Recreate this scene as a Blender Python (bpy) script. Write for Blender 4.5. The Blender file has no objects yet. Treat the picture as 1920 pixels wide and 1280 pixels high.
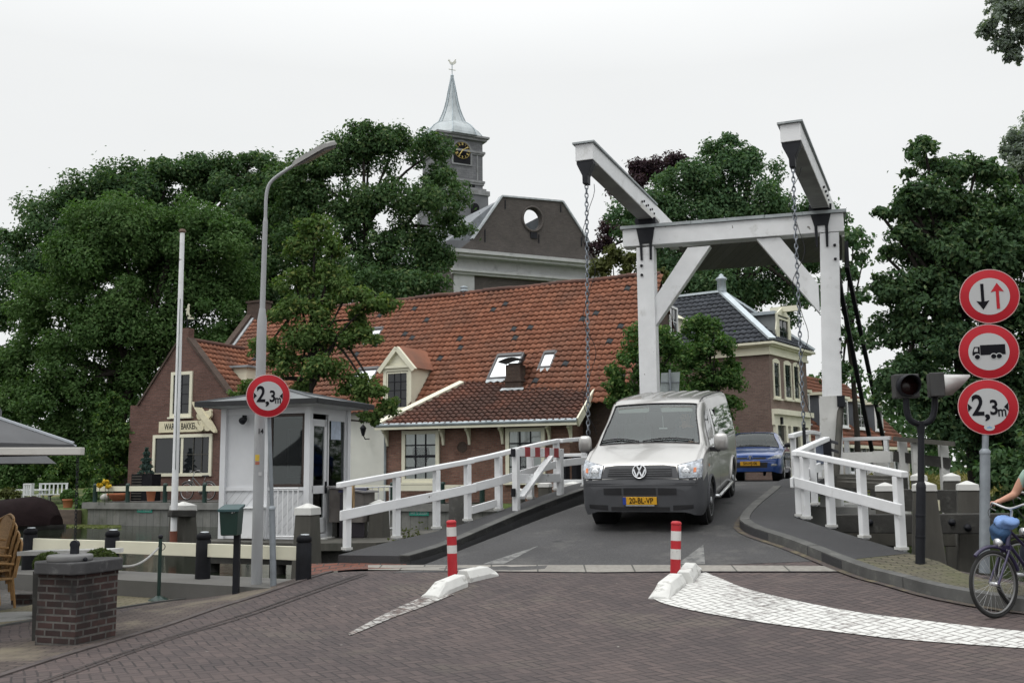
import bpy, math, random
import numpy as np
from mathutils import Matrix, Vector
from mathutils.bvhtree import BVHTree
R = math.radians
V = Vector
random.seed(7)
RNG = np.random.default_rng(7)
sc = bpy.context.scene
COL = sc.collection
FL = 1867.0
PITCH = math.atan(0.1296)
ROLL = 0.0097
EYE = V((0, 0, 1.6))
_f = V((0, math.cos(PITCH), math.sin(PITCH)))
_u0 = V((0, -math.sin(PITCH), math.cos(PITCH)))
_r0 = V((1, 0, 0))
_r = _r0 * math.cos(ROLL) - _u0 * math.sin(ROLL)
_u = _r0 * math.sin(ROLL) + _u0 * math.cos(ROLL)
def ray(px, py):
 return _f + _r * ((px - 960) / FL) + _u * ((640 - py) / FL)
def P(px, py, D):
 d = ray(px, py)
 return EYE + d * (D / d.y)
def px_of(p):
 d = V(p) - EYE
 w = d.dot(_f)
 return 960 + FL * d.dot(_r) / w, 640 - FL * d.dot(_u) / w
def clamp(t, a=0.0, b=1.0):
 return a if t < a else b if t > b else t
def smooth(t):
 t = clamp(t)
 return t * t * (3 - 2 * t)
WM = {}
def tag(o, label=None, cat=None, group=None, kind=None):
 if label: o['label'] = label
 if cat: o['category'] = cat
 if group: o['group'] = group
 if kind: o['kind'] = kind
 return o
def thing(name, label, cat, loc=(0, 0, 0), rotz=0.0, group=None):
 o = bpy.data.objects.new(name, None)
 o.empty_display_size = 0.2
 COL.objects.link(o)
 o.location = V(loc)
 o.rotation_euler = (0, 0, rotz)
 WM[o.name] = Matrix.Translation(V(loc)) @ Matrix.Rotation(rotz, 4, 'Z')
 return tag(o, label, cat, group)
def copy_thing(src, loc, rotz=0.0, label=None):
 r = src.copy()
 COL.objects.link(r)
 r.location = V(loc)
 r.rotation_euler = (0, 0, rotz)
 if label: r['label'] = label
 WM[r.name] = Matrix.Translation(V(loc)) @ Matrix.Rotation(rotz, 4, 'Z')
 for ch in list(src.children):
  c = ch.copy()
  COL.objects.link(c)
  c.parent = r
  for g in list(ch.children):
   d = g.copy()
   COL.objects.link(d)
   d.parent = c
 return r
class MB:
 """collects faces and links them as one mesh object"""
 def __init__(self):
  self.v = []
  self.f = []
  self.sm = []
  self.uv = {}
 def add(self, verts, faces, smooth_=False):
  b = len(self.v)
  self.v.extend([V(p) for p in verts])
  for f in faces:
   self.f.append([b + i for i in f])
   self.sm.append(smooth_)
  return b
 def par(self, o, a, b, c):
  """parallelepiped: corner o, edges a, b, c"""
  o, a, b, c = V(o), V(a), V(b), V(c)
  vs = [o, o + a, o + a + b, o + b, o + c, o + a + c, o + a + b + c, o + b + c]
  fs = [(0, 3, 2, 1), (4, 5, 6, 7), (0, 1, 5, 4), (1, 2, 6, 5), (2, 3, 7, 6), (3, 0, 4, 7)]
  if a.cross(b).dot(c) < 0:
   fs = [tuple(reversed(f)) for f in fs]
  self.add(vs, fs)
  return self
 def box(self, c, s, u=None):
  """centre c, size s, horizontal axis u"""
  c = V(c)
  x = V((1, 0, 0)) if u is None else V(u).normalized()
  z = V((0, 0, 1))
  y = z.cross(x)
  a, b, d = x * s[0], y * s[1], z * s[2]
  return self.par(c - a / 2 - b / 2 - d / 2, a, b, d)
 def bar(self, p0, p1, w, h, up=(0, 0, 1)):
  p0, p1 = V(p0), V(p1)
  d = p1 - p0
  up = V(up)
  s = d.cross(up)
  if s.length < 1e-6:
   s = d.cross(V((1, 0, 0)))
  s.normalize()
  t = s.cross(d).normalized()
  return self.par(p0 - s * w / 2 - t * h / 2, d, s * w, t * h)
 def tube(self, pts, r, n=8, caps=True, sm=True):
  pts = [V(p) for p in pts]
  m = len(pts)
  rs = r if isinstance(r, (list, tuple)) else [r] * m
  vs = []
  prev = None
  for i, p in enumerate(pts):
   d = (pts[min(i + 1, m - 1)] - pts[max(i - 1, 0)])
   if d.length < 1e-9: d = V((0, 0, 1))
   d.normalize()
   if prev is None:
    a = d.cross(V((0, 0, 1)))
    if a.length < .05: a = d.cross(V((1, 0, 0)))
   else:
    a = prev - d * prev.dot(d)
    if a.length < 1e-6: a = d.cross(V((1, 0, 0)))
   a.normalize()
   prev = a
   b = d.cross(a)
   for k in range(n):
    t = 2 * math.pi * k / n
    vs.append(p + (a * math.cos(t) + b * math.sin(t)) * rs[i])
  fs = []
  for i in range(m - 1):
   for k in range(n):
    k2 = (k + 1) % n
    fs.append((i * n + k, i * n + k2, (i + 1) * n + k2, (i + 1) * n + k))
  self.add(vs, fs, sm)
  if caps:
   self.add(vs[:n], [tuple(reversed(range(n)))])
   self.add(vs[-n:], [tuple(range(n))])
  return self
 def lathe(self, o, prof, n=16, axis=(0, 0, 1), sm=True, rot=0.0):
  o = V(o)
  d = V(axis).normalized()
  a = d.cross(V((0, 1, 0)))
  if a.length < .05: a = d.cross(V((1, 0, 0)))
  a.normalize()
  b = d.cross(a)
  vs = []
  for (r, z) in prof:
   for k in range(n):
    t = 2 * math.pi * k / n + rot
    vs.append(o + d * z + (a * math.cos(t) + b * math.sin(t)) * r)
  fs = []
  for i in range(len(prof) - 1):
   for k in range(n):
    k2 = (k + 1) % n
    fs.append((i * n + k, i * n + k2, (i + 1) * n + k2, (i + 1) * n + k))
  self.add(vs, fs, sm)
  if prof[0][0] > 1e-5: self.add(vs[:n], [tuple(reversed(range(n)))])
  if prof[-1][0] > 1e-5: self.add(vs[-n:], [tuple(range(n))])
  return self
 def prism(self, poly, vec):
  poly = [V(p) for p in poly]
  vec = V(vec)
  n = len(poly)
  nor = V((0, 0, 0))
  for i in range(n):
   nor += poly[i].cross(poly[(i + 1) % n])
  if nor.dot(vec) > 0:
   poly = poly[::-1]
  vs = poly + [p + vec for p in poly]
  fs = [tuple(range(n)), tuple(range(2 * n - 1, n - 1, -1))]
  for i in range(n):
   j = (i + 1) % n
   fs.append((j, i, n + i, n + j))
  self.add(vs, fs)
  return self
 def frustum(self, c, s0, s1, h, u=(1, 0, 0)):
  """square taper: base size s0 at c, top size s1 at height h"""
  c = V(c)
  x = V(u).normalized()
  y = V((0, 0, 1)).cross(x)
  vs = []
  for s, z in ((s0, 0), (s1, h)):
   for i, j in ((-1, -1), (1, -1), (1, 1), (-1, 1)):
    vs.append(c + x * i * s / 2 + y * j * s / 2 + V((0, 0, z)))
  self.add(vs, [(3, 2, 1, 0), (4, 5, 6, 7), (0, 1, 5, 4), (1, 2, 6, 5), (2, 3, 7, 6), (3, 0, 4, 7)])
  return self
 def sphere(self, c, r, nu=14, nv=8):
  c = V(c)
  r = V((r, r, r)) if not hasattr(r, '__len__') else V(r)
  vs = [c + V((0, 0, -r.z))]
  for j in range(1, nv):
   t = math.pi * j / nv - math.pi / 2
   for i in range(nu):
    a = 2 * math.pi * i / nu
    vs.append(c + V((r.x * math.cos(t) * math.cos(a), r.y * math.cos(t) * math.sin(a), r.z * math.sin(t))))
  vs.append(c + V((0, 0, r.z)))
  fs = []
  for i in range(nu):
   fs.append((0, 1 + (i + 1) % nu, 1 + i))
   fs.append((len(vs) - 1, 1 + (nv - 2) * nu + i, 1 + (nv - 2) * nu + (i + 1) % nu))
  for j in range(nv - 2):
   for i in range(nu):
    i2 = (i + 1) % nu
    fs.append((1 + j * nu + i, 1 + j * nu + i2, 1 + (j + 1) * nu + i2, 1 + (j + 1) * nu + i))
  self.add(vs, fs, True)
  return self
 def torus(self, c, rad, r, axis=(0, 0, 1), n=24, m=8, sx=1.0):
  c = V(c)
  d = V(axis).normalized()
  a = d.cross(V((0, 0, 1)))
  if a.length < .05: a = V((1, 0, 0))
  a.normalize()
  b = d.cross(a)
  vs = []
  for i in range(n):
   t = 2 * math.pi * i / n
   e = a * math.cos(t) * sx + b * math.sin(t)
   e1 = (a * math.cos(t) + b * math.sin(t))
   for k in range(m):
    q = 2 * math.pi * k / m
    vs.append(c + e * rad + e1 * r * math.cos(q) + d * r * math.sin(q))
  fs = []
  for i in range(n):
   for k in range(m):
    i2, k2 = (i + 1) % n, (k + 1) % m
    fs.append((i * m + k, i2 * m + k, i2 * m + k2, i * m + k2))
  self.add(vs, fs, True)
  return self
 def build(self, name, mat, parent=None, local=False, at=None, bevel=0.0, uv=True, label=None, cat=None, group=None, kind=None, rotz=None):
  me = bpy.data.meshes.new(name)
  M = None
  base = None
  if parent is not None:
   if not local:
    M = WM[parent.name].inverted()
  elif at is not None:
   base = V(at)
   if not local:
    M = Matrix.Translation(-base)
  uvs = None
  if uv:
   uvs = []
   k = 0
   for f in self.f:
    ps = [self.v[i] for i in f]
    if k in self.uv:
     for c in self.uv[k]: uvs.extend(c)
     k += 1
     continue
    k += 1
    n = (ps[1] - ps[0]).cross(ps[2] - ps[0])
    if n.length < 1e-12 and len(ps) > 3:
     n = (ps[2] - ps[0]).cross(ps[3] - ps[0])
    if n.length > 0: n.normalize()
    if abs(n.z) > .9:
     for p in ps: uvs.extend((p.x, p.y))
    else:
     t = V((-n.y, n.x, 0))
     t.normalize()
     b = n.cross(t)
     for p in ps: uvs.extend((p.dot(t), p.dot(b)))
  vs = self.v if M is None else [M @ p for p in self.v]
  me.from_pydata([tuple(p) for p in vs], [], self.f)
  if uvs is not None and len(uvs) == 2 * len(me.loops):
   l = me.uv_layers.new(name='UVMap')
   l.data.foreach_set('uv', uvs)
  me.polygons.foreach_set('use_smooth', self.sm)
  me.materials.append(mat)
  me.update()
  o = bpy.data.objects.new(name, me)
  COL.objects.link(o)
  if parent is not None:
   o.parent = parent
   WM[o.name] = WM[parent.name]
  else:
   if base is not None: o.location = base
   WM[o.name] = Matrix.Translation(base or V((0, 0, 0)))
  if bevel > 0:
   b = o.modifiers.new('bevel', 'BEVEL')
   b.width = bevel
   b.segments = 2
   b.limit_method = 'ANGLE'
   b.angle_limit = R(40)
  return tag(o, label, cat, group, kind)
def text(body, size, mat, parent, o, u, v, name='lettering', ext=.002, sx=1.0, align='CENTER', bold=0.0, local=False):
 """writing laid on the plane (u right, v up) centred at o"""
 cu = bpy.data.curves.new(name, 'FONT')
 cu.body = body
 cu.size = 1.0
 cu.align_x = align
 cu.align_y = 'CENTER'
 cu.extrude = 0
 cu.offset = bold
 cu.resolution_u = 3
 tmp = bpy.data.objects.new('tmp', cu)
 COL.objects.link(tmp)
 dg = bpy.context.evaluated_depsgraph_get()
 me0 = bpy.data.meshes.new_from_object(tmp.evaluated_get(dg))
 u, v, o = V(u).normalized(), V(v).normalized(), V(o)
 n = u.cross(v)
 mb = MB()
 zs = [o + u * (q.co.x * size * sx) + v * (q.co.y * size) + n * ext for q in me0.vertices]
 mb.add(zs, [tuple(p.vertices) for p in me0.polygons])
 bpy.data.objects.remove(tmp)
 bpy.data.meshes.remove(me0)
 return mb.build(name, mat, parent, uv=False, local=local)
def _new(name):
 m = bpy.data.materials.new(name)
 m.use_nodes = True
 nt = m.node_tree
 return m, nt, nt.nodes['Principled BSDF']
def nd(nt, typ, **kw):
 n = nt.nodes.new(typ)
 for k, val in kw.items():
  if k.startswith('_'):
   n.inputs[k[1:]].default_value = val
  else:
   setattr(n, k, val)
 return n
def mth(nt, op, a, b=None, c=None):
 n = nt.nodes.new('ShaderNodeMath')
 n.operation = op
 for i, x in enumerate((a, b, c)):
  if x is None: continue
  if isinstance(x, (int, float)):
   n.inputs[i].default_value = x
  else:
   nt.links.new(x, n.inputs[i])
 return n.outputs[0]
def mixc(nt, fac, a, b, blend='MIX'):
 n = nt.nodes.new('ShaderNodeMix')
 n.data_type = 'RGBA'
 n.blend_type = blend
 for s, x in ((n.inputs[0], fac), (n.inputs[6], a), (n.inputs[7], b)):
  if isinstance(x, (int, float)):
   s.default_value = x
  elif isinstance(x, (tuple, list)):
   s.default_value = (x[0], x[1], x[2], 1)
  else:
   nt.links.new(x, s)
 return n.outputs[2]
def ramp(nt, x, p0, p1):
 n = nt.nodes.new('ShaderNodeMapRange')
 n.inputs[1].default_value = p0
 n.inputs[2].default_value = p1
 n.clamp = True
 nt.links.new(x, n.inputs[0])
 return n.outputs[0]
def coords(nt, kind='Object', scale=None):
 t = nt.nodes.new('ShaderNodeTexCoord')
 out = t.outputs[kind]
 if scale is not None:
  mp = nt.nodes.new('ShaderNodeMapping')
  mp.inputs['Scale'].default_value = scale if hasattr(scale, '__len__') else (scale,) * 3
  nt.links.new(out, mp.inputs[0])
  out = mp.outputs[0]
 return out
def noise(nt, vec, scale, detail=4, rough=.55):
 n = nd(nt, 'ShaderNodeTexNoise', _Scale=scale, _Detail=detail, _Roughness=rough)
 nt.links.new(vec, n.inputs['Vector'])
 return n.outputs['Fac']
def bumpn(nt, h, strength, dist):
 b = nd(nt, 'ShaderNodeBump', _Strength=strength, _Distance=dist)
 nt.links.new(h, b.inputs['Height'])
 return b.outputs[0]
def mul(c, k):
 return (c[0] * k, c[1] * k, c[2] * k)
def mat(name, col, rough=.6, metal=0.0, spec=.4, var=(3.0, .12), bump=None, dirt=None, coat=0.0, stretch=None, grain=None, chips=None):
 """plain surface: colour variation var=(scale, amount); dirt=(colour, scale, lo, hi); bump=(scale, strength, distance)"""
 m, nt, b = _new(name)
 co = coords(nt, 'Object', stretch)
 c = tuple(col)
 b.inputs['Roughness'].default_value = rough
 b.inputs['Metallic'].default_value = metal
 b.inputs['Specular IOR Level'].default_value = spec
 b.inputs['Coat Weight'].default_value = coat
 out = None
 if var:
  nf = noise(nt, co, var[0])
  out = mixc(nt, ramp(nt, nf, .3, .7), mul(c, 1 - var[1]), mul(c, 1 + var[1]))
 if grain:
  g = noise(nt, co, grain[0], 2)
  out = mixc(nt, ramp(nt, g, .35, .65), mixc(nt, 1.0, out if out else c, (1 - grain[1],) * 3, 'MULTIPLY'), out if out else c)
 if dirt:
  df = noise(nt, co, dirt[1], 6, .65)
  out = mixc(nt, ramp(nt, df, dirt[2], dirt[3]), out if out else c, dirt[0])
 if chips:
  cf = noise(nt, coords(nt, 'Object'), chips[1], 3, .5)
  out = mixc(nt, ramp(nt, cf, chips[2], chips[2] + .012), out if out else c, chips[0])
 if out is None:
  b.inputs['Base Color'].default_value = (c[0], c[1], c[2], 1)
 else:
  nt.links.new(out, b.inputs['Base Color'])
 if bump:
  nt.links.new(bumpn(nt, noise(nt, co, bump[0], 5), bump[1], bump[2]), b.inputs['Normal'])
 return m
def brick_mat(name, c1, c2, mortar, bw=.21, bh=.062, ms=.007, var=.25, rough=.85, moss=None, bump=.5):
 m, nt, b = _new(name)
 uv = coords(nt, 'UV')
 t = nd(nt, 'ShaderNodeTexBrick', _Scale=1.0)
 t.inputs['Brick Width'].default_value = bw
 t.inputs['Row Height'].default_value = bh
 t.inputs['Mortar Size'].default_value = ms
 t.inputs['Mortar Smooth'].default_value = .2
 t.inputs['Color1'].default_value = (*c1, 1)
 t.inputs['Color2'].default_value = (*c2, 1)
 t.inputs['Mortar'].default_value = (*mortar, 1)
 nt.links.new(uv, t.inputs['Vector'])
 n = noise(nt, uv, .9, 6, .6)
 out = mixc(nt, ramp(nt, n, .25, .75), mixc(nt, 1.0, t.outputs[0], (1 - var,) * 3, 'MULTIPLY'), mixc(nt, 1.0, t.outputs[0], (1 + var,) * 3, 'MULTIPLY'))
 n2 = noise(nt, uv, 14, 3)
 out = mixc(nt, ramp(nt, n2, .35, .8), out, mixc(nt, 1.0, out, (.72, .7, .7), 'MULTIPLY'))
 if moss:
  n3 = noise(nt, uv, moss[1], 6, .65)
  out = mixc(nt, ramp(nt, n3, moss[2], moss[3]), out, moss[0])
 nt.links.new(out, b.inputs['Base Color'])
 b.inputs['Roughness'].default_value = rough
 b.inputs['Specular IOR Level'].default_value = .25
 if bump:
  nt.links.new(bumpn(nt, mth(nt, 'SUBTRACT', 1.0, t.outputs['Fac']), bump, .008), b.inputs['Normal'])
 return m
def herring(nt, vec, unit, gap):
 """herringbone of 2:1 bricks: returns (joint mask, per-brick random colour)"""
 mp = nd(nt, 'ShaderNodeMapping')
 mp.inputs['Scale'].default_value = (1 / unit, 1 / unit, 1)
 mp.inputs['Rotation'].default_value = (0, 0, R(62))
 nt.links.new(vec, mp.inputs[0])
 sp = nd(nt, 'ShaderNodeSeparateXYZ')
 nt.links.new(mp.outputs[0], sp.inputs[0])
 x, y = sp.outputs[0], sp.outputs[1]
 X, Y = mth(nt, 'FLOOR', x), mth(nt, 'FLOOR', y)
 fx, fy = mth(nt, 'SUBTRACT', x, X), mth(nt, 'SUBTRACT', y, Y)
 k = mth(nt, 'FLOORED_MODULO', mth(nt, 'SUBTRACT', X, Y), 4.0)
 hor = mth(nt, 'LESS_THAN', k, 1.5)
 ver = mth(nt, 'SUBTRACT', 1.0, hor)
 k3 = mth(nt, 'SUBTRACT', 3.0, k)
 lu = mth(nt, 'ADD', mth(nt, 'MULTIPLY', hor, mth(nt, 'ADD', fx, k)), mth(nt, 'MULTIPLY', ver, mth(nt, 'ADD', fy, k3)))
 lv = mth(nt, 'ADD', mth(nt, 'MULTIPLY', hor, fy), mth(nt, 'MULTIPLY', ver, fx))
 e = mth(nt, 'MINIMUM', mth(nt, 'MINIMUM', lu, mth(nt, 'SUBTRACT', 2.0, lu)), mth(nt, 'MINIMUM', lv, mth(nt, 'SUBTRACT', 1.0, lv)))
 joint = mth(nt, 'SUBTRACT', 1.0, ramp(nt, e, gap * .4, gap))
 ix = mth(nt, 'SUBTRACT', X, mth(nt, 'MULTIPLY', hor, k))
 iy = mth(nt, 'SUBTRACT', Y, mth(nt, 'MULTIPLY', ver, k3))
 cb = nd(nt, 'ShaderNodeCombineXYZ')
 nt.links.new(ix, cb.inputs[0])
 nt.links.new(iy, cb.inputs[1])
 wn = nd(nt, 'ShaderNodeTexWhiteNoise')
 nt.links.new(cb.outputs[0], wn.inputs[0])
 return joint, wn.outputs['Value']
def street_mat(name, ca, cb_, joint_c, paint=None, sand=None):
 m, nt, b = _new(name)
 uv = coords(nt, 'UV')
 wob = nd(nt, 'ShaderNodeTexNoise', _Scale=.8, _Detail=2)
 nt.links.new(uv, wob.inputs['Vector'])
 vv = nd(nt, 'ShaderNodeVectorMath', operation='SCALE')
 nt.links.new(wob.outputs['Color'], vv.inputs[0])
 vv.inputs['Scale'].default_value = .12
 va = nd(nt, 'ShaderNodeVectorMath', operation='ADD')
 nt.links.new(uv, va.inputs[0])
 nt.links.new(vv.outputs[0], va.inputs[1])
 j, rnd = herring(nt, va.outputs[0], .095, .11)
 col = mixc(nt, rnd, ca, cb_)
 big = noise(nt, uv, .35, 5, .6)
 col = mixc(nt, ramp(nt, big, .3, .7), mixc(nt, 1.0, col, (.74, .75, .78), 'MULTIPLY'), mixc(nt, 1.0, col, (1.18, 1.14, 1.1), 'MULTIPLY'))
 st_ = noise(nt, uv, 1.1, 3, .5)
 col = mixc(nt, ramp(nt, st_, .66, .74), col, mixc(nt, 1.0, col, (.62, .62, .64), 'MULTIPLY'))
 if sand:
  sn = noise(nt, uv, .55, 7, .7)
  col = mixc(nt, ramp(nt, sn, sand[1], sand[2]), col, sand[0])
 fine = noise(nt, uv, 60, 2)
 col = mixc(nt, ramp(nt, fine, .3, .7), mixc(nt, 1.0, col, (.85,) * 3, 'MULTIPLY'), col)
 jn = noise(nt, uv, 2.0, 4)
 jf = mth(nt, 'MULTIPLY', mth(nt, 'MULTIPLY', j, .85), ramp(nt, jn, .25, .6))
 if paint:
  wear = noise(nt, uv, 9, 6, .7)
  big2 = noise(nt, uv, 1.3, 3)
  wf = mth(nt, 'MULTIPLY', ramp(nt, mth(nt, 'ADD', wear, mth(nt, 'MULTIPLY', mth(nt, 'SUBTRACT', big2, .5), .5)), paint[1], paint[2]), mth(nt, 'SUBTRACT', 1.0, mth(nt, 'MULTIPLY', j, .75)))
  col = mixc(nt, wf, mixc(nt, jf, col, joint_c), paint[0])
 else:
  col = mixc(nt, jf, col, joint_c)
  sp = noise(nt, uv, 7.0, 2, .4)
  col = mixc(nt, ramp(nt, sp, .79, .81), col, (.3, .29, .26))
 nt.links.new(col, b.inputs['Base Color'])
 b.inputs['Roughness'].default_value = .8
 b.inputs['Specular IOR Level'].default_value = .3
 hgt = mth(nt, 'ADD', mth(nt, 'SUBTRACT', 1.0, j), mth(nt, 'MULTIPLY', rnd, .35))
 nt.links.new(bumpn(nt, hgt, .7, .008), b.inputs['Normal'])
 return m
def tile_mat(name, ca, cb_, dark, moss=(.35, .62), odd=None):
 """roof tiles: one colour per tile (uv counts tiles), darker lichen patches"""
 m, nt, b = _new(name)
 uv = coords(nt, 'UV')
 fl = nd(nt, 'ShaderNodeVectorMath', operation='FLOOR')
 nt.links.new(uv, fl.inputs[0])
 wn = nd(nt, 'ShaderNodeTexWhiteNoise')
 nt.links.new(fl.outputs[0], wn.inputs[0])
 r = wn.outputs['Value']
 col = mixc(nt, r, ca, cb_)
 ob = coords(nt, 'Object')
 n = noise(nt, ob, .55, 6, .65)
 col = mixc(nt, mth(nt, 'MULTIPLY', ramp(nt, n, moss[0], moss[1]), .7), col, dark)
 n2 = noise(nt, ob, 7, 5, .7)
 col = mixc(nt, ramp(nt, n2, .54, .86), col, dark)
 if odd:
  wn2 = nd(nt, 'ShaderNodeTexWhiteNoise', noise_dimensions='3D')
  ad = nd(nt, 'ShaderNodeVectorMath', operation='ADD')
  ad.inputs[1].default_value = (17.3, 5.1, 3)
  nt.links.new(fl.outputs[0], ad.inputs[0])
  nt.links.new(ad.outputs[0], wn2.inputs[0])
  col = mixc(nt, mth(nt, 'GREATER_THAN', wn2.outputs['Value'], .982), col, odd)
 nt.links.new(col, b.inputs['Base Color'])
 b.inputs['Roughness'].default_value = .75
 b.inputs['Specular IOR Level'].default_value = .3
 return m
def leaf_mat(name, c1, c2, c3=None, trans=.32):
 m, nt, b = _new(name)
 g = nd(nt, 'ShaderNodeNewGeometry')
 ob = coords(nt, 'Object')
 n = noise(nt, ob, .35, 3)
 col = mixc(nt, g.outputs['Random Per Island'], c1, c2)
 col = mixc(nt, ramp(nt, n, .35, .65), mixc(nt, 1.0, col, (.72, .78, .8), 'MULTIPLY'), col)
 if c3:
  r2 = mth(nt, 'GREATER_THAN', mth(nt, 'FRACT', mth(nt, 'MULTIPLY', g.outputs['Random Per Island'], 37.7)), .9)
  col = mixc(nt, r2, col, c3)
 nt.links.new(col, b.inputs['Base Color'])
 b.inputs['Roughness'].default_value = .7
 b.inputs['Specular IOR Level'].default_value = .15
 tr = nd(nt, 'ShaderNodeBsdfTranslucent')
 nt.links.new(mixc(nt, 1.0, col, (1.1, 1.3, .6), 'MULTIPLY'), tr.inputs[0])
 mx = nd(nt, 'ShaderNodeMixShader', _Fac=trans)
 nt.links.new(b.outputs[0], mx.inputs[1])
 nt.links.new(tr.outputs[0], mx.inputs[2])
 nt.links.new(mx.outputs[0], nt.nodes['Material Output'].inputs[0])
 return m
def glass_mat(name, tint, refl, rough=.03):
 m, nt, b = _new(name)
 tr = nd(nt, 'ShaderNodeBsdfTransparent', _Color=(*tint, 1))
 gl = nd(nt, 'ShaderNodeBsdfGlossy', _Color=(.95, 1, 1, 1), _Roughness=rough)
 lw = nd(nt, 'ShaderNodeFresnel', _IOR=1.45)
 f = mth(nt, 'ADD', mth(nt, 'MULTIPLY', lw.outputs[0], 1.0), refl)
 mx = nd(nt, 'ShaderNodeMixShader')
 nt.links.new(mth(nt, 'MINIMUM', f, 1.0), mx.inputs[0])
 nt.links.new(tr.outputs[0], mx.inputs[1])
 nt.links.new(gl.outputs[0], mx.inputs[2])
 nt.links.new(mx.outputs[0], nt.nodes['Material Output'].inputs[0])
 return m
def plank_mat(name, ca, cb_, width, axis=0, gap=.04, rough=.8, wear=None, diag=0.0):
 """boards side by side along the uv axis"""
 m, nt, b = _new(name)
 uv = coords(nt, 'UV')
 mp = nd(nt, 'ShaderNodeMapping')
 mp.inputs['Rotation'].default_value = (0, 0, diag)
 nt.links.new(uv, mp.inputs[0])
 sp = nd(nt, 'ShaderNodeSeparateXYZ')
 nt.links.new(mp.outputs[0], sp.inputs[0])
 x = mth(nt, 'DIVIDE', sp.outputs[axis], width)
 i = mth(nt, 'FLOOR', x)
 fr = mth(nt, 'SUBTRACT', x, i)
 wn = nd(nt, 'ShaderNodeTexWhiteNoise', noise_dimensions='1D')
 nt.links.new(i, wn.inputs['W'])
 col = mixc(nt, wn.outputs['Value'], ca, cb_)
 st = nd(nt, 'ShaderNodeMapping')
 st.inputs['Scale'].default_value = (14, 1.2, 1) if axis == 0 else (1.2, 14, 1)
 nt.links.new(mp.outputs[0], st.inputs[0])
 n = noise(nt, st.outputs[0], 1.0, 5, .6)
 col = mixc(nt, ramp(nt, n, .3, .7), mixc(nt, 1.0, col, (.78,) * 3, 'MULTIPLY'), col)
 if wear:
  n2 = noise(nt, uv, wear[1], 5, .65)
  col = mixc(nt, ramp(nt, n2, wear[2], wear[3]), col, wear[0])
 e = mth(nt, 'MINIMUM', fr, mth(nt, 'SUBTRACT', 1.0, fr))
 j = mth(nt, 'SUBTRACT', 1.0, ramp(nt, e, gap * .3, gap))
 col = mixc(nt, j, col, mul(ca, .3))
 nt.links.new(col, b.inputs['Base Color'])
 b.inputs['Roughness'].default_value = rough
 nt.links.new(bumpn(nt, mth(nt, 'SUBTRACT', 1.0, j), .6, .01), b.inputs['Normal'])
 return m
# ================================================================= palette
WHITE = mat('white_paint', (.74, .75, .76), .5, var=(2.5, .06), dirt=((.42, .42, .39), 2.6, .58, .84), bump=(30, .2, .005), chips=((.16, .15, .135), 5.5, .725), spec=.3)
WHITE_OLD = mat('weathered_white_paint', (.56, .56, .54), .6, var=(3, .1), dirt=((.3, .29, .26), 4, .58, .75), bump=(20, .25, .005))
CREAM = mat('cream_paint', (.72, .70, .56), .5, var=(2, .06))
IRON = mat('black_iron', (.011, .012, .016), .55, var=(4, .3), spec=.25)
BLACKWOOD = mat('tarred_wood', (.010, .0105, .013), .7, spec=.15, var=(4, .35), bump=(18, .4, .01))
GREYWOOD = mat('grey_timber', (.082, .078, .068), .85, var=(2.5, .3), stretch=(1, 1, .25), dirt=((.05, .055, .045), 3, .5, .75), bump=(16, .6, .012))
DARKWOOD = mat('dark_timber', (.040, .039, .036), .85, var=(2.5, .35), dirt=((.1, .1, .09), 5, .55, .8), bump=(16, .6, .012))
ZINC = mat('zinc', (.36, .41, .44), .45, metal=.35, var=(2, .18), dirt=((.22, .26, .28), 2.5, .5, .75))
LEAD = mat('lead_sheet', (.42, .45, .47), .5, metal=.2, var=(4, .2), dirt=((.7, .72, .72), 6, .6, .8))
GALV = mat('galvanised_steel', (.25, .275, .30), .55, metal=.4, var=(8, .15), dirt=((.25, .28, .3), 5, .5, .7))
CONCRETE = mat('concrete', (.27, .27, .26), .85, var=(1.5, .15), dirt=((.14, .14, .13), 3, .52, .75), bump=(40, .3, .004))
STONE = mat('blue_stone', (.062, .062, .064), .9, spec=.2, var=(3, .3), dirt=((.15, .15, .148), 6, .56, .76), bump=(14, .6, .012))
KERBM = mat('kerb_stone', (.088, .088, .085), .88, var=(2.5, .25), dirt=((.15, .15, .135), 5, .55, .75), bump=(30, .5, .006))
RED = mat('signal_red', (.40, .012, .022), .45, var=(5, .08), spec=.25)
REFWHITE = mat('sign_white', (.44, .445, .45), .4, var=None)
INK = mat('black_ink', (.008, .008, .011), .7, var=None, spec=.1)
DKGREEN = mat('dark_green_paint', (.012, .035, .028), .4, var=(5, .2), spec=.5)
DARKGLASS = mat('dark_window_glass', (.012, .014, .016), .04, var=None, spec=.6)
MIRRORGLASS = mat('sky_mirroring_glass', (.86, .88, .90), .30, metal=.85, var=None)
CURTAIN = mat('net_curtain', (.82, .82, .82), .9, var=None, bump=(6, .3, .02))
SOIL = mat('soil', (.05, .045, .032), .95, var=(1.2, .35), dirt=((.05, .07, .02), 2, .45, .6), bump=(9, .8, .05))
GRASSM = mat('grass_ground', (.075, .105, .03), .95, var=(.5, .3), dirt=((.2, .16, .06), .25, .56, .7), bump=(12, .8, .05))
TERRACOTTA = mat('terracotta', (.38, .14, .07), .8, var=(6, .15))
ASPHALT = mat('asphalt', (.074, .073, .075), .82, var=(.5, .22), grain=(45, .34), dirt=((.125, .121, .115), .9, .54, .72), bump=(110, .6, .008), spec=.3, chips=((.04, .04, .042), 1.1, .69))
SIDEWALKM = mat('dark_asphalt', (.047, .047, .05), .8, var=(.9, .15), grain=(70, .25), bump=(120, .5, .005), spec=.35, dirt=((.085, .085, .085), 1.4, .6, .8))
BRONZE = mat('gilt', (.80, .62, .20), .5, var=None)
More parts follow.
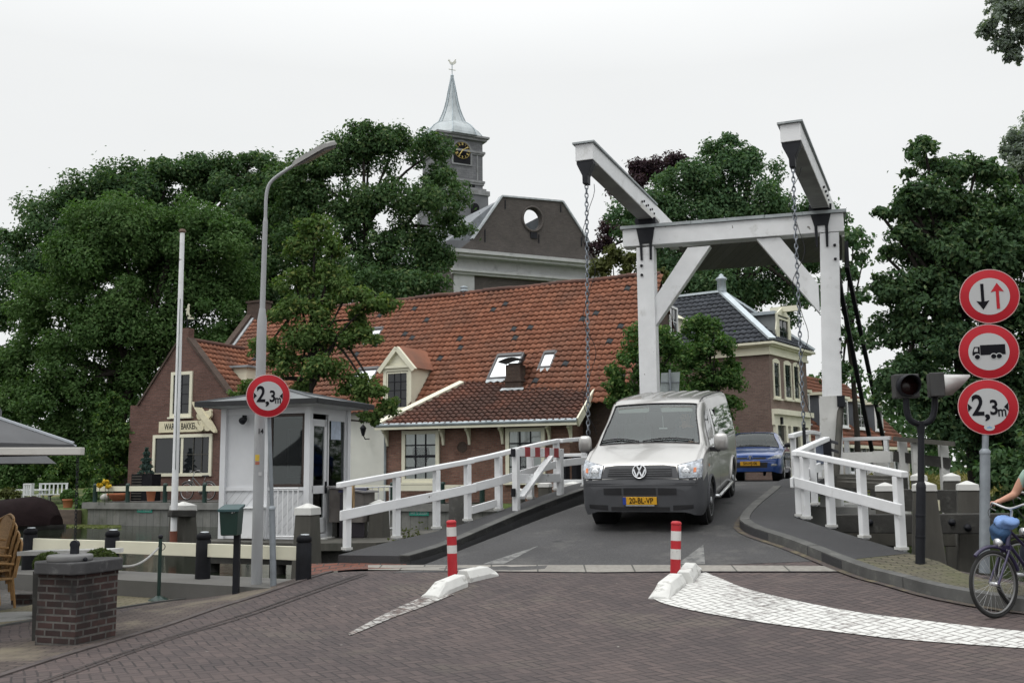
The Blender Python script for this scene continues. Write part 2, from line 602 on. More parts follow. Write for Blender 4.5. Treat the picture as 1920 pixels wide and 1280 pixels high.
STREETM = street_mat('herringbone_clinkers', (.074, .060, .060), (.106, .083, .080), (.027, .025, .026), sand=((.155, .135, .110), .54, .80))
PAINTM = street_mat('road_paint_on_clinkers', (.098, .080, .078), (.150, .115, .105), (.11, .105, .1), paint=((.60, .60, .58), .24, .50))
WORNPAINTM = street_mat('worn_road_paint_on_clinkers', (.098, .080, .078), (.150, .115, .105), (.07, .068, .065), paint=((.50, .50, .48), .40, .62))
PAVEM = brick_mat('mossy_pavement_bricks', (.115, .105, .078), (.155, .138, .10), (.038, .04, .025), .21, .075, .010, .25, moss=((.082, .088, .04), 1.5, .48, .72))
OLDPAVEM = brick_mat('old_pavement_bricks', (.092, .074, .068), (.125, .100, .090), (.035, .033, .03), .21, .07, .009, .25, moss=((.175, .152, .112), .9, .50, .68))
REDPAVEM = brick_mat('red_threshold_bricks', (.20, .075, .05), (.17, .085, .07), (.07, .06, .055), .21, .1, .012, .2)
YELLOWPAVEM = brick_mat('sandy_verge_bricks', (.17, .15, .10), (.21, .185, .125), (.07, .068, .045), .21, .08, .008, .25, moss=((.08, .09, .04), 1.6, .52, .72))
TERRACEM = brick_mat('terrace_bricks', (.085, .082, .08), (.125, .115, .105), (.045, .045, .042), .21, .09, .009, .25)
SLABM = brick_mat('concrete_strip', (.24, .23, .21), (.29, .275, .25), (.10, .10, .09), .62, 2.0, .012, .15)
# ================================================================= ground heights
SA, CA = math.sin(R(20)), math.cos(R(20))
AX = V((SA, CA, 0))          # along the bridge, away from the viewer
AN = V((CA, -SA, 0))         # across the bridge, to the right
def sl(x, y):
 dx, dy = x - .65, y - 13.3
 return dx * SA + dy * CA, dx * CA - dy * SA
def zroad(x, y):
 s, l = sl(x, y)
 if s >= 0:
  z = .28 + .97 * (1 - max(0.0, 1 - s / 9) ** 1.5)
  if s > 16: z -= .35 * smooth((s - 16) / 25)
  return z
 lf = smooth((l + 5.2) / 2.4)
 return lf * .28 * smooth(1 + s / 4) - .075 * (1 - smooth((l + 5) / 2))
def zdeck(x, y):
 return zroad(x, y) + .12
def hit(px, py, zf, d0=5.0, d1=60.0):
 def g(D):
  p = P(px, py, D)
  return p.z - zf(p.x, p.y)
 a = d0
 ga = g(a)
 D = a
 while D < d1:
  b = D + .1
  gb = g(b)
  if ga > 0 >= gb:
   lo, hi = D, b
   for _ in range(24):
    m = (lo + hi) / 2
    if g(m) > 0: lo = m
    else: hi = m
   return P(px, py, hi)
  ga, D = gb, b
 return P(px, py, d1)
def resample(pts, n):
 pts = [V(p) for p in pts]
 L = [0.0]
 for i in range(1, len(pts)):
  L.append(L[-1] + (pts[i] - pts[i - 1]).length)
 out = []
 for k in range(n):
  t = L[-1] * k / (n - 1)
  i = 1
  while i < len(pts) - 1 and L[i] < t: i += 1
  w = (t - L[i - 1]) / max(1e-9, L[i] - L[i - 1])
  out.append(pts[i - 1].lerp(pts[i], w))
 return out
def curve(pts, n):
 """Catmull-Rom through the points, evenly resampled"""
 pts = [V(p) for p in pts]
 q = [pts[0] * 2 - pts[1]] + pts + [pts[-1] * 2 - pts[-2]]
 out = []
 for i in range(1, len(q) - 2):
  for k in range(12):
   t = k / 12
   a, b, c, d = q[i - 1], q[i], q[i + 1], q[i + 2]
   out.append(.5 * ((2 * b) + (c - a) * t + (2 * a - 5 * b + 4 * c - d) * t * t + (3 * b - a - 3 * c + d) * t ** 3))
 out.append(pts[-1])
 return resample(out, n)
def sheet(name, left, right, zf, mat_, n=40, m=8, thick=0.0, off=0.0, kind='structure', uvrot=None, sides=(1, 1, 1, 1)):
 """ground sheet between two lines, laid on the height function"""
 Lp, Rp = resample(left, n), resample(right, n)
 mb = MB()
 g = []
 for i in range(n):
  for j in range(m + 1):
   p = Lp[i].lerp(Rp[i], j / m)
   g.append(V((p.x, p.y, zf(p.x, p.y) + off)))
 fs = []
 flip = None
 for i in range(n - 1):
  for j in range(m):
   f = [i * (m + 1) + j, i * (m + 1) + j + 1, (i + 1) * (m + 1) + j + 1, (i + 1) * (m + 1) + j]
   if flip is None:
    a, b, c = g[f[0]], g[f[1]], g[f[2]]
    flip = (b - a).cross(c - a).z < 0
   fs.append(f[::-1] if flip else f)
 mb.add(g, fs, True)
 if thick:
  def wall(line):
   vs = []
   for p in line: vs += [p, p - V((0, 0, thick))]
   mb.add(vs, [(2 * i, 2 * i + 1, 2 * i + 3, 2 * i + 2) for i in range(len(line) - 1)])
  if sides[0]: wall([g[i * (m + 1)] for i in range(n)])
  if sides[1]: wall([g[i * (m + 1) + m] for i in range(n)])
  if sides[2]: wall(g[:m + 1])
  if sides[3]: wall(g[-(m + 1):])
 return mb.build(name, mat_, kind=kind)
def water():
 m, nt, b = _new('canal_water')
 co = coords(nt, 'Object', (1.0, 2.0, 1.0))
 b.inputs['Base Color'].default_value = (.012, .016, .010, 1)
 b.inputs['Roughness'].default_value = .10
 b.inputs['Specular IOR Level'].default_value = .12
 n = noise(nt, co, 1.6, 4, .55)
 n2 = noise(nt, co, 7.0, 3, .5)
 nt.links.new(bumpn(nt, mth(nt, 'ADD', n, mth(nt, 'MULTIPLY', n2, .25)), .10, .05), b.inputs['Normal'])
 mb = MB()
 mb.add([(-160, -60, -.32), (160, -60, -.32), (160, 90, -.32), (-160, 90, -.32)], [(0, 1, 2, 3)])
 mb.build('water', m, kind='structure')
water()
WZ = -.32
bank_edge = [(-400, 190), (-60, 58), (-16.4, 39.2), (-2.1, 33.2), (3.3, 30.5), (4.0, 26.6), (9.2, 24.6), (13, 24), (40, 27), (400, 60)]
def yedge(pts, x):
 for (x0, y0), (x1, y1) in zip(pts, pts[1:]):
  if x0 <= x <= x1:
   return y0 + (y1 - y0) * (x - x0) / (x1 - x0)
 return pts[-1][1]
def zfar(x, y):
 d = y - yedge(bank_edge, x)
 z = .52
 if x < -16.6: z = .25 + .25 * smooth(d / 20)
 s, l = sl(x, y)
 if y > 24 and l > -7.5:
  z = max(z, .45 + .42 * smooth((l + 7.5) / 5) * (1 - smooth((l - 6) / 5)))
 return z + .5 * smooth((y - 60) / 60)
def far_land():
 xs = sorted(set([-400, -250, -160, -110, -80, 80, 110, 160, 250, 400] + [i * 1.0 for i in range(-60, 61)] + [p[0] for p in bank_edge] + [-16.7, -16.45]))
 mb = MB()
 ts = [0, .004, .01, .02, .035, .055, .08, .12, .18, .28, .45, .7, 1.0]
 g = []
 for x in xs:
  y0 = yedge(bank_edge, x)
  g.append(V((x, y0, -1.2)))
  for t in ts:
   y = y0 + t * (900 - y0)
   g.append(V((x, y, zfar(x, y))))
 c = len(ts) + 1
 fs = []
 for i in range(len(xs) - 1):
  for j in range(c - 1):
   fs.append((i * c + j, (i + 1) * c + j, (i + 1) * c + j + 1, i * c + j + 1))
 mb.add(g, fs, True)
 mb.build('ground', GRASSM, kind='structure')
far_land()
QU = V((.9219, -.3875, 0))     # along the far quay, to the right
QN = V((-.3875, -.9219, 0))    # out of the far quay, towards the canal
QA = V((-16.4, 39.2, 0))
sheet('quayside', [QA + QN * .02, QA + QU * 15.6 + QN * .02], [QA - QN * 9, QA + QU * 21 - QN * 9], lambda x, y: .56, TERRACEM, 12, 6)
NEARM = None
left_line = lambda x: 14.2 - .5 * (x + 4.35)          # line of the near canal fence
street_far = [(-80, left_line(-80) - .62), (-3.35, left_line(-3.35) - .62), (-2.9, 13.28), (-2.5, 13.78), (-2.3, 13.80), (-1.64, 13.78), (4.24, 13.08), (5.05, 12.5),
              (5.65, 11.7), (6.1, 11.0), (8, 9.9), (80, -26)]
def street():
 xs = sorted(set([-80, -60, -45, -35, -28, -22, -18, 18, 22, 28, 35, 45, 60, 80] + [i * .3 for i in range(-50, 51)] + [p[0] for p in street_far]))
 mb = MB()
 n = 56
 g = []
 for x in xs:
  y1 = yedge(street_far, x)
  for k in range(n):
   t = k / (n - 1)
   y0 = min(-12.0, y1 - 20)
   t = 1 - (1 - t) ** 1.8
   y = y0 + (y1 - y0) * t
   g.append(V((x, y, zroad(x, min(y, y1)))))
  g.append(V((x, y1 + .002, -1.1)))
 c = n + 1
 fs = [(i * c + j, (i + 1) * c + j, (i + 1) * c + j + 1, i * c + j + 1) for i in range(len(xs) - 1) for j in range(c - 1)]
 mb.add(g, fs, True)
 mb.build('street', STREETM, kind='structure')
street()
Zs = zroad
def gp(px, py): return hit(px, py, zroad)
def dp(px, py): return hit(px, py, zdeck)
lp_in = [gp(-260, 1350), gp(60, 1245), gp(200, 1203), gp(380, 1147), gp(500, 1109), gp(620, 1071)]
lp_in2 = [gp(-260, 1400), gp(86, 1280), gp(250, 1222), gp(380, 1180), gp(530, 1132), gp(640, 1093), gp(690, 1076)]
lp_out = [gp(-260, 1225), gp(30, 1200), gp(200, 1155), gp(330, 1126), gp(470, 1106), gp(556, 1084), gp(600, 1062)]
lp_in = [V((p.x, p.y, 0)) for p in lp_in]
lp_out = [V((p.x, p.y, 0)) for p in lp_out]
sheet('pavement', curve(lp_out, 40), curve(lp_in, 40), zroad, OLDPAVEM, 40, 8, off=.006)
e2 = [p + V((.06, -.10, 0)) for p in curve(lp_in, 60)]
sheet('pavement_edging', curve(lp_in, 60), e2, zroad, mat('edging_clinkers', (.075, .062, .06), .85, var=(5, .3), bump=(9, .5, .01)), 60, 2, off=.014, thick=.02)
for o_ in (0, .13):
 e3 = [p + V((.016, -.026, 0)) for p in curve(lp_in2, 60)]
 sheet('pavement_edging', [p - V((o_ * .4, -o_, 0)) for p in curve(lp_in2, 60)], [p - V((o_ * .4, -o_, 0)) for p in e3], zroad, mat('edging_joint', (.042, .037, .036), .9, var=(5, .4)), 60, 1, off=.012)
te_in = [gp(-260, 1224), gp(30, 1168), gp(160, 1150), gp(300, 1128), gp(372, 1120)]
te_out = [gp(-260, 1190), gp(30, 1140), gp(130, 1122), gp(250, 1117), gp(365, 1117)]
sheet('sandy_verge', curve(te_out, 30), curve(te_in, 30), zroad, YELLOWPAVEM, 30, 4, off=.010)
eb = [p + V((.02, -.07, 0)) for p in curve(te_in, 40)]
sheet('verge_edging', curve(te_in, 40), eb, zroad, KERBM, 40, 1, off=.02, thick=.03)
ta = [V((-30, left_line(-30) - .66, 0)), V((-8, left_line(-8) - .66, 0)), V((-4.6, left_line(-4.6) - .66, 0))]
tb = [V((-30, 12.0, 0)), V((-8, 11.4, 0)), V((te_out[-1].x - .5, te_out[-1].y, 0))]
sheet('terrace', ta, tb, zroad, TERRACEM, 30, 6, off=.005)
sheet('threshold_bricks', [gp(560, 1068), gp(640, 1056), gp(762, 1057)], [gp(560, 1084), gp(640, 1070), gp(762, 1066)], zroad, REDPAVEM, 12, 3, off=.012)
st0 = [gp(690, 1060), gp(960, 1060), gp(1250, 1060), gp(1560, 1062)]
st1 = [gp(690, 1069), gp(960, 1072), gp(1250, 1072), gp(1575, 1072)]
sheet('concrete_strip', st0, st1, zroad, SLABM, 40, 2, off=.012)
mbj = MB()
for a, b in zip(resample(st1, 40)[5:], resample(st1, 40)[6:]):
 a = V((a.x, a.y - .012, zroad(a.x, a.y) + .006)); b = V((b.x, b.y - .012, zroad(b.x, b.y) + .006))
 mbj.bar(a, b, .018, .010)
mbj.build('expansion_joint', IRON, kind='structure')
ra_l = [V((-1.62, 13.56, 0)), V((-.1, 16.05, 0)), V((1.41, 18.8, 0)), V((2.6, 21.5, 0)), V((3.4, 23.8, 0)), V((4.6, 27.0, 0)), V((6.0, 32, 0)), V((10, 44, 0)), V((18, 66, 0))]
ra_r = [V((4.25, 12.98, 0)), V((3.55, 15.65, 0)), V((4.62, 18.6, 0)), V((5.5, 21, 0)), V((6.35, 23.2, 0)), V((8.2, 26.5, 0)), V((12.5, 32, 0)), V((17, 42, 0)), V((25, 63, 0))]
sheet('road', resample(ra_l, 120), resample(ra_r, 120), zroad, ASPHALT, 120, 8, thick=.45, off=.005)
fl_in = [dp(768, 1042), dp(850, 1016), dp(960, 969), dp(1098, 917)]
s_ = fl_in[-1]
fl_in += [s_ + AX * 2.5 + AN * .02, s_ + AX * 5.4 - AN * .05, s_ + AX * 9.5 - AN * .1]
fl_out = [dp(634, 1040), dp(726, 1016), dp(876, 979), dp(1040, 921)]
fl_out += [V((.95, 20.3, 0)), V((1.9, 22.6, 0)), V((2.95, 25.0, 0)), V((4.0, 27.8, 0))]
FLI, FLO = curve(fl_in, 60), curve(fl_out, 60)
sheet('footway', FLO, FLI, zdeck, SIDEWALKM, 60, 4, thick=.30)
KI = [a + (b - a).normalized() * .16 for a, b in zip(FLI, FLO)]
sheet('kerb', KI, FLI, zdeck, KERBM, 60, 1, thick=.10, off=.012)
fr_in = [V((6.62, 23.6, 0)), V((5.62, 21.0, 0)), V((4.75, 18.6, 0)), dp(1392, 962), dp(1398, 984), dp(1480, 1012), dp(1577, 1050)]
fr_out = [V((7.6, 23.3, 0)), V((6.5, 21.0, 0)), V((5.45, 18.3, 0)), dp(1492, 964), dp(1512, 976), dp(1600, 1004), dp(1706, 1036)]
FRI, FRO = curve(fr_in, 60), curve(fr_out, 60)
sheet('footway', FRI, FRO, zdeck, SIDEWALKM, 60, 4, thick=.26)
pv_in = [dp(1577, 1050), dp(1640, 1070), dp(1711, 1089), dp(1806, 1110), dp(1920, 1124), dp(2100, 1130)]
pv_out = [dp(1706, 1036), dp(1735, 1042), dp(1790, 1064), dp(1845, 1084), dp(1930, 1096), dp(2110, 1098)]
pv_in += [V((14, 8.2, 0)), V((40, -5, 0))]
pv_out += [V((14.5, 9.4, 0)), V((41, -3.5, 0))]
PVI, PVO = curve(pv_in, 80), curve(pv_out, 80)
sheet('pavement', [a.lerp(b, .14 / max(.2, (b - a).length)) for a, b in zip(PVI, PVO)], PVO, zdeck, PAVEM, 80, 6, thick=.12, off=-.004)
allin = FRI[24:] + PVI[1:]
allin = resample(allin, 140)
alldir = [(p - q).normalized() for p, q in zip(resample(FRO[24:] + PVO[1:], 140), allin)]
for i in range(0, 139, 6):
 seg = allin[i:i + 7]
 if len(seg) < 2: continue
 a = resample([seg[0].lerp(seg[1], .06)] + list(seg[1:]), 7)
 bq = [p + d * .15 for p, d in zip(a, alldir[i:i + 7])]
 sheet('kerb', bq, a, zdeck, KERBM, 7, 1, thick=.16, off=.014)
sheet('kerb_weeds', [p - d * .01 for p, d in zip(allin, alldir)][4:100], [p - d * .10 - V((0, 0, 0)) for p, d in zip(allin, alldir)][4:100], zroad,
      mat('weedy_sand', (.125, .108, .072), .95, var=(5, .45), dirt=((.080, .066, .062), 3.5, .40, .52), bump=(20, .8, .02)), 96, 1, off=.016)
sheet('verge', [p + V((0, .01, 0)) for p in PVO[12:]], [p + V((.5, 1.9, 0)) for p in PVO[12:]],
      lambda x, y: .34 - .42 * smooth((y - yedge([(q.x, q.y) for q in PVO], x)) / 2.2), SOIL, 60, 6, thick=1.0)
lx = lambda x, d: V((x, left_line(x) + d, 0))
LEDGEM = mat('ledge_concrete', (.125, .122, .115), .85, var=(1.2, .15), dirt=((.11, .108, .10), 2, .48, .72), bump=(30, .4, .006))
LU = V((1, -.5, 0)).normalized()
LN = V((-.5, -1, 0)).normalized()
mb = MB()
p0, p1 = lx(-40, -.62), lx(-2.62, -.62)
o = V((p0.x, p0.y, -1.0))
mb.par(o, p1 - p0, -LN * .95, (0, 0, 1.15))
mb.build('quay_ledge', LEDGEM, at=(p0.x, p0.y, 0), kind='structure')
up = [gp(1292, 1094), gp(1312, 1076), gp(1332, 1077), gp(1390, 1101), gp(1480, 1124), gp(1600, 1147), gp(1700, 1160), gp(1800, 1172), gp(1920, 1184), gp(2100, 1196)]
lo = [gp(1224, 1122), gp(1240, 1130), gp(1268, 1138), gp(1330, 1151), gp(1420, 1166), gp(1500, 1177), gp(1600, 1189), gp(1700, 1200), gp(1920, 1216), gp(2100, 1226)]
sheet('road_marking', curve(up, 60), curve(lo, 60), zroad, PAINTM, 60, 8, off=.009)
a = [gp(800, 1116), gp(740, 1142), gp(690, 1168), gp(652, 1188)]
b = [gp(852, 1114), gp(790, 1139), gp(730, 1161), gp(655, 1192)]
sheet('road_marking', curve(a, 24), curve(b, 24), zroad, WORNPAINTM, 24, 4, off=.009)
FADED = mat('faded_road_paint', (.17, .17, .165), .8, var=(6, .25), dirt=((.09, .09, .09), 7, .48, .6))
sheet('road_marking', [gp(1270, 1058), gp(1318, 1022)], [gp(1322, 1058), gp(1319, 1022)], zroad, FADED, 14, 3, off=.008)
sheet('road_marking', [gp(905, 1058), gp(1008, 1024)], [gp(945, 1058), gp(1009, 1024)], zroad, FADED, 14, 3, off=.008)
# ================================================================= buildings
def PZ(px, py, z):
 d = ray(px, py)
 return EYE + d * ((z - EYE.z) / d.z)
def on_plane(px, py, o, n):
 d = ray(px, py)
 return EYE + d * ((V(o) - EYE).dot(n) / d.dot(n))
UP = V((0, 0, 1))
def in_poly(pt, poly):
 x, y = pt
 c = False
 for i in range(len(poly)):
  x0, y0 = poly[i]
  x1, y1 = poly[i - 1]
  if (y0 > y) != (y1 > y) and x < (x1 - x0) * (y - y0) / (y1 - y0) + x0:
   c = not c
 return c
def tiles(name, mat_, parent, O, U, Vv, corners, tw=.25, th=.30, lift=.058, wave=.055, seg=5, skip=None, sag=.0):
 """pantiles on the plane O + a U + b Vv (b up the slope); corners: outline in metres (a, b)"""
 U, Vv = V(U).normalized(), V(Vv).normalized()
 N = U.cross(Vv)
 if N.z < 0: N = -N
 a0, a1 = min(c[0] for c in corners), max(c[0] for c in corners)
 b0, b1 = min(c[1] for c in corners), max(c[1] for c in corners)
 na, nb = int(math.ceil((a1 - a0) / tw)), int(math.ceil((b1 - b0) / th))
 mb = MB()
 rnd = random.Random(3)
 prof = [(k / seg, wave * (math.sin(2 * math.pi * (k / seg) - .9) * .6 + .5)) for k in range(seg + 1)]
 for j in range(nb):
  for i in range(na):
   ca, cb = a0 + (i + .5) * tw, b0 + (j + .5) * th
   if not in_poly((ca, cb), corners): continue
   if skip and any(in_poly((ca, cb), q) for q in skip): continue
   dz = rnd.uniform(-.006, .008) + sag * (math.sin(ca * .8 + cb * .35) + .6 * math.sin(ca * 1.9 - cb * .7 + 2))
   db = rnd.uniform(-.012, .012)
   vs = []
   for (t, w_) in prof:
    a = a0 + (i + t) * tw
    vs.append(O + U * a + Vv * (b0 + j * th - .03 + db) + N * (w_ + lift + dz))
   for (t, w_) in prof:
    a = a0 + (i + t) * tw
    vs.append(O + U * a + Vv * (b0 + (j + 1) * th + db) + N * (w_ * .9 + dz))
   m = seg + 1
   lo = [v - N * .03 for v in vs[:m]]
   base = len(mb.v)
   k0 = len(mb.f)
   fs = [(k, k + 1, m + k + 1, m + k) for k in range(seg)] + [(2 * m + k, 2 * m + k + 1, k + 1, k) for k in range(seg)]
   mb.add(vs + lo, fs, True)
   for k in range(2 * seg):
    mb.uv[k0 + k] = [(i + .5, j + .5)] * 4
 return mb.build(name, mat_, parent)
def window(parent, o, u, w, h, n, fw=.09, cols=2, rows=3, frame=CREAM, pane=DARKGLASS, barmat=None, sill=True, curtain=False, proud=.07, bw=.028, split=None, name='window', arch=0.0):
 """sash window: o = lower left corner on the wall face"""
 o, u, n = V(o), V(u).normalized(), V(n).normalized()
 mb = MB()
 z = UP
 mb.par(o, u * fw, z * h, n * proud)
 mb.par(o + u * (w - fw), u * fw, z * h, n * proud)
 mb.par(o + u * fw, u * (w - 2 * fw), z * fw, n * proud)
 mb.par(o + u * fw + z * (h - fw), u * (w - 2 * fw), z * fw, n * proud)
 if arch:
  pts = [o + z * h + n * .002] + [o + u * (w * t) + z * (h + arch * math.sin(math.pi * t)) + n * .002 for t in [i / 8 for i in range(1, 8)]] + [o + u * w + z * h + n * .002]
  mb.prism(pts, n * (proud - .004))
 f = mb.build(name, frame, parent)
 iw, ih = w - 2 * fw, h - 2 * fw
 i0 = o + u * fw + z * fw
 if curtain:
  q = MB()
  q.par(i0 + n * .002, u * iw, z * ih, n * .004)
  q.build('dark_room', DARKGLASS, f)
  q = MB()
  for side in (0, 1):
   vs, fs = [], []
   m = 10
   for r in range(7):
    t = r / 6
    wd = iw * (.5 - .30 * math.sin(math.pi * min(1, t * 1.15)) ** 1.5 * (1 if t < .87 else .9))
    for k in range(m + 1):
     a = (k / m) * wd
     if side: a = iw - a
     vs.append(i0 + u * a + z * (ih * (1 - t)) + n * (.022 + .010 * math.sin(k * 2.4 + side)))
   for r in range(6):
    for k in range(m):
     fs.append((r * (m + 1) + k, r * (m + 1) + k + 1, (r + 1) * (m + 1) + k + 1, (r + 1) * (m + 1) + k))
   q.add(vs, fs, True)
  vs = []
  for r in range(2):
   for k in range(31):
    vs.append(i0 + u * (iw * k / 30) + z * (ih * (1 - .30 * r)) + n * (.030 + .006 * math.sin(k * 1.9)))
  q.add(vs, [(k, k + 1, 31 + k + 1, 31 + k) for k in range(30)], True)
  q.build('curtain', CURTAIN, f)
  q = MB()
  q.par(i0 + n * .043, u * iw, z * ih, n * .003)
  q.build('pane', GLASS, f)
 else:
  q = MB()
  q.par(i0 + n * .012, u * iw, z * ih, n * .008)
  q.build('pane', pane, f)
 if cols * rows > 1:
  q = MB()
  hh = .052 if curtain else .022
  for k in range(1, cols):
   q.par(i0 + u * (iw * k / cols - bw / 2) + n * (hh - .004), u * bw, z * ih, n * .02)
  for k in range(1, rows):
   b2 = bw * (2.0 if split == k else 1)
   q.par(i0 + z * (ih * k / rows - b2 / 2) + n * (hh - .002), u * iw, z * b2, n * .02)
  q.build('glazing_bars', barmat or frame, f)
 if sill:
  q = MB()
  q.par(o - u * .06 - z * .07, u * (w + .12), z * .068, n * (proud + .07))
  q.build('sill', frame, f)
 return f
GLASS = glass_mat('clear_glass', (.92, .94, .93), .03)
BRICK_HOUSE = brick_mat('red_house_bricks', (.175, .088, .066), (.255, .140, .104), (.135, .12, .105), .21, .065, .008, .25)
BRICK_BAK = brick_mat('brown_bakery_bricks', (.125, .066, .054), (.175, .094, .076), (.12, .10, .09), .21, .065, .008, .2)
BRICK_DARK = brick_mat('dark_bricks', (.075, .052, .042), (.10, .068, .055), (.075, .066, .058), .21, .065, .008, .25, moss=((.15, .14, .07), 1.2, .62, .8))
BRICK_CHURCH = brick_mat('church_bricks', (.090, .080, .075), (.120, .106, .098), (.105, .098, .092), .25, .08, .012, .15)
BRICK_RIGHT = brick_mat('pink_brown_bricks', (.17, .115, .098), (.215, .15, .128), (.15, .13, .115), .21, .065, .009, .15)
BRICK_RIGHT2 = brick_mat('smooth_pink_bricks', (.20, .145, .125), (.225, .165, .142), (.18, .15, .13), .21, .06, .006, .1)
TILE_RED = tile_mat('orange_red_pantiles', (.222, .086, .050), (.308, .128, .076), (.105, .068, .054), (.42, .74), odd=(.055, .06, .065))
TILE_DARK = tile_mat('weathered_brown_pantiles', (.13, .052, .036), (.20, .078, .050), (.048, .034, .030), (.30, .54))
TILE_BAK = tile_mat('bright_orange_pantiles', (.23, .088, .05), (.31, .13, .075), (.14, .08, .06), (.46, .72))
TILE_BLUE = tile_mat('glazed_slate_blue_tiles', (.055, .062, .075), (.075, .083, .098), (.04, .043, .05), (.45, .7))
TILE_ROW = tile_mat('brown_red_pantiles', (.15, .055, .032), (.21, .08, .045), (.08, .042, .03), (.4, .66))
PLASTER = mat('white_plaster', (.58, .59, .54), .8, var=(1.2, .06), dirt=((.45, .46, .40), 1.1, .58, .8), bump=(30, .2, .004))
R1 = P(1237, 514.5, 37.4)
R0 = PZ(478, 592, R1.z)
HU = (R1 - R0)
HL = HU.length
HU.normalize()
HN = V((HU.y, -HU.x, 0))
if HN.y > 0: HN = -HN
EH = 4.45                       # ridge to eaves, in plan
EZ = 3.95
house = thing('tiled_house', 'long low house with huge orange pantile roof, white dormer and skylights beyond the canal', 'house', (R0.x + HU.x * 9, R0.y + HU.y * 9, .56))
E0 = V((R0.x, R0.y, EZ)) + HN * EH
E1 = E0 + HU * HL
Vs = (R0 - E0).normalized()
SLN = (R0 - E0).length
MRN = HU.cross(Vs)
if MRN.z < 0: MRN = -MRN
def on_main(px, py): return on_plane(px, py, E0, MRN)
def ab(p): return ((p - E0).dot(HU), (p - E0).dot(Vs))
WL = E0 - HN * .25 + HU * .1
WR = E1 - HN * .25 - HU * .1
WBL, WBR = WL - HN * (2 * EH - .5), WR - HN * (2 * EH - .5)
gz = .3
mb = MB()
def dn(p, z): return V((p.x, p.y, z))
fl_, fr_, bl_, br_ = dn(WL, gz), dn(WR, gz), dn(WBL, gz), dn(WBR, gz)
top = EZ + .2
apx_l, apx_r = R0 + HU * .1 - UP * .12, R1 - HU * .1 - UP * .12
mb.add([fl_, fr_, br_, bl_, dn(fl_, top), dn(fr_, top), dn(br_, top), dn(bl_, top), apx_l, apx_r],
       [(1, 2, 6, 9, 5), (2, 3, 7, 6), (3, 0, 4, 8, 7)])
mb.build('wall', BRICK_DARK, house)
mb = MB()
pm = fl_ + HU * 13.2
mb.add([fl_, pm, dn(pm, top), dn(fl_, top)], [(0, 1, 2, 3)])
mb.build('wall', PLASTER, house, label='white plastered front wall')
mb = MB()
mb.add([pm, fr_, dn(fr_, top), dn(pm, top)], [(0, 1, 2, 3)])
mb.build('wall', BRICK_DARK, house)
SKY_Q = [[(696, 617.5), (720, 617), (711, 641), (688, 642)], [(674, 692), (712, 692), (699, 722), (661, 722)],
         [(934, 667), (982, 666), (968, 712), (916, 713)], [(1021, 662), (1046, 661.5), (1036, 692), (1011, 693)]]
skips = []
sk_frames = []
for q in SKY_Q:
 pts = [on_main(*c) for c in q]
 abq = [ab(p) for p in pts]
 a0 = (abq[0][0] + abq[3][0]) / 2
 a1 = (abq[1][0] + abq[2][0]) / 2
 b0, b1 = (abq[2][1] + abq[3][1]) / 2, (abq[0][1] + abq[1][1]) / 2
 sk_frames.append((a0, a1, b0, b1))
 skips.append([(a0, b0), (a1, b0), (a1, b1), (a0, b1)])
WPN = HN
WPO = E0 + HN * .02
def on_wall(px, py): return on_plane(px, py, WPO, WPN)
dl, dr = on_wall(719, 760), on_wall(772, 760)
da0, da1 = (dl - E0).dot(HU), (dr - E0).dot(HU)
dzb, dze, dzt = EZ - .05, on_wall(746, 690).z, on_wall(743, 656).z
skips.append([(da0 - .05, -1), (da1 + .05, -1), (da1 + .05, 1.5), (da0 + da1) / 2 and ((da0 + da1) / 2, 3.0), (da0 - .05, 1.5)])
tiles('roof', TILE_RED, house, E0, HU, Vs, [(-.05, -.15), (HL + .1, -.15), (HL + .1, SLN), (-.05, SLN)], .235, .275, skip=skips, sag=.022)
mb = MB()
mb.add([E0 - UP * .05, E1 - UP * .05, R1 - UP * .05, R0 - UP * .05], [(0, 1, 2, 3)])
bk = E0 - HN * 2 * EH
mb.add([R0 - UP * .02, R1 - UP * .02, bk + HU * HL, bk], [(0, 1, 2, 3)])
mb.build('roof_underlay', TILE_DARK, house)
mb = MB()
rnd = random.Random(5)
nseg = int(HL / .33)
for i in range(nseg):
 a, b = R0 + HU * (HL * i / nseg), R0 + HU * (HL * (i + 1) / nseg + .02)
 dz = UP * (.03 + .02 * math.sin(i * .7) + rnd.uniform(0, .02))
 mb.tube([a + dz, b + dz], [.115, .10], 8)
mb.build('ridge_tiles', TILE_DARK, house)
for (a0, a1, b0, b1) in sk_frames:
 mb = MB()
 fw = .07
 o = E0 + HU * a0 + Vs * b0 + MRN * .02
 w_, h_ = (a1 - a0), (b1 - b0)
 mb.par(o, HU * fw, Vs * h_, MRN * .11)
 mb.par(o + HU * (w_ - fw), HU * fw, Vs * h_, MRN * .11)
 mb.par(o + HU * fw, HU * (w_ - 2 * fw), Vs * fw, MRN * .11)
 mb.par(o + HU * fw + Vs * (h_ - 2 * fw), HU * (w_ - 2 * fw), Vs * 2 * fw, MRN * .13)
 f = mb.build('skylight', mat('grey_skylight_frame', (.10, .10, .105), .5), house)
 mb = MB()
 mb.par(o + HU * fw + Vs * fw + MRN * .03, HU * (w_ - 2 * fw), Vs * (h_ - 3 * fw), MRN * .04)
 mb.build('pane', MIRRORGLASS, f)
 mb = MB()
 pts = []
 for k in range(17):
  t = k / 16
  pts.append(o + HU * (w_ * t) - Vs * (.16 + .04 * math.sin(k * 1.57)) + MRN * .07)
 top_ = [o + HU * (w_ * k / 16) + MRN * .08 for k in range(17)]
 mb.add(top_ + pts, [(k, 17 + k, 17 + k + 1, k + 1) for k in range(16)], True)
 mb.build('lead_apron', LEAD, f)
dw = da1 - da0
DO = dn(E0 + HU * da0, dzb)
mb = MB()
depth = 2.6
back = -HN * depth
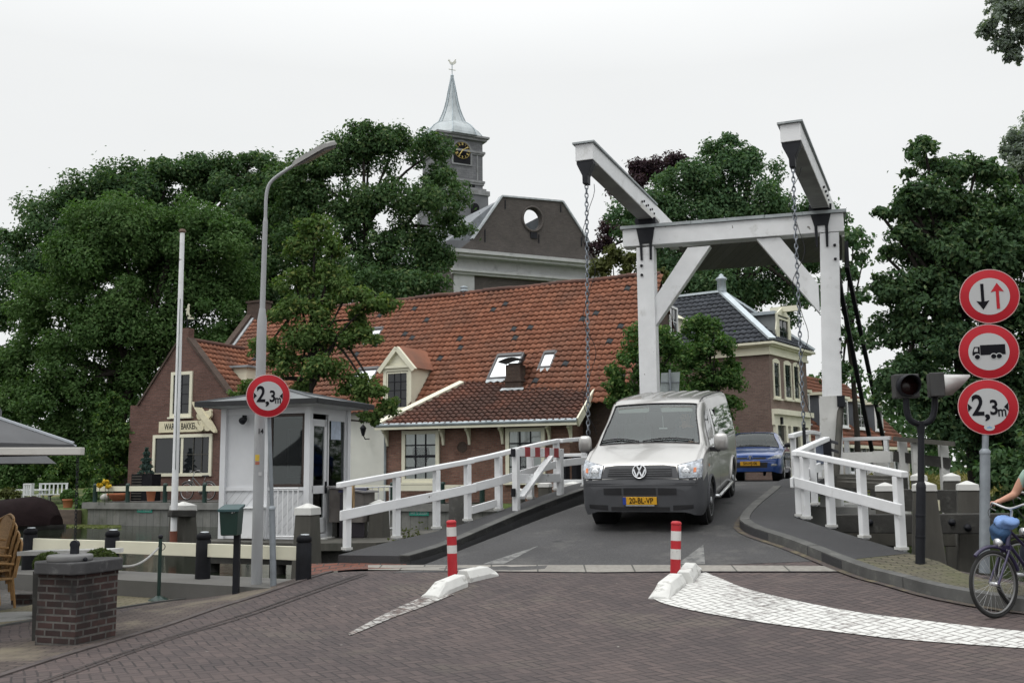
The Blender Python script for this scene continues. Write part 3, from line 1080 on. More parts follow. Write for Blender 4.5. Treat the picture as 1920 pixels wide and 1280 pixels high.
mb.par(DO, HU * .14, UP * (dze - dzb), HN * .06)
mb.par(DO + HU * (dw - .14), HU * .14, UP * (dze - dzb), HN * .06)
mb.par(DO + HU * .14 + UP * (dze - dzb - .12), HU * (dw - .28), UP * .12, HN * .06)
mb.add([DO, DO + back, DO + back + UP * (dze - dzb), DO + UP * (dze - dzb)], [(0, 3, 2, 1)])
mb.add([DO + HU * dw, DO + HU * dw + back, DO + HU * dw + back + UP * (dze - dzb), DO + HU * dw + UP * (dze - dzb)], [(0, 1, 2, 3)])
dz_ = UP * (dze - dzb)
ap = DO + HU * (dw / 2) + UP * (dzt - dzb)
mb.add([DO + dz_ + HN * .02, DO + dz_ + HU * dw + HN * .02, ap + HN * .02], [(0, 1, 2)])
ov = .16
for s_, e_ in ((DO + dz_ - HU * ov - UP * .12, ap + UP * .06), (DO + dz_ + HU * (dw + ov) - UP * .12, ap + UP * .06)):
 mb.bar(s_ + HN * .08, e_ + HN * .08, .16, .17)
mb.par(DO + dz_ - HU * .06 + HN * .05, HU * (dw + .12), UP * .09, HN * .08)
dormer = mb.build('dormer', CREAM, house)
mb = MB()
for sgn in (0, 1):
 e_ = DO + dz_ + (HU * (dw + ov) if sgn else -HU * ov) - UP * .02
 q = [e_ + HN * .12, ap + UP * .16 + HN * .12, ap + UP * .16 - HN * 3.2, e_ - HN * 3.2]
 mb.add(q, [(0, 1, 2, 3) if not sgn else (3, 2, 1, 0)])
mb.build('dormer_roof', TILE_RED, dormer)
f = window(house, DO + HU * .16 + UP * .05 + HN * .0, HU, dw - .32, dze - dzb - .2, HN, .05, 3, 4, frame=CREAM, barmat=IRON, sill=True, proud=.05, bw=.03, name='dormer_window')
mb = MB()
mb.bar(on_main(800, 690), on_main(772, 768), .10, .05, MRN)
mb.build('lead_flashing', LEAD, house)
mb = MB()
mb.bar(R0 - HU * .12 + UP * .12, E0 - HU * .12 + UP * .12 + HN * .15, .34, .3, MRN)
mb.build('parapet', BRICK_DARK, house)
mb = MB()
mb.bar(R0 + HU * .12 + UP * .10, E0 + HU * .12 + UP * .10, .16, .12, MRN)
mb.build('lead_flashing', LEAD, house)
chc = R0 + HU * .25
mb = MB()
mb.box(dn(chc, R1.z + .1), (.95, .6, 1.0), HU)
mb.box(dn(chc, R1.z + .62), (1.05, .7, .10), HU)
mb.build('chimney', BRICK_DARK, house)
mb = MB()
vp_ = on_plane(870, 556, R0, HN)
mb.tube([vp_ - UP * .3, vp_ + UP * .22], .09, 10)
mb.lathe(vp_ + UP * .22, [(.16, 0), (.17, .06), (.10, .10), (.17, .14), (.15, .2), (0, .24)], 12)
mb.build('vent_pipe', ZINC, house)
gw = R1 - UP * 2.2 - HN * 1.2 + HU * -.08
window(house, gw, -HN, .95, 1.2, HU, .08, 2, 2, frame=WHITE)
X0 = P(708, 797, 35.0)
X1 = PZ(1080, 786.5, X0.z)
XU = (X1 - X0)
XL = XU.length
XU.normalize()
XN = V((XU.y, -XU.x, 0))
if XN.y > 0: XN = -XN
T0 = on_main(868, 722)
T1 = T0 + XU * XL
T0 = T0 + MRN * .05
XV = (T0 - X0)
slope = XV - XU * XV.dot(XU)
XVs = slope.normalized()
XSL = slope.length
XRN = XU.cross(XVs)
if XRN.z < 0: XRN = -XRN
skew = XV.dot(XU)
ext_gz = .56
x0w = X0 - XN * .38 + XU * .12 - UP * .12
x1w = X1 - XN * .38 - XU * .35 - UP * .12
mb = MB()
bx0, bx1 = x0w - XN * (slope.xy.length - .3), x1w - XN * (slope.xy.length - .3)
zt = X0.z + slope.z - .25
mb.add([dn(x0w, gz), dn(x1w, gz), x1w, x0w], [(0, 1, 2, 3)])
mb.add([dn(x1w, gz), dn(bx1, gz), dn(bx1, zt), x1w], [(0, 1, 2, 3)])
mb.add([dn(bx0, gz), dn(x0w, gz), x0w, dn(bx0, zt)], [(0, 1, 2, 3)])
mb.build('wall', BRICK_HOUSE, house)
cb = (on_plane(967, 725, X0, XRN) - X0)
ca_, cbb = cb.dot(XU), cb.dot(XVs)
tiles('roof', TILE_DARK, house, X0, XU, XVs, [(0, -.1), (XL, -.1), (XL, XSL + .1), (skew if skew > 0 else 0, XSL + .1)] if False else [(0, -.1), (XL, -.1), (XL, XSL + .15), (max(0, skew), XSL + .15)], .215, .26,
      skip=[[(ca_ - .35, cbb - .4), (ca_ + .4, cbb - .4), (ca_ + .4, cbb + .4), (ca_ - .35, cbb + .4)]])
mb = MB()
mb.add([X0 - UP * .05, X1 - UP * .05, X1 + slope - UP * .05, X0 + slope + XU * max(0, skew) - UP * .05], [(0, 1, 2, 3)])
mb.build('roof_underlay', TILE_DARK, house)
mb = MB()
mb.bar(X0 + XU * .05 + XRN * .08, X0 + slope + XU * max(0, skew) + XRN * .08, .26, .10, XRN)
mb.build('barge_board', CREAM, house)
mb = MB()
mb.bar(X1 + XU * .06 + XRN * .02 - UP * .10, X1 + slope + XU * .06 + XRN * .02 - UP * .10, .06, .30, XRN)
mb.build('barge_board', CREAM, house)
mb = MB()
mb.par(X0 - UP * .17 + XN * .03 - XU * .05, XU * (XL + .1), UP * .12, XN * .10)
mb.build('gutter_board', CREAM, house)
mb = MB()
g0 = X0 - UP * .02 + XN * .10 - XU * .05
mb.tube([g0, g0 + XU * (XL + .1)], .075, 8)
mb.build('gutter', ZINC, house)
mb = MB()
pt = x0w + XN * .07 + XU * .02
mb.tube([X0 - UP * .05 + XU * .1 + XN * .02, dn(pt, X0.z - .35), dn(pt, .6)], .045, 8)
mb.build('drainpipe', ZINC, house)
def on_ext(px, py): return on_plane(px, py, x0w, XN)
for i, px in enumerate((727, 832, 881, 943, 1031, 1071)):
 b0 = on_ext(px, 808)
 b0 = dn(b0, X0.z - .17)
 m2 = MB()
 pts = [b0 + XN * .36, b0 + XN * .40 - UP * .07, b0 + XN * .26 - UP * .14, b0 + XN * .14 - UP * .3, b0 + XN * .07 - UP * .56, b0 + XN * .003 - UP * .56, b0 + XN * .003, ]
 m2.prism([p - XU * .04 for p in pts], XU * .08)
 m2.build('bracket', CREAM, house)
for (px0, px1) in ((755, 825), (950, 1024)):
 a, b = on_ext(px0, 905), on_ext(px1, 905)
 zb = on_ext((px0 + px1) / 2, 904).z
 zt_ = X0.z - .20
 window(house, dn(a, zb), XU, (b - a).dot(XU), zt_ - zb, XN, .13, 3, 4, frame=CREAM, barmat=IRON, curtain=True, proud=.10, bw=.045, split=2)
oc = on_ext(867, 838)
mb = MB()
for k in range(26):
 t = 2 * math.pi * k / 26
 d = XU * math.cos(t) + UP * math.sin(t)
 e = -XU * math.sin(t) + UP * math.cos(t)
 mb.par(oc + d * .19 - e * .018 + XN * .002, d * .16, e * .036, XN * .02)
ring = mb.build('round_window', BRICK_HOUSE, house)
mb = MB()
mb.lathe(oc, [(.185, .004), (.185, .03), (.165, .03), (.165, .012)], 24, XN)
mb.build('frame', BRICK_DARK, ring)
mb = MB()
mb.lathe(oc, [(.165, .006), (0, .007)], 24, XN)
mb.build('pane', DARKGLASS, ring)
cc_ = X0 + XU * ca_ + XVs * cbb
mb = MB()
mb.box(dn(cc_, cc_.z + .02), (.62, .58, .55), XU)
mb.box(dn(cc_, cc_.z + .20), (.70, .66, .06), XU)
mb.box(dn(cc_, cc_.z + .50), (.56, .54, .56), XU)
mb.box(dn(cc_, cc_.z + .81), (.52, .06, .10), XU)
ch = mb.build('chimney', BRICK_DARK, house)
mb = MB()
vs = []
for k in range(9):
 t = k / 8
 for s_ in (-.5, .5):
  vs.append(dn(cc_, cc_.z + .87 + .13 * math.sin(math.pi * t)) + XU * ((t - .5) * 1.05) + XN * s_ * .85)
mb.add(vs, [(2 * k, 2 * k + 1, 2 * k + 3, 2 * k + 2) for k in range(8)], True)
vs2 = [v + UP * .03 for v in vs]
mb.add(vs2, [(2 * k + 2, 2 * k + 3, 2 * k + 1, 2 * k) for k in range(8)], True)
mb.build('cowl', DARKWOOD, ch)
mb = MB()
pts = [cc_ + XU * (-.45 + .9 * k / 14) - XVs * (.46 + .03 * math.sin(k * 1.57)) + XRN * .085 for k in range(15)]
top_ = [cc_ + XU * (-.42 + .84 * k / 14) - XVs * .30 + XRN * .10 for k in range(15)]
mb.add(top_ + pts, [(k, 15 + k, 15 + k + 1, k + 1) for k in range(14)], True)
mb.build('lead_apron', LEAD, ch)
lw = on_wall(686, 822)
mb = MB()
mb.tube([lw - HN * .22, lw - UP * .02 + HN * .05, lw + UP * .10 + HN * .15], .022, 6)
mb.lathe(lw + HN * .18 + UP * .10, [(.05, 0), (.12, .28), (.13, .30), (.03, .42), (.0, .46)], 6, rot=.3)
mb.build('wall_lamp', IRON, at=lw, label='black wall lantern on the white plaster beside the white hut', cat='lamp')
VA = V((.39, .92, 0)).normalized()
UA = V((VA.y, -VA.x, 0))
ba = P(345, 634, 41)
bakery = thing('bakery', 'small brown brick gabled bakery with bread sign above its wide window', 'shop', (ba.x, ba.y, .56))
BO = V((ba.x, ba.y, 0))
def on_bak(px, py): return on_plane(px, py, BO, UA.cross(UP))
bn = -VA
tl, tr = (on_bak(243, 800) - BO).dot(UA), (on_bak(427, 800) - BO).dot(UA)
zl, zr, za = on_bak(250, 760).z, on_bak(420, 738).z, ba.z
tsl = (on_bak(259, 760) - BO).dot(UA)
def bp(t, z, s=0.0): return BO + UA * t + VA * s + UP * z
BD = 6.2
mb = MB()
out = [bp(tl, .3), bp(tr, .3), bp(tr, zr), bp(.22, za), bp(.22, za + .42), bp(-.22, za + .42), bp(-.22, za), bp(tsl, zl), bp(tl, zl)]
mb.prism(out, VA * .35)
out2 = [bp(tl + .15, .3, .36), bp(tr - .1, .3, .36), bp(tr - .1, zr - .3, .36), bp(0, za - .25, .36), bp(tl + .15, zl - .3, .36)]
mb.prism(out2, VA * (BD - .36))
mb.build('wall', BRICK_BAK, bakery)
mb = MB()
mb.bar(bp(tr + .02, zr - .02, .15), bp(.2, za + .0, .15), .42, .10, UA + UP)
mb.bar(bp(tsl, zl, .15), bp(-.2, za, .15), .42, .08, -UA + UP)
mb.build('coping', BRICK_DARK, bakery)
ro = bp(tr + .2, zr - .28, .36)
rv = (bp(0, za - .08, .36) - ro)
tiles('roof', TILE_BAK, bakery, ro, VA, rv, [(0, 0), (BD, 0), (BD, rv.length), (0, rv.length)], .27, .33)
mb = MB()
mb.add([ro - UP * .04, ro + VA * BD - UP * .04, ro + VA * BD + rv - UP * .04, ro + rv - UP * .04], [(0, 1, 2, 3)])
lo_ = bp(tl - .1, zl - .3, .36)
mb.add([lo_, lo_ + VA * BD, ro + VA * BD + rv, ro + rv], [(0, 1, 2, 3)])
mb.tube([ro + rv + UP * .05, ro + rv + VA * BD + UP * .05], .11, 8)
mb.build('roof_underlay', TILE_DARK, bakery)
def bwin(px0, py0, px1, py1, **k):
 a, b, c = on_bak(px0, py1), on_bak(px1, py1), on_bak((px0 + px1) / 2, py0)
 return window(bakery, dn(a, a.z), UA, (b - a).dot(UA), c.z - a.z, bn, **k)
bwin(320, 697, 360, 782, fw=.13, cols=2, rows=4, barmat=IRON)
bwin(286, 814, 397, 893, fw=.13, cols=2, rows=1, barmat=CREAM, bw=.12, sill=False)
mb = MB()
a, b = on_bak(346, 893), on_bak(394, 893)
for k in (1, 2):
 mb.par(dn(a, on_bak(370, 890).z) + UA * ((b - a).dot(UA) * k / 3) + bn * .03, UA * .025, UP * 1.55, bn * .02)
for z in (852,):
 mb.par(dn(a, on_bak(370, z).z) + UA * .02 + bn * .032, UA * ((b - a).dot(UA)), UP * .025, bn * .02)
mb.build('glazing_bars', GREYWOOD, bakery)
sa, sb = on_bak(300, 801), on_bak(388, 801)
sh = on_bak(330, 791).z - on_bak(330, 812).z
SIGNCREAM = mat('sign_cream', (.66, .61, .44), .55, var=(5, .08))
sign = thing('shop_sign', 'long cream bakery sign with black letters and bread shapes on brown gable', 'sign', dn(sa, sa.z))
mb = MB()
mb.par(dn(sa, sa.z - sh / 2) + bn * .03, UA * (sb - sa).dot(UA), UP * sh, bn * .05)
mb.build('board', SIGNCREAM, sign, bevel=.01)
text('WARME BAKKER', sh * .78, INK, sign, dn(sa, sa.z) + UA * ((sb - sa).dot(UA) * .47) + bn * .082, UA, UP, sx=.62, bold=.02)
mb = MB()
def blob(px, py, rx, ry, th, ang=0.0, lift=0.0, n=18):
 c = on_bak(px, py) + bn * (.06 + lift)
 k = 1 / 45.5
 pts = []
 for i in range(n):
  t = 2 * math.pi * i / n
  x, y = rx * k * math.cos(t), ry * k * math.sin(t)
  pts.append(c + UA * (x * math.cos(ang) - y * math.sin(ang)) + UP * (x * math.sin(ang) + y * math.cos(ang)))
 mb.prism(pts, bn * th)
blob(389, 782, 40, 6, .16, -.82, .03)
blob(381, 779, 9, 8, .10, 0, .02)
blob(394, 778, 10, 8, .10, 0, .03)
blob(388, 788, 13, 12, .11, 0, .03)
blob(383, 802, 7, 6, .13, 0, .03)
blob(396, 802, 8, 6, .13, 0, .03)
blob(377, 795, 7, 6, .12, 0, .02)
blob(399, 771, 3, 4, .10, 0, .02)
mb.build('bread_emblem', SIGNCREAM, sign)
mb = MB()
for (px, py, rx, ry) in ((381, 779, 9, 8), (394, 778, 10, 8), (388, 788, 13, 12), (383, 802, 7, 6), (396, 802, 8, 6)):
 c = on_bak(px, py) + bn * .205
 pts = [c + UA * (rx / 45.5 * math.cos(t)) + UP * (ry / 45.5 * math.sin(t)) for t in [math.pi * (1.0 + i / 10 * .9) for i in range(11)]]
 mb.tube(pts, .012, 5)
mb.build('outline', mat('brown_line', (.15, .12, .07), .7), sign)
mb = MB()
vb = bp(0, za + .4, .15)
mb.tube([vb, vb + UP * .25 + UA * .02, vb + UP * .5], .022, 6)
mb.tube([vb + UP * .36 - UA * .42, vb + UP * .36 + UA * .52], .014, 5)
wv = thing('weather_vane', 'iron weather vane with a pale figure on the bakery gable', 'weather vane', vb)
mb.build('rod', IRON, wv)
mb = MB()
s_ = vb + UP * .48
fig = [(-.10, .28), (-.05, .05), (0, .22), (.12, .03), (.26, 0), (.27, .06), (.16, .1), (.10, .32), (.14, .52), (.10, .62), (.16, .72), (.07, .82), (-.01, .72), (-.02, .55), (-.14, .5), (-.15, .44), (-.04, .42)]
mb.prism([s_ + UA * x * .7 + UP * (y * .66 + .05) for x, y in fig], VA * .03)
mb.prism([s_ + UA * x * .7 + UP * y * .7 for x, y in [(.0, -.08), (.5, -.12), (.42, -.06), (.48, 0), (.2, .0), (.2, .06), (0, .04)]], VA * .03)
mb.build('figure', mat('pale_sheet_metal', (.55, .55, .42), .6), wv)
qd = on_plane(470, 712, ro, VA.cross(rv))
dthing = MB()
dd = qd + UA * .9
dthing.par(dn(qd, qd.z - .5) - VA * .8 - UA * .6, VA * 1.7, UA * 1.0, UP * .95)
dthing.build('dormer', CREAM, bakery)
dthing = MB()
dthing.par(dn(qd, qd.z + .45) - VA * .95 - UA * .7, VA * 2.0, UA * 1.25, UP * .09)
dthing.build('dormer_roof', ZINC, bakery)
QWM = plank_mat('quay_boards', (.165, .168, .160), (.215, .215, .20), .33, 0, .03, wear=((.09, .093, .08), 1.3, .46, .7))
mb = MB()
qL = 17.2
mb.par(V((QA.x, QA.y, -1.2)) + QN * .02, QU * qL, QN * .16, (0, 0, 1.2 + .33))
mb.par(V((QA.x, QA.y, -1.2)) + QN * .02, QU * .2, -QN * 6, (0, 0, 1.2 + .33))
mb.build('quay_wall', QWM, kind='structure')
mb = MB()
mb.par(V((QA.x, QA.y, .30)) - QN * .1 - QU * .25, QU * (qL + .3), QN * .36, (0, 0, .24))
mb.build('quay_beam', mat('quay_beam_timber', (.19, .19, .18), .85, var=(2, .25), bump=(14, .5, .01)), kind='structure')
GREENSIGN = mat('green_sign', (.02, .27, .20), .5, var=None)
for (px, py, lab) in ((272, 952, 'green no mooring plate on quay wall below the bakery'), (786, 957, 'green no mooring plate on quay wall behind the white bridge railing')):
 pz = on_plane(px, py, QA + QN * .19, QN)
 t_ = thing('mooring_plate', lab, 'sign', pz, group='green mooring plates')
 mb = MB()
 mb.par(pz - QU * .36 - UP * .16, QU * .72, UP * .32, QN * .02)
 mb.build('plate', GREENSIGN, t_)
 text('VERBODEN', .135, REFWHITE, t_, pz + QN * .024 + UP * .075, QU, UP, sx=.75)
 text('AAN TE LEGGEN', .135, REFWHITE, t_, pz + QN * .024 - UP * .075, QU, UP, sx=.62)
# ================================================================= church
CD = V((math.cos(R(25)), math.sin(R(25)), 0))
CB = V((-math.sin(R(25)), math.cos(R(25)), 0))     # away from the viewer
CO = P(848, 470, 70)
CN = -CB
church = thing('church', 'dark brick church with round hole in its gable and grey clock tower', 'church', (CO.x, CO.y, 1.0))
def on_ch(px, py, back=0.0): return on_plane(px, py, CO + CB * back, CN)
CHW = mat('church_white', (.50, .51, .51), .7, var=(1.5, .08), dirt=((.25, .25, .25), 2, .55, .8))
SLATE = mat('church_roof_slate', (.20, .215, .235), .6, var=(1.2, .15), dirt=((.12, .13, .14), 2.5, .5, .75), metal=.1)
outl = [on_ch(849, 478), on_ch(849, 452), on_ch(886, 449), on_ch(941, 369), on_ch(1055, 379), on_ch(1111, 466), on_ch(1128, 470), on_ch(1128, 497)]
hc = on_ch(998.5, 411)
hr = (on_ch(1014.5, 411) - hc).dot(CD)
hrz = on_ch(998, 391).z - hc.z
mb = MB()
cen2 = ((hc).dot(CD), hc.z)
poly2 = [(p.dot(CD), p.z) for p in outl]
def ray_poly(c, d):
 best = 1e9
 for i in range(len(poly2)):
  x0, y0 = poly2[i - 1]
  x1, y1 = poly2[i]
  ex, ey = x1 - x0, y1 - y0
  den = d[0] * ey - d[1] * ex
  if abs(den) < 1e-9: continue
  t = ((x0 - c[0]) * ey - (y0 - c[1]) * ex) / den
  s_ = ((x0 - c[0]) * d[1] - (y0 - c[1]) * d[0]) / den
  if t > 0 and -1e-6 <= s_ <= 1 + 1e-6: best = min(best, t)
 return best
angs = sorted([2 * math.pi * k / 40 for k in range(40)] + [math.atan2(y - cen2[1], x - cen2[0]) % (2 * math.pi) for x, y in poly2])
base = CO - CD * CO.dot(CD)
base.z = 0
def c3(x, z, s=0.0): return base + CD * x + UP * z + CB * s
inn, ou = [], []
for t in angs:
 d = (math.cos(t), math.sin(t))
 inn.append(c3(cen2[0] + d[0] * hr, cen2[1] + d[1] * hrz))
 k = ray_poly(cen2, d)
 ou.append(c3(cen2[0] + d[0] * k, cen2[1] + d[1] * k))
n = len(angs)
TH = .45
mb.add(inn + ou, [(i, n + i, n + (i + 1) % n, (i + 1) % n) for i in range(n)])
mb.add([p + CB * TH for p in inn + ou], [((i + 1) % n, n + (i + 1) % n, n + i, i) for i in range(n)])
mb.add(inn + [p + CB * TH for p in inn], [(i, (i + 1) % n, n + (i + 1) % n, n + i) for i in range(n)])
mb.add(ou + [p + CB * TH for p in ou], [((i + 1) % n, i, n + i, n + (i + 1) % n) for i in range(n)])
bl0, br0 = on_ch(849, 480), on_ch(1128, 500)
W_ = (br0 - bl0).dot(CD)
zb_ = min(bl0.z, br0.z)
o = V((bl0.x, bl0.y, .8)) + CB * .001
mb.par(o, CD * W_, CB * 22, UP * (zb_ - .8 + .2))
mb.build('wall', BRICK_CHURCH, church)
mb = MB()
nb_ = []
for k in range(29):
 t = 2 * math.pi * k / 28
 nb_.append(c3(cen2[0] + math.cos(t) * (hr + .12), cen2[1] + math.sin(t) * (hrz + .12)) - CB * .05)
mb.tube(nb_, .09, 6)
mb.build('round_window', BRICK_CHURCH, church)
mb = MB()
for (pa, pb) in ((452.5, 0), ):
 pass
zc1, zc2 = on_ch(849, 471).z, on_ch(849, 506).z
for z, h, d_ in ((zc1 - .45, .22, .75), (zc1 - .23, .25, .95), (zc2 - .30, .18, .30), (zc2 - .12, .18, .45)):
 mb.par(V((bl0.x, bl0.y, z)) - CD * d_ * .5 - CB * d_, CD * (W_ + d_), CB * (d_ - .002), UP * h)
mb.build('cornice', CHW, church)
mb = MB()
mb.par(V((bl0.x, bl0.y, zc2 + .05)) - CB * .06, CD * W_, CB * .055, UP * (zc1 - .46 - zc2 - .05))
pw = (on_ch(888, 520) - on_ch(850, 520)).dot(CD)
mb.par(V((bl0.x, bl0.y, .8)) - CB * .12 + CD * .05, CD * pw, CB * .115, UP * (zc2 - 1.1))
mb.build('frieze', CHW, church)
mb = MB()
for a, b in ((on_ch(886, 449), on_ch(941, 369)), (on_ch(941, 369), on_ch(1055, 379)), (on_ch(1055, 379), on_ch(1111, 466))):
 mb.bar(a + CB * .18 + UP * .05, b + CB * .18 + UP * .05, .62, .12)
mb.build('coping', LEAD, church)
mb = MB()
lA, lB = on_ch(884, 449), on_ch(937, 374)
lft = on_ch(846, 447)
mb.add([lA + CB * .46, lB + CB * .46, lB + CB * 16, lft + CB * 16 - CD * 3, lft + CB * .46], [(0, 1, 2, 3, 4)])
rA, rB = on_ch(1112, 466), on_ch(1058, 382)
mb.add([rB + CB * .46, rA + CB * .46, rA + CB * 12, rB + CB * 12], [(0, 1, 2, 3)])
nz = zc1 + .1
q0 = V((bl0.x, bl0.y, nz)) + CB * 6
mb.add([q0 - CD * .3, q0 + CB * 15 - CD * .3, q0 + CB * 15 + CD * W_, q0 + CD * W_], [(0, 1, 2, 3)])
hh = hc.z - .15
mb.add([V((bl0.x, bl0.y, zc1)) + CB * 9 + CD * 4, V((bl0.x, bl0.y, zc1)) + CB * 9 + CD * (W_ - 1), c3(cen2[0] + 2.6, hh + 1.3, 13), c3(cen2[0] - 1.4, hh - .6, 13)], [(0, 1, 2, 3)])
mb.build('roof', SLATE, church)
mb = MB()
for (px, y0, y1) in ((909, 430, 454), (1010, 440, 456), (947, 375, 392), (1051, 384, 398), (1090, 445, 462)):
 a, b = on_ch(px, y0), on_ch(px, y1)
 mb = MB()
 mb.bar(a - CB * .04, b - CB * .04, .07, .06)
 mb.build('wall_anchor', IRON, church)
mb = MB()
a = on_ch(1001, 441)
mb.par(a - CD * .3 - UP * .25 - CB * .08, CD * .55, UP * .5, CB * .07)
mb.build('wall_light', IRON, church)
TC = P(848, 300, 90)
TA = R(27)
TD, TB = V((math.cos(TA), math.sin(TA), 0)), V((-math.sin(TA), math.cos(TA), 0))
TWD = 4.25
BRICK_TOWER = brick_mat('tower_stone', (.158, .162, .172), (.20, .205, .215), (.135, .138, .142), .5, .22, .015, .2)
STONE_T = mat('tower_trim_stone', (.235, .24, .245), .8, var=(1.5, .2), dirt=((.13, .13, .13), 1.6, .5, .72))
def zt_at(py): return P(848, py, 90 - 1.5).z
def tbox(mb, w, y0, y1):
 a, b = zt_at(y0), zt_at(y1)
 mb.box(V((TC.x, TC.y, (a + b) / 2)), (w, w, abs(a - b)), TD)
mb = MB()
tbox(mb, TWD, 262, 357)
mb.build('tower', BRICK_TOWER, church)
tower = church.children[-1]
mb = MB()
tbox(mb, TWD + .75, 366, 640)
mb.build('tower_base', mat('tower_base_slate', (.14, .145, .155), .7, var=(1, .15)), church)
mb = MB()
for (e, y0, y1) in ((1.0, 256, 259.5), (.62, 259.5, 264), (.40, 283, 287), (.22, 287, 290), (.34, 338, 342), (.2, 342, 346), (.5, 353, 358), (1.0, 358, 366.5)):
 tbox(mb, TWD + e, y0, y1)
mb.build('cornice', STONE_T, church)
mb = MB()
for sx in (-1, 1):
 for f_, g_ in ((TD, -TB), (-TB, -TD)):
  c = V((TC.x, TC.y, 0)) + g_ * (TWD / 2 + .03) + f_ * sx * (TWD / 2 - .55)
  c.z = (zt_at(290) + zt_at(338)) / 2
  mb = MB()
  mb.box(c, (.14 if abs(f_.dot(TD)) > .5 else .06, .06 if abs(f_.dot(TD)) > .5 else .14, zt_at(290) - zt_at(338)), TD)
  mb.build('pilaster', STONE_T, church)
SPIRE = mat('weathered_lead', (.37, .405, .42), .5, metal=.25, var=(1.2, .15), dirt=((.20, .22, .22), 1.6, .56, .76), stretch=(1, 1, .35))
k = .0477
prof = [(64, 257), (62.5, 252), (58, 244), (50, 236), (40, 229), (32, 226), (29, 224), (28, 222), (25, 216), (20, 206), (15, 193), (11, 178), (7.5, 160), (4.5, 146), (2, 134), (0.8, 130)]
mb = MB()
mb.lathe(V((TC.x, TC.y, 0)), [(r * k, zt_at(y) + (.0)) for r, y in prof], 8, rot=TA + math.pi / 8, sm=False)
mb.build('spire', SPIRE, church)
mb = MB()
for i in range(8):
 t = TA + math.pi / 8 + i * math.pi / 4
 a0_ = V((0, 0, 1)).cross(V((0, 1, 0))).normalized()
 b0_ = V((0, 0, 1)).cross(a0_)
 d = a0_ * math.cos(t) + b0_ * math.sin(t)
 mb.tube([V((TC.x, TC.y, zt_at(y))) + d * (r * k + .02) for r, y in prof], .055, 5)
mb.tube([V((TC.x, TC.y, zt_at(136))), V((TC.x, TC.y, zt_at(108)))], .045, 6)
mb.sphere((TC.x, TC.y, zt_at(131)), .17, 8, 6)
mb.build('spire_ribs', ZINC, church)
mb = MB()
zc = zt_at(107)
cw = [(-.75, .35), (-.62, .62), (-.5, .5), (-.38, .55), (-.3, .25), (.1, .2), (.35, .45), (.55, .75), (.78, .8), (.7, .5), (.82, .3), (.5, -.05), (.1, -.25), (-.05, -.3), (-.35, -.1), (-.55, .25)]
mb.prism([V((TC.x, TC.y, zc)) + TD * x * .55 + UP * y * .6 for x, y in cw], TB * .05)
mb.bar(V((TC.x, TC.y, zt_at(119))) - TD * .35, V((TC.x, TC.y, zt_at(119))) + TD * .35, .06, .06)
mb.build('weathercock', mat('pale_weathered_gilding', (.62, .62, .56), .6, metal=.0), church)
fc = V((TC.x, TC.y, 0)) - TB * (TWD / 2)
cz = zt_at(286)
ck = fc + UP * cz - TB * .05
cr = .78
mb = MB()
pts = [ck + TD * (1.02 * math.cos(t)) + UP * (1.02 * math.sin(t)) for t in [math.pi * i / 12 for i in range(13)]] + [ck - TD * 1.02 - UP * 1.35, ck + TD * 1.02 - UP * 1.35]
mb.prism(pts, -TB * .06)
mb.build('clock_surround', STONE_T, church)
mb = MB()
pts = [ck - TB * .062 + TD * (.84 * math.cos(t)) + UP * (.84 * math.sin(t)) for t in [math.pi * i / 12 for i in range(13)]] + [ck - TB * .062 - TD * .84 - UP * 1.2, ck - TB * .062 + TD * .84 - UP * 1.2]
mb.prism(pts, -TB * .02)
mb.build('clock_recess', BLACKWOOD, church)
mb = MB()
mb.lathe(ck - TB * .085, [(cr, 0), (cr, .05), (0, .055)], 32, -TB)
clock = mb.build('clock', INK, church)
mb = MB()
mb.torus(ck - TB * .14, cr * .98, .010, TB, 36, 5)
roman = ['XII', 'I', 'II', 'III', 'IIII', 'V', 'VI', 'VII', 'VIII', 'IX', 'X', 'XI']
mb.build('clock_ring', BRONZE, clock)
for i, s_ in enumerate(roman):
 t = math.pi / 2 - i * math.pi / 6
 d = TD * math.cos(t) + UP * math.sin(t)
 text(s_, .34, BRONZE, clock, ck - TB * .15 + d * cr * .76, TD * math.sin(t) - UP * math.cos(t), d, name='numeral', sx=.42, bold=.012)
mb = MB()
for t, L_, w2 in ((math.pi / 2 - 2 * math.pi * (9 / 60), .66, .05), (math.pi / 2 - 2 * math.pi * (7.15 / 12), .48, .07)):
 d = TD * math.cos(t) + UP * math.sin(t)
 mb.bar(ck - TB * .17 - d * .14, ck - TB * .17 + d * L_, w2, .02, TB)
mb.lathe(ck - TB * .15, [(.06, 0), (.06, .05), (0, .06)], 12, -TB)
mb.build('clock_hands', BRONZE, clock)
mb = MB()
b1 = fc - TB * .02 + TD * .75
b1.z = zt_at(353)
mb.par(b1 - TB * .01, TD * .55, UP * .75, -TB * .02)
mb.build('louvre', BLACKWOOD, church)
mb = MB()
b2 = fc - TB * .40 + TD * 1.15
b2.z = zt_at(402)
pts = [b2 + TD * (.42 * math.cos(t)) + UP * (.55 + .42 * math.sin(t)) for t in [math.pi * i / 10 for i in range(11)]] + [b2 - TD * .42, b2 + TD * .42]
mb.prism(pts, -TB * .03)
mb.build('louvre', BLACKWOOD, church)
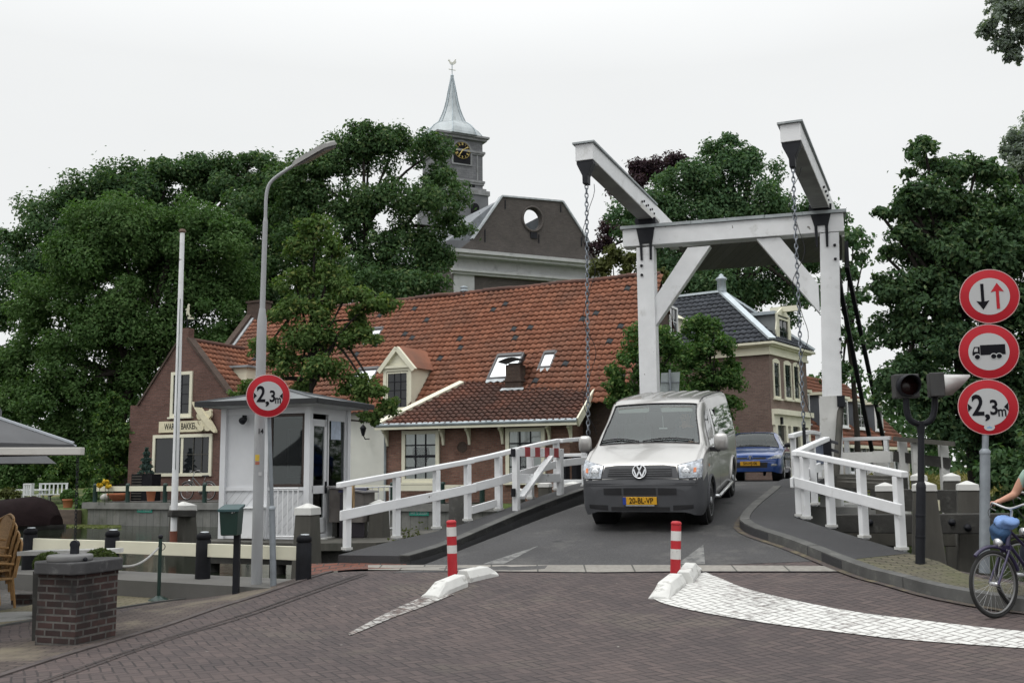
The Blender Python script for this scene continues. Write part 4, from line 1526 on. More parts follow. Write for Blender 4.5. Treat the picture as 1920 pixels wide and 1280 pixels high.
# ================================================================= house with the blue-glazed hip roof
E1_ = V((math.sin(R(35)), math.cos(R(35)), 0))
E2_ = V((-math.cos(R(35)), math.sin(R(35)), 0))
HC = P(1447, 800, 42)
hz0 = .8
bh = thing('hipped_house', 'brown brick house with steep blue-black tiled hip roof and hoist dormer', 'house', dn(HC, hz0))
HC = dn(HC, hz0)
ztop = P(1447, 643, 42).z
zcor = P(1447, 664, 42).z
LA, LB = 4.7, 7.5
def hp(a, b, z): return HC + E1_ * a + E2_ * b + UP * (z - hz0)
N1 = -E2_        # outward normal of the street face (runs along E1_)
N2 = -E1_        # outward normal of the left face
mb = MB()
mb.par(hp(0, 0, .2), E1_ * LA, E2_ * LB, UP * (zcor - .2))
w0 = mb.build('wall', BRICK_RIGHT, bh)
mb = MB()
mb.par(hp(.0, 0, 2.9) + N1 * .012 - N1 * .01, E1_ * LA, N1 * .012, UP * (zcor - 2.9))
mb.build('wall', BRICK_RIGHT2, bh)
mb = MB()
for z, h_, e in ((zcor, .12, .10), (zcor + .12, (ztop - zcor) - .24, .06), (ztop - .12, .06, .22), (ztop - .06, .10, .36)):
 mb.par(hp(-e, -e, z), E1_ * (LA + 2 * e), E2_ * (LB + 2 * e), UP * h_)
mb.build('cornice', CREAM, bh)
rz = P(1358, 549, 45.5).z
zr0 = ztop + .05
C00, C10, C11, C01 = hp(-.3, -.3, zr0), hp(LA + .3, -.3, zr0), hp(LA + .3, LB + .3, zr0), hp(-.3, LB + .3, zr0)
RA, RB = hp(LA / 2, 3.0, rz), hp(LA / 2, LB + .3, rz)
def tri_roof(pts, name='roof', tmat=TILE_BLUE, tw=.27, th=.30, parent=bh):
 o, u = pts[0], (pts[1] - pts[0]).normalized()
 nn = (pts[1] - pts[0]).cross(pts[-1] - pts[0])
 v = nn.cross(u).normalized()
 if v.z < 0: v = -v
 tiles(name, tmat, parent, o, u, v, [((p - o).dot(u), (p - o).dot(v)) for p in pts], tw, th)
tri_roof([C01, C00, RA, RB])
tri_roof([C00, C10, RA])
mb = MB()
dz = UP * -.03
mb.add([p + dz for p in (C00, C10, C11, C01, RA, RB)], [(0, 4, 5, 3), (0, 1, 4), (1, 2, 5, 4)])
mb.build('roof_underlay', TILE_BLUE, bh)
RIDGE = mat('bright_zinc_ridge', (.50, .56, .60), .45, metal=.3, var=(3, .12))
mb = MB()
for a, b in ((RA, RB), (RA, C00), (RA, C10)):
 mb.bar(a + UP * .09, b + UP * .09, .34, .10)
mb.build('ridge_cap', RIDGE, bh)
mb = MB()
mb.lathe(RA + UP * .08, [(.22, 0), (.2, .5), (.27, .55), (.27, .62), (.12, .72), (.10, .8), (0, .86)], 8)
mb.build('finial', ZINC, bh)
def on_f1(px, py): return on_plane(px, py, HC, N1)
for (p0x, p1x, yt, yb) in ((1450, 1462.5, 677, 746), (1470.5, 1484, 681, 748), (1487.5, 1499, 684, 750)):
 a, b = on_f1(p0x, yb), on_f1(p1x, yb)
 t = on_f1((p0x + p1x) / 2, yt)
 window(bh, a, E1_, (b - a).dot(E1_), t.z - a.z, N1, .10, 2, 3, frame=CREAM, barmat=DKGREEN, sill=True, proud=.06, arch=.1)
a = on_f1(1446, 776)
mb = MB()
zc = on_f1(1446, 776).z
mb.par(hp(.02, 0, zc), E1_ * (LA - .1), N1 * .30, UP * .22)
mb.par(hp(.02, 0, zc - .45), E1_ * (LA - .1), N1 * .12, UP * .45)
for s_ in (0.1, 1.35, 1.95, 3.1, 4.25):
 mb.par(hp(s_, 0, hz0), E1_ * .26, N1 * .14, UP * (zc - .45 - hz0))
mb.par(hp(.36, 0, hz0), E1_ * (LA - .6), N1 * .06, UP * .55)
mb.build('shop_front', CREAM, bh)
mb = MB()
mb.par(hp(.36, 0, hz0 + .55), E1_ * (LA - .6), N1 * .03, UP * (zc - 1.0 - hz0))
mb.build('pane', DARKGLASS, bh)
z0d, z1d = on_f1(1470, 646).z, on_f1(1470, 592).z
dc = (on_f1(1462, 640) - HC).dot(E1_), (on_f1(1484, 640) - HC).dot(E1_)
dw_ = dc[1] - dc[0]
o = hp(dc[0], .12, z0d)
mb = MB()
mb.par(o + E2_ * .04, E1_ * dw_, E2_ * 2.2, UP * (z1d - z0d))
dm = mb.build('dormer', mat('grey_dormer', (.20, .215, .22), .6), bh)
mb = MB()
mb.par(o - E1_ * .18 + UP * (z1d - z0d), E1_ * (dw_ + .36), E2_ * 3.0, UP * .14)
mb.build('dormer_roof', ZINC, dm)
mb = MB()
pts = [(-.18, 0), (-.12, .3), (-.2, .6), (-.08, 1.0), (-.12, 1.35), (0, z1d - z0d), (.08, z1d - z0d), (.08, 0)]
mb.prism([o + E1_ * x + UP * z for x, z in pts], N1 * .06)
mb.prism([o + E1_ * (dw_ - x) + UP * z for x, z in pts], N1 * .06)
mb.prism([o + UP * (z1d - z0d) - E1_ * .1, o + E1_ * (dw_ + .1) + UP * (z1d - z0d), o + E1_ * (dw_ / 2) + UP * (z1d - z0d + .42)], N1 * .06)
mb.build('dormer_front', CREAM, dm)
window(bh, o + E1_ * .1, E1_, dw_ - .2, z1d - z0d - .1, N1, .09, 2, 2, frame=CREAM, barmat=DKGREEN, name='dormer_window')
mb = MB()
mb.bar(o + E1_ * (dw_ / 2) + UP * (z1d - z0d + .30) + E2_ * .5, o + E1_ * (dw_ / 2) + UP * (z1d - z0d + .30) + N1 * .75, .2, .24)
mb.build('hoist_beam', CREAM, bh)
N2o = hp(-.1, 4.2, ztop + .2)
mb = MB()
mb.par(N2o, E2_ * 1.5, E1_ * 1.6, UP * 1.25)
mb.prism([N2o - E2_ * .15 + UP * 1.25, N2o + E2_ * 1.65 + UP * 1.25, N2o + E2_ * .75 + UP * 1.75], E1_ * 1.9)
d2 = mb.build('dormer', CREAM, bh)
window(bh, N2o + E2_ * 1.35 + UP * .1, -E2_, 1.2, 1.05, N2, .1, 2, 2, frame=WHITE, name='dormer_window')
mb = MB()
mb.box(hp(.8, -.1, 3.6), (.16, .2, .3), E1_)
mb.build('wall_box', IRON, bh)
# ================================================================= low terrace further down the street
TO = HC + E1_ * (LA + .1) + E2_ * .4
def row_house(s0, L_, lab, dorm, grp):
 h = thing('terrace_house', lab, 'house', TO + E1_ * s0, group=grp)
 o = TO + E1_ * s0
 ze, zr_ = 2.95, 6.7
 dp_ = 3.6
 mb = MB()
 mb.par(dn(o, .3), E1_ * L_, E2_ * (2 * dp_), UP * (ze - .3))
 mb.prism([dn(o, ze) + E1_ * L_ * .999, dn(o, ze) + E1_ * L_ * .999 + E2_ * 2 * dp_, dn(o, zr_) + E1_ * L_ * .999 + E2_ * dp_], -E1_ * .25)
 mb.prism([dn(o, ze), dn(o, ze) + E2_ * 2 * dp_, dn(o, zr_) + E2_ * dp_], E1_ * .25)
 mb.build('wall', mat('pale_render', (.40, .37, .34), .8, var=(1, .1)), h)
 ro_ = dn(o, ze) - E2_ * .3 + UP * .05 - UP * .25
 rv_ = dn(o, zr_) + E2_ * dp_ + UP * .1 - ro_
 tiles('roof', TILE_ROW, h, ro_, E1_, rv_, [(0, 0), (L_, 0), (L_, rv_.length), (0, rv_.length)], .3, .34)
 mb = MB()
 mb.add([ro_ - UP * .03, ro_ + E1_ * L_ - UP * .03, ro_ + E1_ * L_ + rv_ - UP * .03, ro_ + rv_ - UP * .03], [(0, 1, 2, 3)])
 mb.build('roof_underlay', TILE_ROW, h)
 mb = MB()
 mb.par(ro_ + UP * -.16 + N1 * .02, E1_ * L_, N1 * .12, UP * .16)
 mb.build('gutter', CREAM, h)
 for t in dorm:
  z0_, z1_ = 3.7, 5.2
  q = dn(o, z0_) + E1_ * t + E2_ * .35
  mb = MB()
  mb.par(q + E2_ * .05, E1_ * 1.5, E2_ * 2.4, UP * (z1_ - z0_))
  d_ = mb.build('dormer', mat('slate_dormer', (.085, .095, .11), .6), h)
  mb = MB()
  mb.par(q - E1_ * .12 + UP * (z1_ - z0_) - E2_ * .12, E1_ * 1.74, E2_ * 2.9, UP * .14)
  mb.build('dormer_roof', CREAM, d_)
  window(h, q + E2_ * .05, E1_, 1.5, z1_ - z0_ - .02, N1, .12, 2, 2, frame=WHITE, barmat=WHITE, name='dormer_window')
 for t in (1.0, 3.2, 4.6):
  if t + 1 > L_: break
  window(h, dn(o, .9 if t == 3.2 else 1.3) + E1_ * t, E1_, .95, 1.9 if t == 3.2 else 1.4, N1, .1, 2, 2, frame=WHITE, barmat=DKGREEN)
row_house(0, 6.0, 'low terrace house with brown tiles next to the blue roofed house', (.9, 4.0), 'low terrace houses')
row_house(6.1, 6.5, 'low terrace house with brown tiles, second from the blue roofed house', (1.0, 4.2), 'low terrace houses')
row_house(12.7, 7.0, 'low terrace house with brown tiles, farthest of the three along the street', (1.2,), 'low terrace houses')
# ================================================================= the drawbridge
def post_rail(name, lab, pts, zb, posts, top_h=1.0, mid_h=.52, group=None, pw=.095, tw=.11, th=.08, mh=.145, md=.045, side=1, mat_=None, pd=None):
 """timber railing: pts = ground line; posts = positions 0..1 along it"""
 mat_ = mat_ or WHITE
 L = resample(pts, 41)
 base = [V((p.x, p.y, zb(p.x, p.y))) for p in L]
 t_ = thing(name, lab, 'railing', base[0], group=group)
 mbt, mbm = MB(), MB()
 knots = [base[i] for i in range(0, 41, 5)]
 for off, w_, h_, m_, mbx in ((top_h - th / 2, tw, th, 0, mbt), (mid_h, md, mh, 1, mbm)):
  sec = []
  for i, p in enumerate(knots):
   d = (knots[min(i + 1, len(knots) - 1)] - knots[max(0, i - 1)]).xy.to_3d().normalized()
   nrm = V((d.y, -d.x, 0))
   c = p + UP * off + nrm * (side * (pw / 2 + md / 2 + .002) if m_ else 0)
   sec.append([c - nrm * w_ / 2 - UP * h_ / 2, c + nrm * w_ / 2 - UP * h_ / 2, c + nrm * w_ / 2 + UP * h_ / 2, c - nrm * w_ / 2 + UP * h_ / 2])
  d0 = (knots[1] - knots[0]).normalized() * .12
  d1 = (knots[-1] - knots[-2]).normalized() * .08
  sec[0] = [q - d0 for q in sec[0]]
  sec[-1] = [q + d1 for q in sec[-1]]
  vs = [q for s_ in sec for q in s_]
  m = len(sec)
  fs = [(3, 2, 1, 0), tuple(4 * (m - 1) + k for k in range(4))]
  for i in range(m - 1):
   for k in range(4):
    fs.append((4 * i + k, 4 * i + (k + 1) % 4, 4 * (i + 1) + (k + 1) % 4, 4 * (i + 1) + k))
  mbx.add(vs, fs)
 mbt.build('top_rail', mat_, t_, bevel=.012)
 mbm.build('middle_rail', mat_, t_, bevel=.008)
 for s_ in posts:
  i = clamp(s_) * 40
  a = base[int(min(39, i))].lerp(base[int(min(39, i)) + 1], i - int(min(39, i)))
  d = (base[min(40, int(i) + 1)] - base[max(0, int(i) - 1)]).xy.to_3d().normalized()
  mb = MB()
  mb.par(a - d * (pd or pw) / 2 - V((d.y, -d.x, 0)) * pw / 2 - UP * .02, d * (pd or pw), V((d.y, -d.x, 0)) * pw, UP * (top_h - th + .02))
  p_ = mb.build('post', mat_, t_, bevel=.008)
  mb = MB()
  mb.par(a - d * ((pd or pw) / 2 + .014) - V((d.y, -d.x, 0)) * (pw / 2 + .014), d * ((pd or pw) + .028), V((d.y, -d.x, 0)) * (pw + .028), UP * .035)
  mb.build('foot_plate', WHITE_OLD, p_)
 return t_
LR = [dp(645, 1031), dp(730, 1011), dp(808, 993), dp(880, 975)]
lr = post_rail('bridge_railing', 'white wooden railing climbing the left footway, from the street end', LR, zdeck, (.02, .38, .70, .985), group='white bridge railings')
LR2 = [dp(880, 975) + AX * .02, dp(925, 960), dp(985, 938), dp(1046, 917)]
lr2 = post_rail('bridge_railing', 'white wooden railing at the top of the left footway behind the barrier', [LR2[0] + AX * .18, LR2[1], LR2[2], LR2[3]], zdeck, (.22, .60, .985), group='white bridge railings', pw=.11)
LR3a = V((LR2[3].x + .05, LR2[3].y + .04, 0))
LR3b = P(1098, 905, LR2[3].y + .45)
lr3 = post_rail('bridge_railing', 'short white railing across the left edge of the lifting deck', [LR3a + AX * .05 + AN * .1, V((LR3b.x, LR3b.y, 0))], zdeck, (.96,), group='white bridge railings', pw=.095)
gA, gB = dp(938, 957), dp(1020, 928)
gA = V((gA.x, gA.y, zdeck(gA.x, gA.y))) + AN * .22
gB = V((gB.x, gB.y, zdeck(gB.x, gB.y))) + AN * .25
gz_ = gA.z
gd = (gB - gA).xy.to_3d().normalized()
gate = thing('barrier_gate', 'folded white barrier gate with red and white blocks on its top rail', 'barrier', gA)
gl = (gB - gA).xy.length
gnr = V((gd.y, -gd.x, 0))
mb = MB()
mb.par(gA - UP * .02, gd * .12, gnr * .10, UP * 1.08)
mb.build('hinge_post', WHITE, gate, bevel=.006)
mb = MB()
mb.par(gA + gd * gl - UP * -.18, gd * .13, gnr * .10, UP * .75)
mb.build('end_post', WHITE, gate, bevel=.006)
topz = UP * .93
mb = MB()
mb.par(gA + gd * .12 + topz, gd * (gl + .06), gnr * .09, UP * .16)
mb.build('top_rail', WHITE, gate, bevel=.006)
for k in range(4):
 mb = MB()
 mb.par(gA + gd * (.35 + k * (gl - .22) / 4) + topz - UP * .006 - gnr * .004 + gnr * .0, gd * .20, gnr * .102, UP * .172)
 mb.build('red_block', mat('faded_red', (.30, .045, .05), .6, var=(6, .15)), gate)
mb = MB()
mb.par(gA + gd * .12 + UP * .46, gd * (gl), gnr * .08, UP * .16)
mb.build('middle_rail', WHITE, gate, bevel=.006)
mb = MB()
mb.bar(gA + gd * .10 + UP * .22 + gnr * .12, gA + gd * (gl * .72) + UP * .93 + gnr * .12, .06, .13, gnr)
mb.build('diagonal_strut', WHITE, gate, bevel=.006)
for z in (.3, .98):
 mb = MB()
 mb.lathe(gA - gd * .05 + UP * (z - .06) + gnr * .05, [(.04, 0), (.04, .14)], 10)
 mb.build('hinge', IRON, gate)
ka, kb = dp(884, 972), dp(930, 958)
ka.z, kb.z = zdeck(ka.x, ka.y), zdeck(kb.x, kb.y)
mb = MB()
mb.bar(ka + UP * .14, kb + UP * .14, .05, .12)
mb.build('kick_board', WHITE, lr2)
RRp = [dp(1694, 1031), dp(1626, 1009), dp(1564, 989), dp(1508, 970)]
rr = post_rail('bridge_railing', 'white wooden railing on the right footway beside the black signal post', RRp, zdeck, (.015, .34, .67, .97), group='white bridge railings', side=-1, pw=.10)
c0 = RRp[-1] + (RRp[-1] - RRp[-2]).normalized() * .15
RR2b = P(1548, 820, 17.3)
rr2 = post_rail('bridge_railing', 'white railing turning uphill beyond the right footway corner post', [c0, V((RR2b.x, RR2b.y, 0))], zdeck, (.0, .5), group='white bridge railings', side=-1, pw=.095)
RR3a, RR3b = P(1486, 830, 18.6), P(1535, 830, 21.6)
rr3 = post_rail('bridge_railing', 'white railing on the far part of the right side, near the blue car', [V((RR3a.x, RR3a.y, 0)), V((RR3b.x, RR3b.y, 0))], zdeck, (.02, .5, .98), group='white bridge railings', pw=.095)
RR4a, RR4b = P(1585, 830, 22.6), P(1664, 830, 22.0)
rr4 = post_rail('bridge_railing', 'white railing across the far abutment right of the tall post', [V((RR4a.x, RR4a.y, 0)), V((RR4b.x, RR4b.y, 0))], lambda x, y: 1.27, (.03, .97), group='white bridge railings', pw=.095)
fb = [P(1058, 900, 24.6), P(1083, 900, 24.3), P(1110, 900, 24.0)]
rrf = post_rail('bank_fence', 'black posted white fence beyond the lifting deck, left of the van', [V((p.x, p.y, 0)) for p in fb], lambda x, y: .95, (.05, .45, .9), top_h=1.05, mid_h=.35, pw=.16)
rrf['category'] = 'fence'
for ch in rrf.children:
 if ch.name.startswith('post'):
  ch.data.materials[0] = BLACKWOOD
DL, DR_ = 23.7, 22.1
bl_b, br_b = P(1168, 463, DL), P(1583, 433, DR_)
bl_t, br_t = P(1168, 430, DL), P(1583, 399.5, DR_)
bd = (br_b - bl_b)
BU = bd.xy.to_3d().normalized()
BNf = V((BU.y, -BU.x, 0))       # towards the viewer
if BNf.y > 0: BNf = -BNf
bridge = thing('drawbridge', 'white timber drawbridge gantry with two balance arms and hanging chains', 'drawbridge', (bl_b.x, bl_b.y, .5))
BH = (bl_t.z - bl_b.z + br_t.z - br_b.z) / 2
mb = MB()
mb.par(bl_b, bd, -BNf * .42, UP * BH)
mb.build('cross_beam', WHITE, bridge, bevel=.012)
CAPM = mat('lead_capping', (.33, .36, .37), .6, metal=.1, var=(2, .2), dirt=((.55, .56, .56), 5, .6, .8))
mb = MB()
u_ = bd.normalized()
nseg = 6
for k in range(nseg):
 o = bl_b + UP * (BH + .002) - u_ * .05 + BNf * .05 + bd * (k / nseg)
 mb.par(o + UP * (.003 * (k % 2)), bd / nseg * 1.02 + (u_ * .1 if k == nseg - 1 else u_ * 0), -BNf * .52, UP * .075)
mb.build('beam_capping', CAPM, bridge)
def gpt(px, py, off=0.0):
 """point on the gantry's front face"""
 return on_plane(px, py, bl_b + BNf * off, BNf)
PW = .42
posts_x = []
for (xt, yt, xb, yb, zbot) in ((1209, 463, 1216, 740, .2), (1555, 436, 1562, 850, -.6)):
 t_ = gpt(xt, yt, -.003)
 b_ = gpt(xb, yb, -.003)
 k = (zbot - t_.z) / (b_.z - t_.z)
 b_ = t_ + (b_ - t_) * k
 t_.z -= .003
 mb = MB()
 a = BU * PW / 2
 dpt = -BNf * .40
 q0 = [b_ - a, b_ + a, b_ + a + dpt, b_ - a + dpt]
 q1 = [t_ - a, t_ + a, t_ + a + dpt, t_ - a + dpt]
 mb.add(q0 + q1, [(3, 2, 1, 0), (4, 5, 6, 7), (0, 1, 5, 4), (1, 2, 6, 5), (2, 3, 7, 6), (3, 0, 4, 7)])
 po = mb.build('gantry_post', WHITE, bridge, bevel=.012)
 posts_x.append((t_, b_))
 mb = MB()
 s_ = 1 if xt < 1300 else 1
 for (dx, dy) in ((-.09, .45), (-.09, .68)) if xt < 1300 else ((.10, .30), (.10, .62), (.12, 2.45), (.12, 2.75)):
  c = t_ - UP * dy + BU * dx
  c = c + BNf * .004
  mb.lathe(c, [(.035, 0), (.035, .03), (0, .035)], 6, BNf)
 mb.build('bolt', IRON, po)
t_, b_ = posts_x[1]
sl0, sl1 = gpt(1556, 742), gpt(1558, 1000)
mb = MB()
a = BU * (PW / 2 + .012)
mb.par(sl1 - a + BNf * .012, BU * (PW + .024), -BNf * .424, (sl0 - sl1))
mb.build('post_sleeve', WHITE_OLD, bridge)
for (x0, y0, x1, y1) in ((1228, 585, 1313, 462), (1536, 560, 1437, 446)):
 a, b = gpt(x0, y0, -.06), gpt(x1, y1, -.06)
 d = (b - a).normalized()
 mb = MB()
 h = .215
 nn = d.cross(BNf).normalized()
 if nn.z > 0: nn = -nn
 sgn = 1 if x1 > x0 else -1
 pa = a
 mb.prism([a + UP * .34, b - BU * sgn * .30 + UP * .0, b + BU * sgn * .24, a - UP * .34 + UP * .0], -BNf * .28)
 mb.build('brace', WHITE, bridge, bevel=.01)
for (xc, yt_, yb_) in ((1209.5, 416, 458), (1538, 391, 424)):
 c = gpt(xc, yt_, .03)
 zt_s, zb_s = gpt(xc, yt_).z, gpt(xc, yb_).z
 zl = gpt(xc, yb_ + 29 if xc < 1300 else yb_ + 39).z
 prof = [(-.235, 0), (.235, 0), (.235, -.08), (.15, zb_s - zt_s), (.135, zl - zt_s), (.085, zl - zt_s), (.085, zb_s - zt_s + .02), (-.085, zb_s - zt_s + .02), (-.085, zl - zt_s), (-.135, zl - zt_s), (-.15, zb_s - zt_s), (-.235, -.08)]
 mb = MB()
 mb.prism([c + BU * x + UP * z for x, z in prof], -BNf * .028)
 mb.box(c - BNf * .25 + UP * .04, (.50, .5, .12), BU)
 mb.build('saddle', IRON, bridge, bevel=.004)
ARMS = []
for (ex, ey, eD, px_, py_, pD, lab) in ((1095, 285, 18.9, 1217, 402, 23.9, 'l'), (1482, 248.5, 17.4, 1539, 377, 22.4, 'r')):
 e = P(ex, ey, eD)
 p = P(px_, py_, pD)
 d = (p - e).normalized()
 s_ = d.cross(UP).normalized()
 t = s_.cross(d).normalized()
 back = p + d * 3.4
 w0, h0 = .36, .33
 mb = MB()
 def sec(c, w_, h_): return [c - s_ * w_ / 2 - t * h_ / 2, c + s_ * w_ / 2 - t * h_ / 2, c + s_ * w_ / 2 + t * h_ / 2, c - s_ * w_ / 2 + t * h_ / 2]
 vs = sec(e, w0, h0) + sec(p, w0 * 1.05, h0 * 1.25) + sec(back, w0 * 1.05, h0 * 1.25)
 fs = [(0, 1, 2, 3), (11, 10, 9, 8)]
 for i in range(2):
  for k in range(4):
   fs.append((4 * i + (k + 1) % 4, 4 * i + k, 4 * (i + 1) + k, 4 * (i + 1) + (k + 1) % 4))
 mb.add(vs, fs)
 arm = mb.build('balance_arm', WHITE, bridge, bevel=.01)
 mb = MB()
 mb.bar(e - d * .05 + t * (h0 / 2 + .02), p + t * (h0 * .625 + .02), w0 + .09, .035, t)
 mb.build('arm_capping', CAPM, arm)
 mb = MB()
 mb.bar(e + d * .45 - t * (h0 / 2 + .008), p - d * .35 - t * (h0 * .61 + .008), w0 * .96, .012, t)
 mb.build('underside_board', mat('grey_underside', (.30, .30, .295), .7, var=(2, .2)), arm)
 sd_ = s_ if s_.x > 0 else -s_
 for k in range(7):
  mb = MB()
  c = p - d * (1.5 - k * .2) + sd_ * (w0 * .525) - t * .07 + t * (.06 * (k % 2))
  mb.lathe(c, [(.028, 0), (.028, .025), (0, .03)], 6, sd_)
  mb.build('bolt', IRON, arm)
 mb = MB()
 mb.bar(p - d * 1.62 + sd_ * (w0 * .52) - t * .16, p + d * .3 + sd_ * (w0 * .53) - t * .16, .012, .13, t)
 mb.build('side_plate', WHITE_OLD, arm)
 c = e + d * .14 - t * (h0 / 2)
 prof = [(-.165, .01), (.165, .01), (.165, -.06), (.055, -.30), (.05, -.46), (-.05, -.46), (-.055, -.30), (-.165, -.06)]
 mb = MB()
 mb.prism([c + s_ * x + t * z - d * .12 for x, z in prof], d * .20)
 mb.build('chain_shoe', IRON, arm, bevel=.004)
 hook = c - t * .46 - d * .02
 ARMS.append((e, p, back, s_, t, d, hook))
CHAINM = mat('chain_steel', (.21, .23, .26), .5, metal=.5, var=(9, .3))
def chain(name, a, b, pitch, r, w, parent, sag=0.0, mat_=None):
 a, b = V(a), V(b)
 L = (b - a).length
 n = max(2, int(L / pitch))
 d = (b - a).normalized()
 s_ = d.cross(V((0, 1, 0)))
 if s_.length < .1: s_ = d.cross(V((1, 0, 0)))
 s_.normalize()
 t = d.cross(s_)
 mb = MB()
 for i in range(n):
  c = a.lerp(b, (i + .5) / n)
  ax = (s_ if i % 2 else t)
  ax = (ax + (t if i % 2 else s_) * .35).normalized()
  lat = d.cross(ax).normalized()
  vs = []
  N, M = 10, 5
  for k in range(N):
   q = 2 * math.pi * k / N
   e = lat * (w * math.cos(q)) + d * (pitch * .66 * math.sin(q))
   e1 = (lat * math.cos(q) + d * math.sin(q))
   for m in range(M):
    u = 2 * math.pi * m / M
    vs.append(c + e + e1 * r * math.cos(u) + ax * r * math.sin(u))
  fs = []
  for k in range(N):
   for m in range(M):
    fs.append((k * M + m, ((k + 1) % N) * M + m, ((k + 1) % N) * M + (m + 1) % M, k * M + (m + 1) % M))
  mb.add(vs, fs, True)
 return mb.build(name, mat_ or CHAINM, parent, uv=False)
cL0, cL1 = ARMS[0][6], P(1103, 815, ARMS[0][6].y - .02)
chain('chain', cL0, cL1, .088, .012, .034, bridge)
cR0, cR1 = ARMS[1][6], P(1507, 800, ARMS[1][6].y - .02)
chain('chain', cR0, cR1, .088, .012, .034, bridge)
for a, b, seed in ((cL0, cL1, 1), (cR0, cR1, 2)):
 rr_ = random.Random(seed)
 pts = []
 for k in range(40):
  t = k / 39
  amp = .05 + .10 * abs(math.sin(t * 9.5 + seed * 2))
  pts.append(a.lerp(b, t) + V((math.sin(t * 19 + seed) * amp + .03, -.02, 0)))
 mb = MB()
 mb.tube(pts, .006, 4)
 mb.build('signal_wire', IRON, bridge, uv=False)
for a, b in ((cL1, cL1 - UP * .9), (cR1, cR1 - UP * .75)):
 mb = MB()
 mb.bar(a + UP * .05, b, .05, .03, (0, 1, 0))
 mb.build('chain_anchor', IRON, bridge)
COUNTM = plank_mat('counterweight_boards', (.15, .145, .135), (.20, .195, .185), .22, 0, .03)
aL, aR = ARMS[0], ARMS[1]
f0 = on_plane(1272, 463, bl_b - BNf * 1.4, BNf)
f1 = on_plane(1578, 440, bl_b - BNf * 1.4, BNf)
cwz = (f0.z + f1.z) / 2
f0.z = f1.z = cwz
cw_u = (f1 - f0)
mb = MB()
mb.par(f0, cw_u, -BNf * 3.2, UP * .30)
cwt = mb.build('counterweight', COUNTM, bridge)
mb = MB()
mb.par(f0 + BNf * .003 + UP * .02, cw_u, BNf * .06, UP * .16)
mb.par(f0 + BNf * .07 - UP * .02 + BU * .12, cw_u * .96, BNf * .05, UP * .06)
mb.build('front_board', WHITE_OLD, cwt)
mb = MB()
mb.par(f1 + BU * .003 - UP * .06, BU * .06, -BNf * 3.2, UP * .42)
mb.build('side_board', WHITE_OLD, cwt)
mb = MB()
mb.bar(f1 + BU * .12 - BNf * 2.9 - UP * .25, f1 + BU * .12 - BNf * 2.9 + UP * .45, .1, .1)
mb.build('end_iron', IRON, cwt)
for (x0, y0, d0, x1, y1, d1) in ((1562, 470, 22.4, 1636, 850, 26.2), (1588, 500, 24.3, 1662, 850, 27.6)):
 mb = MB()
 mb.bar(P(x0, y0, d0), P(x1, y1, d1), .095, .095)
 mb.build('back_stay', BLACKWOOD, bridge)
mb = MB()
c0 = P(1577, 750, 22.3)
c1 = P(1566, 915, 21.6)
mb.tube([c1, c0], .075, 8)
mast = mb.build('rack_bar', GREYWOOD, bridge)
mb = MB()
mb.box(P(1577, 752, 22.2), (.17, .18, .24), BU)
mb.build('rack_head', IRON, bridge)
tl = thing('traffic_signal', 'small black three light signal in front of the tall white post', 'traffic light', P(1549, 905, 17.6))
mb = MB()
c = P(1551, 846, 17.6)
tz0 = P(1551, 870, 17.6).z
tz1 = P(1551, 822, 17.6).z
mb.box(dn(c, (tz0 + tz1) / 2), (.15, .14, tz1 - tz0), BU)
mb.build('housing', IRON, tl, bevel=.01)
for k in range(3):
 mb = MB()
 z = tz0 + (tz1 - tz0) * (k + .5) / 3
 pts = []
 vs = []
 for q in range(9):
  a = math.pi * q / 8
  for s_ in (0, .12):
   vs.append(dn(c, z) + BU * (.07 + s_) + V((0, 0, 1)) * (.055 * math.sin(a) - s_ * .3) - BNf * (.055 * math.cos(a)))
 mb.add(vs, [(2 * q, 2 * q + 1, 2 * q + 3, 2 * q + 2) for q in range(8)], True)
 mb.build('visor', IRON, tl)
mb = MB()
mb.tube([P(1549, 925, 17.6), dn(c, tz0)], .03, 8)
mb.build('pole', IRON, tl)
sb = thing('switch_box', 'blue grey switch box on the railing beside the black signal', 'electrical box', P(1531, 905, 17.2))
mb = MB()
c = P(1530, 850, 17.2)
mb.box(c, (.24, .16, .36), BU)
mb.build('box', mat('blue_grey_paint', (.11, .13, .18), .5), sb, bevel=.01)
mb = MB()
mb.box(c + UP * .19, (.28, .2, .03), BU)
mb.build('lid', mat('grey_lid', (.25, .26, .3), .5), sb)
mb = MB()
mb.tube([c - UP * .18, P(1530, 925, 17.2)], .03, 6)
mb.build('pole', IRON, sb)
bs = P(1256, 780, 25.2)
rs = thing('road_sign', 'grey back of a rectangular road sign standing behind the van roof', 'sign', dn(bs, 1.2))
mb = MB()
q = [P(1238, 735, 25.2), P(1273, 735, 25.2), P(1275, 697, 25.2), P(1240, 699, 25.2)]
mb.prism(q, (0, .03, 0))
mb.build('plate', mat('sign_back_grey', (.33, .37, .37), .5, metal=.2, var=(6, .1)), rs)
mb = MB()
mb.tube([P(1256, 693, 25.15), dn(P(1256, 693, 25.15), 1.2)], .03, 8)
mb.build('pole', GALV, rs)
mb = MB()
mb.bar(P(1239, 716, 25.17), P(1274, 716, 25.17), .04, .02)
mb.build('bracket', GALV, rs)
mb = MB()
o = V((-2.35, 13.9, -1.2))
w_ = [V((-2.3, 14.0, 0)), V((1.35, 20.6, 0)), V((2.0, 20.3, 0)), V((-1.4, 13.8, 0))]
mb.prism([V((p.x, p.y, -1.2)) for p in w_], (0, 0, 1.35))
mb.build('abutment', DARKWOOD, kind='structure')
mb = MB()
w_ = [V((4.3, 13.3, 0)), V((4.2, 15.6, 0)), V((5.6, 18.2, 0)), V((4.9, 18.2, 0)), V((3.6, 15.6, 0))]
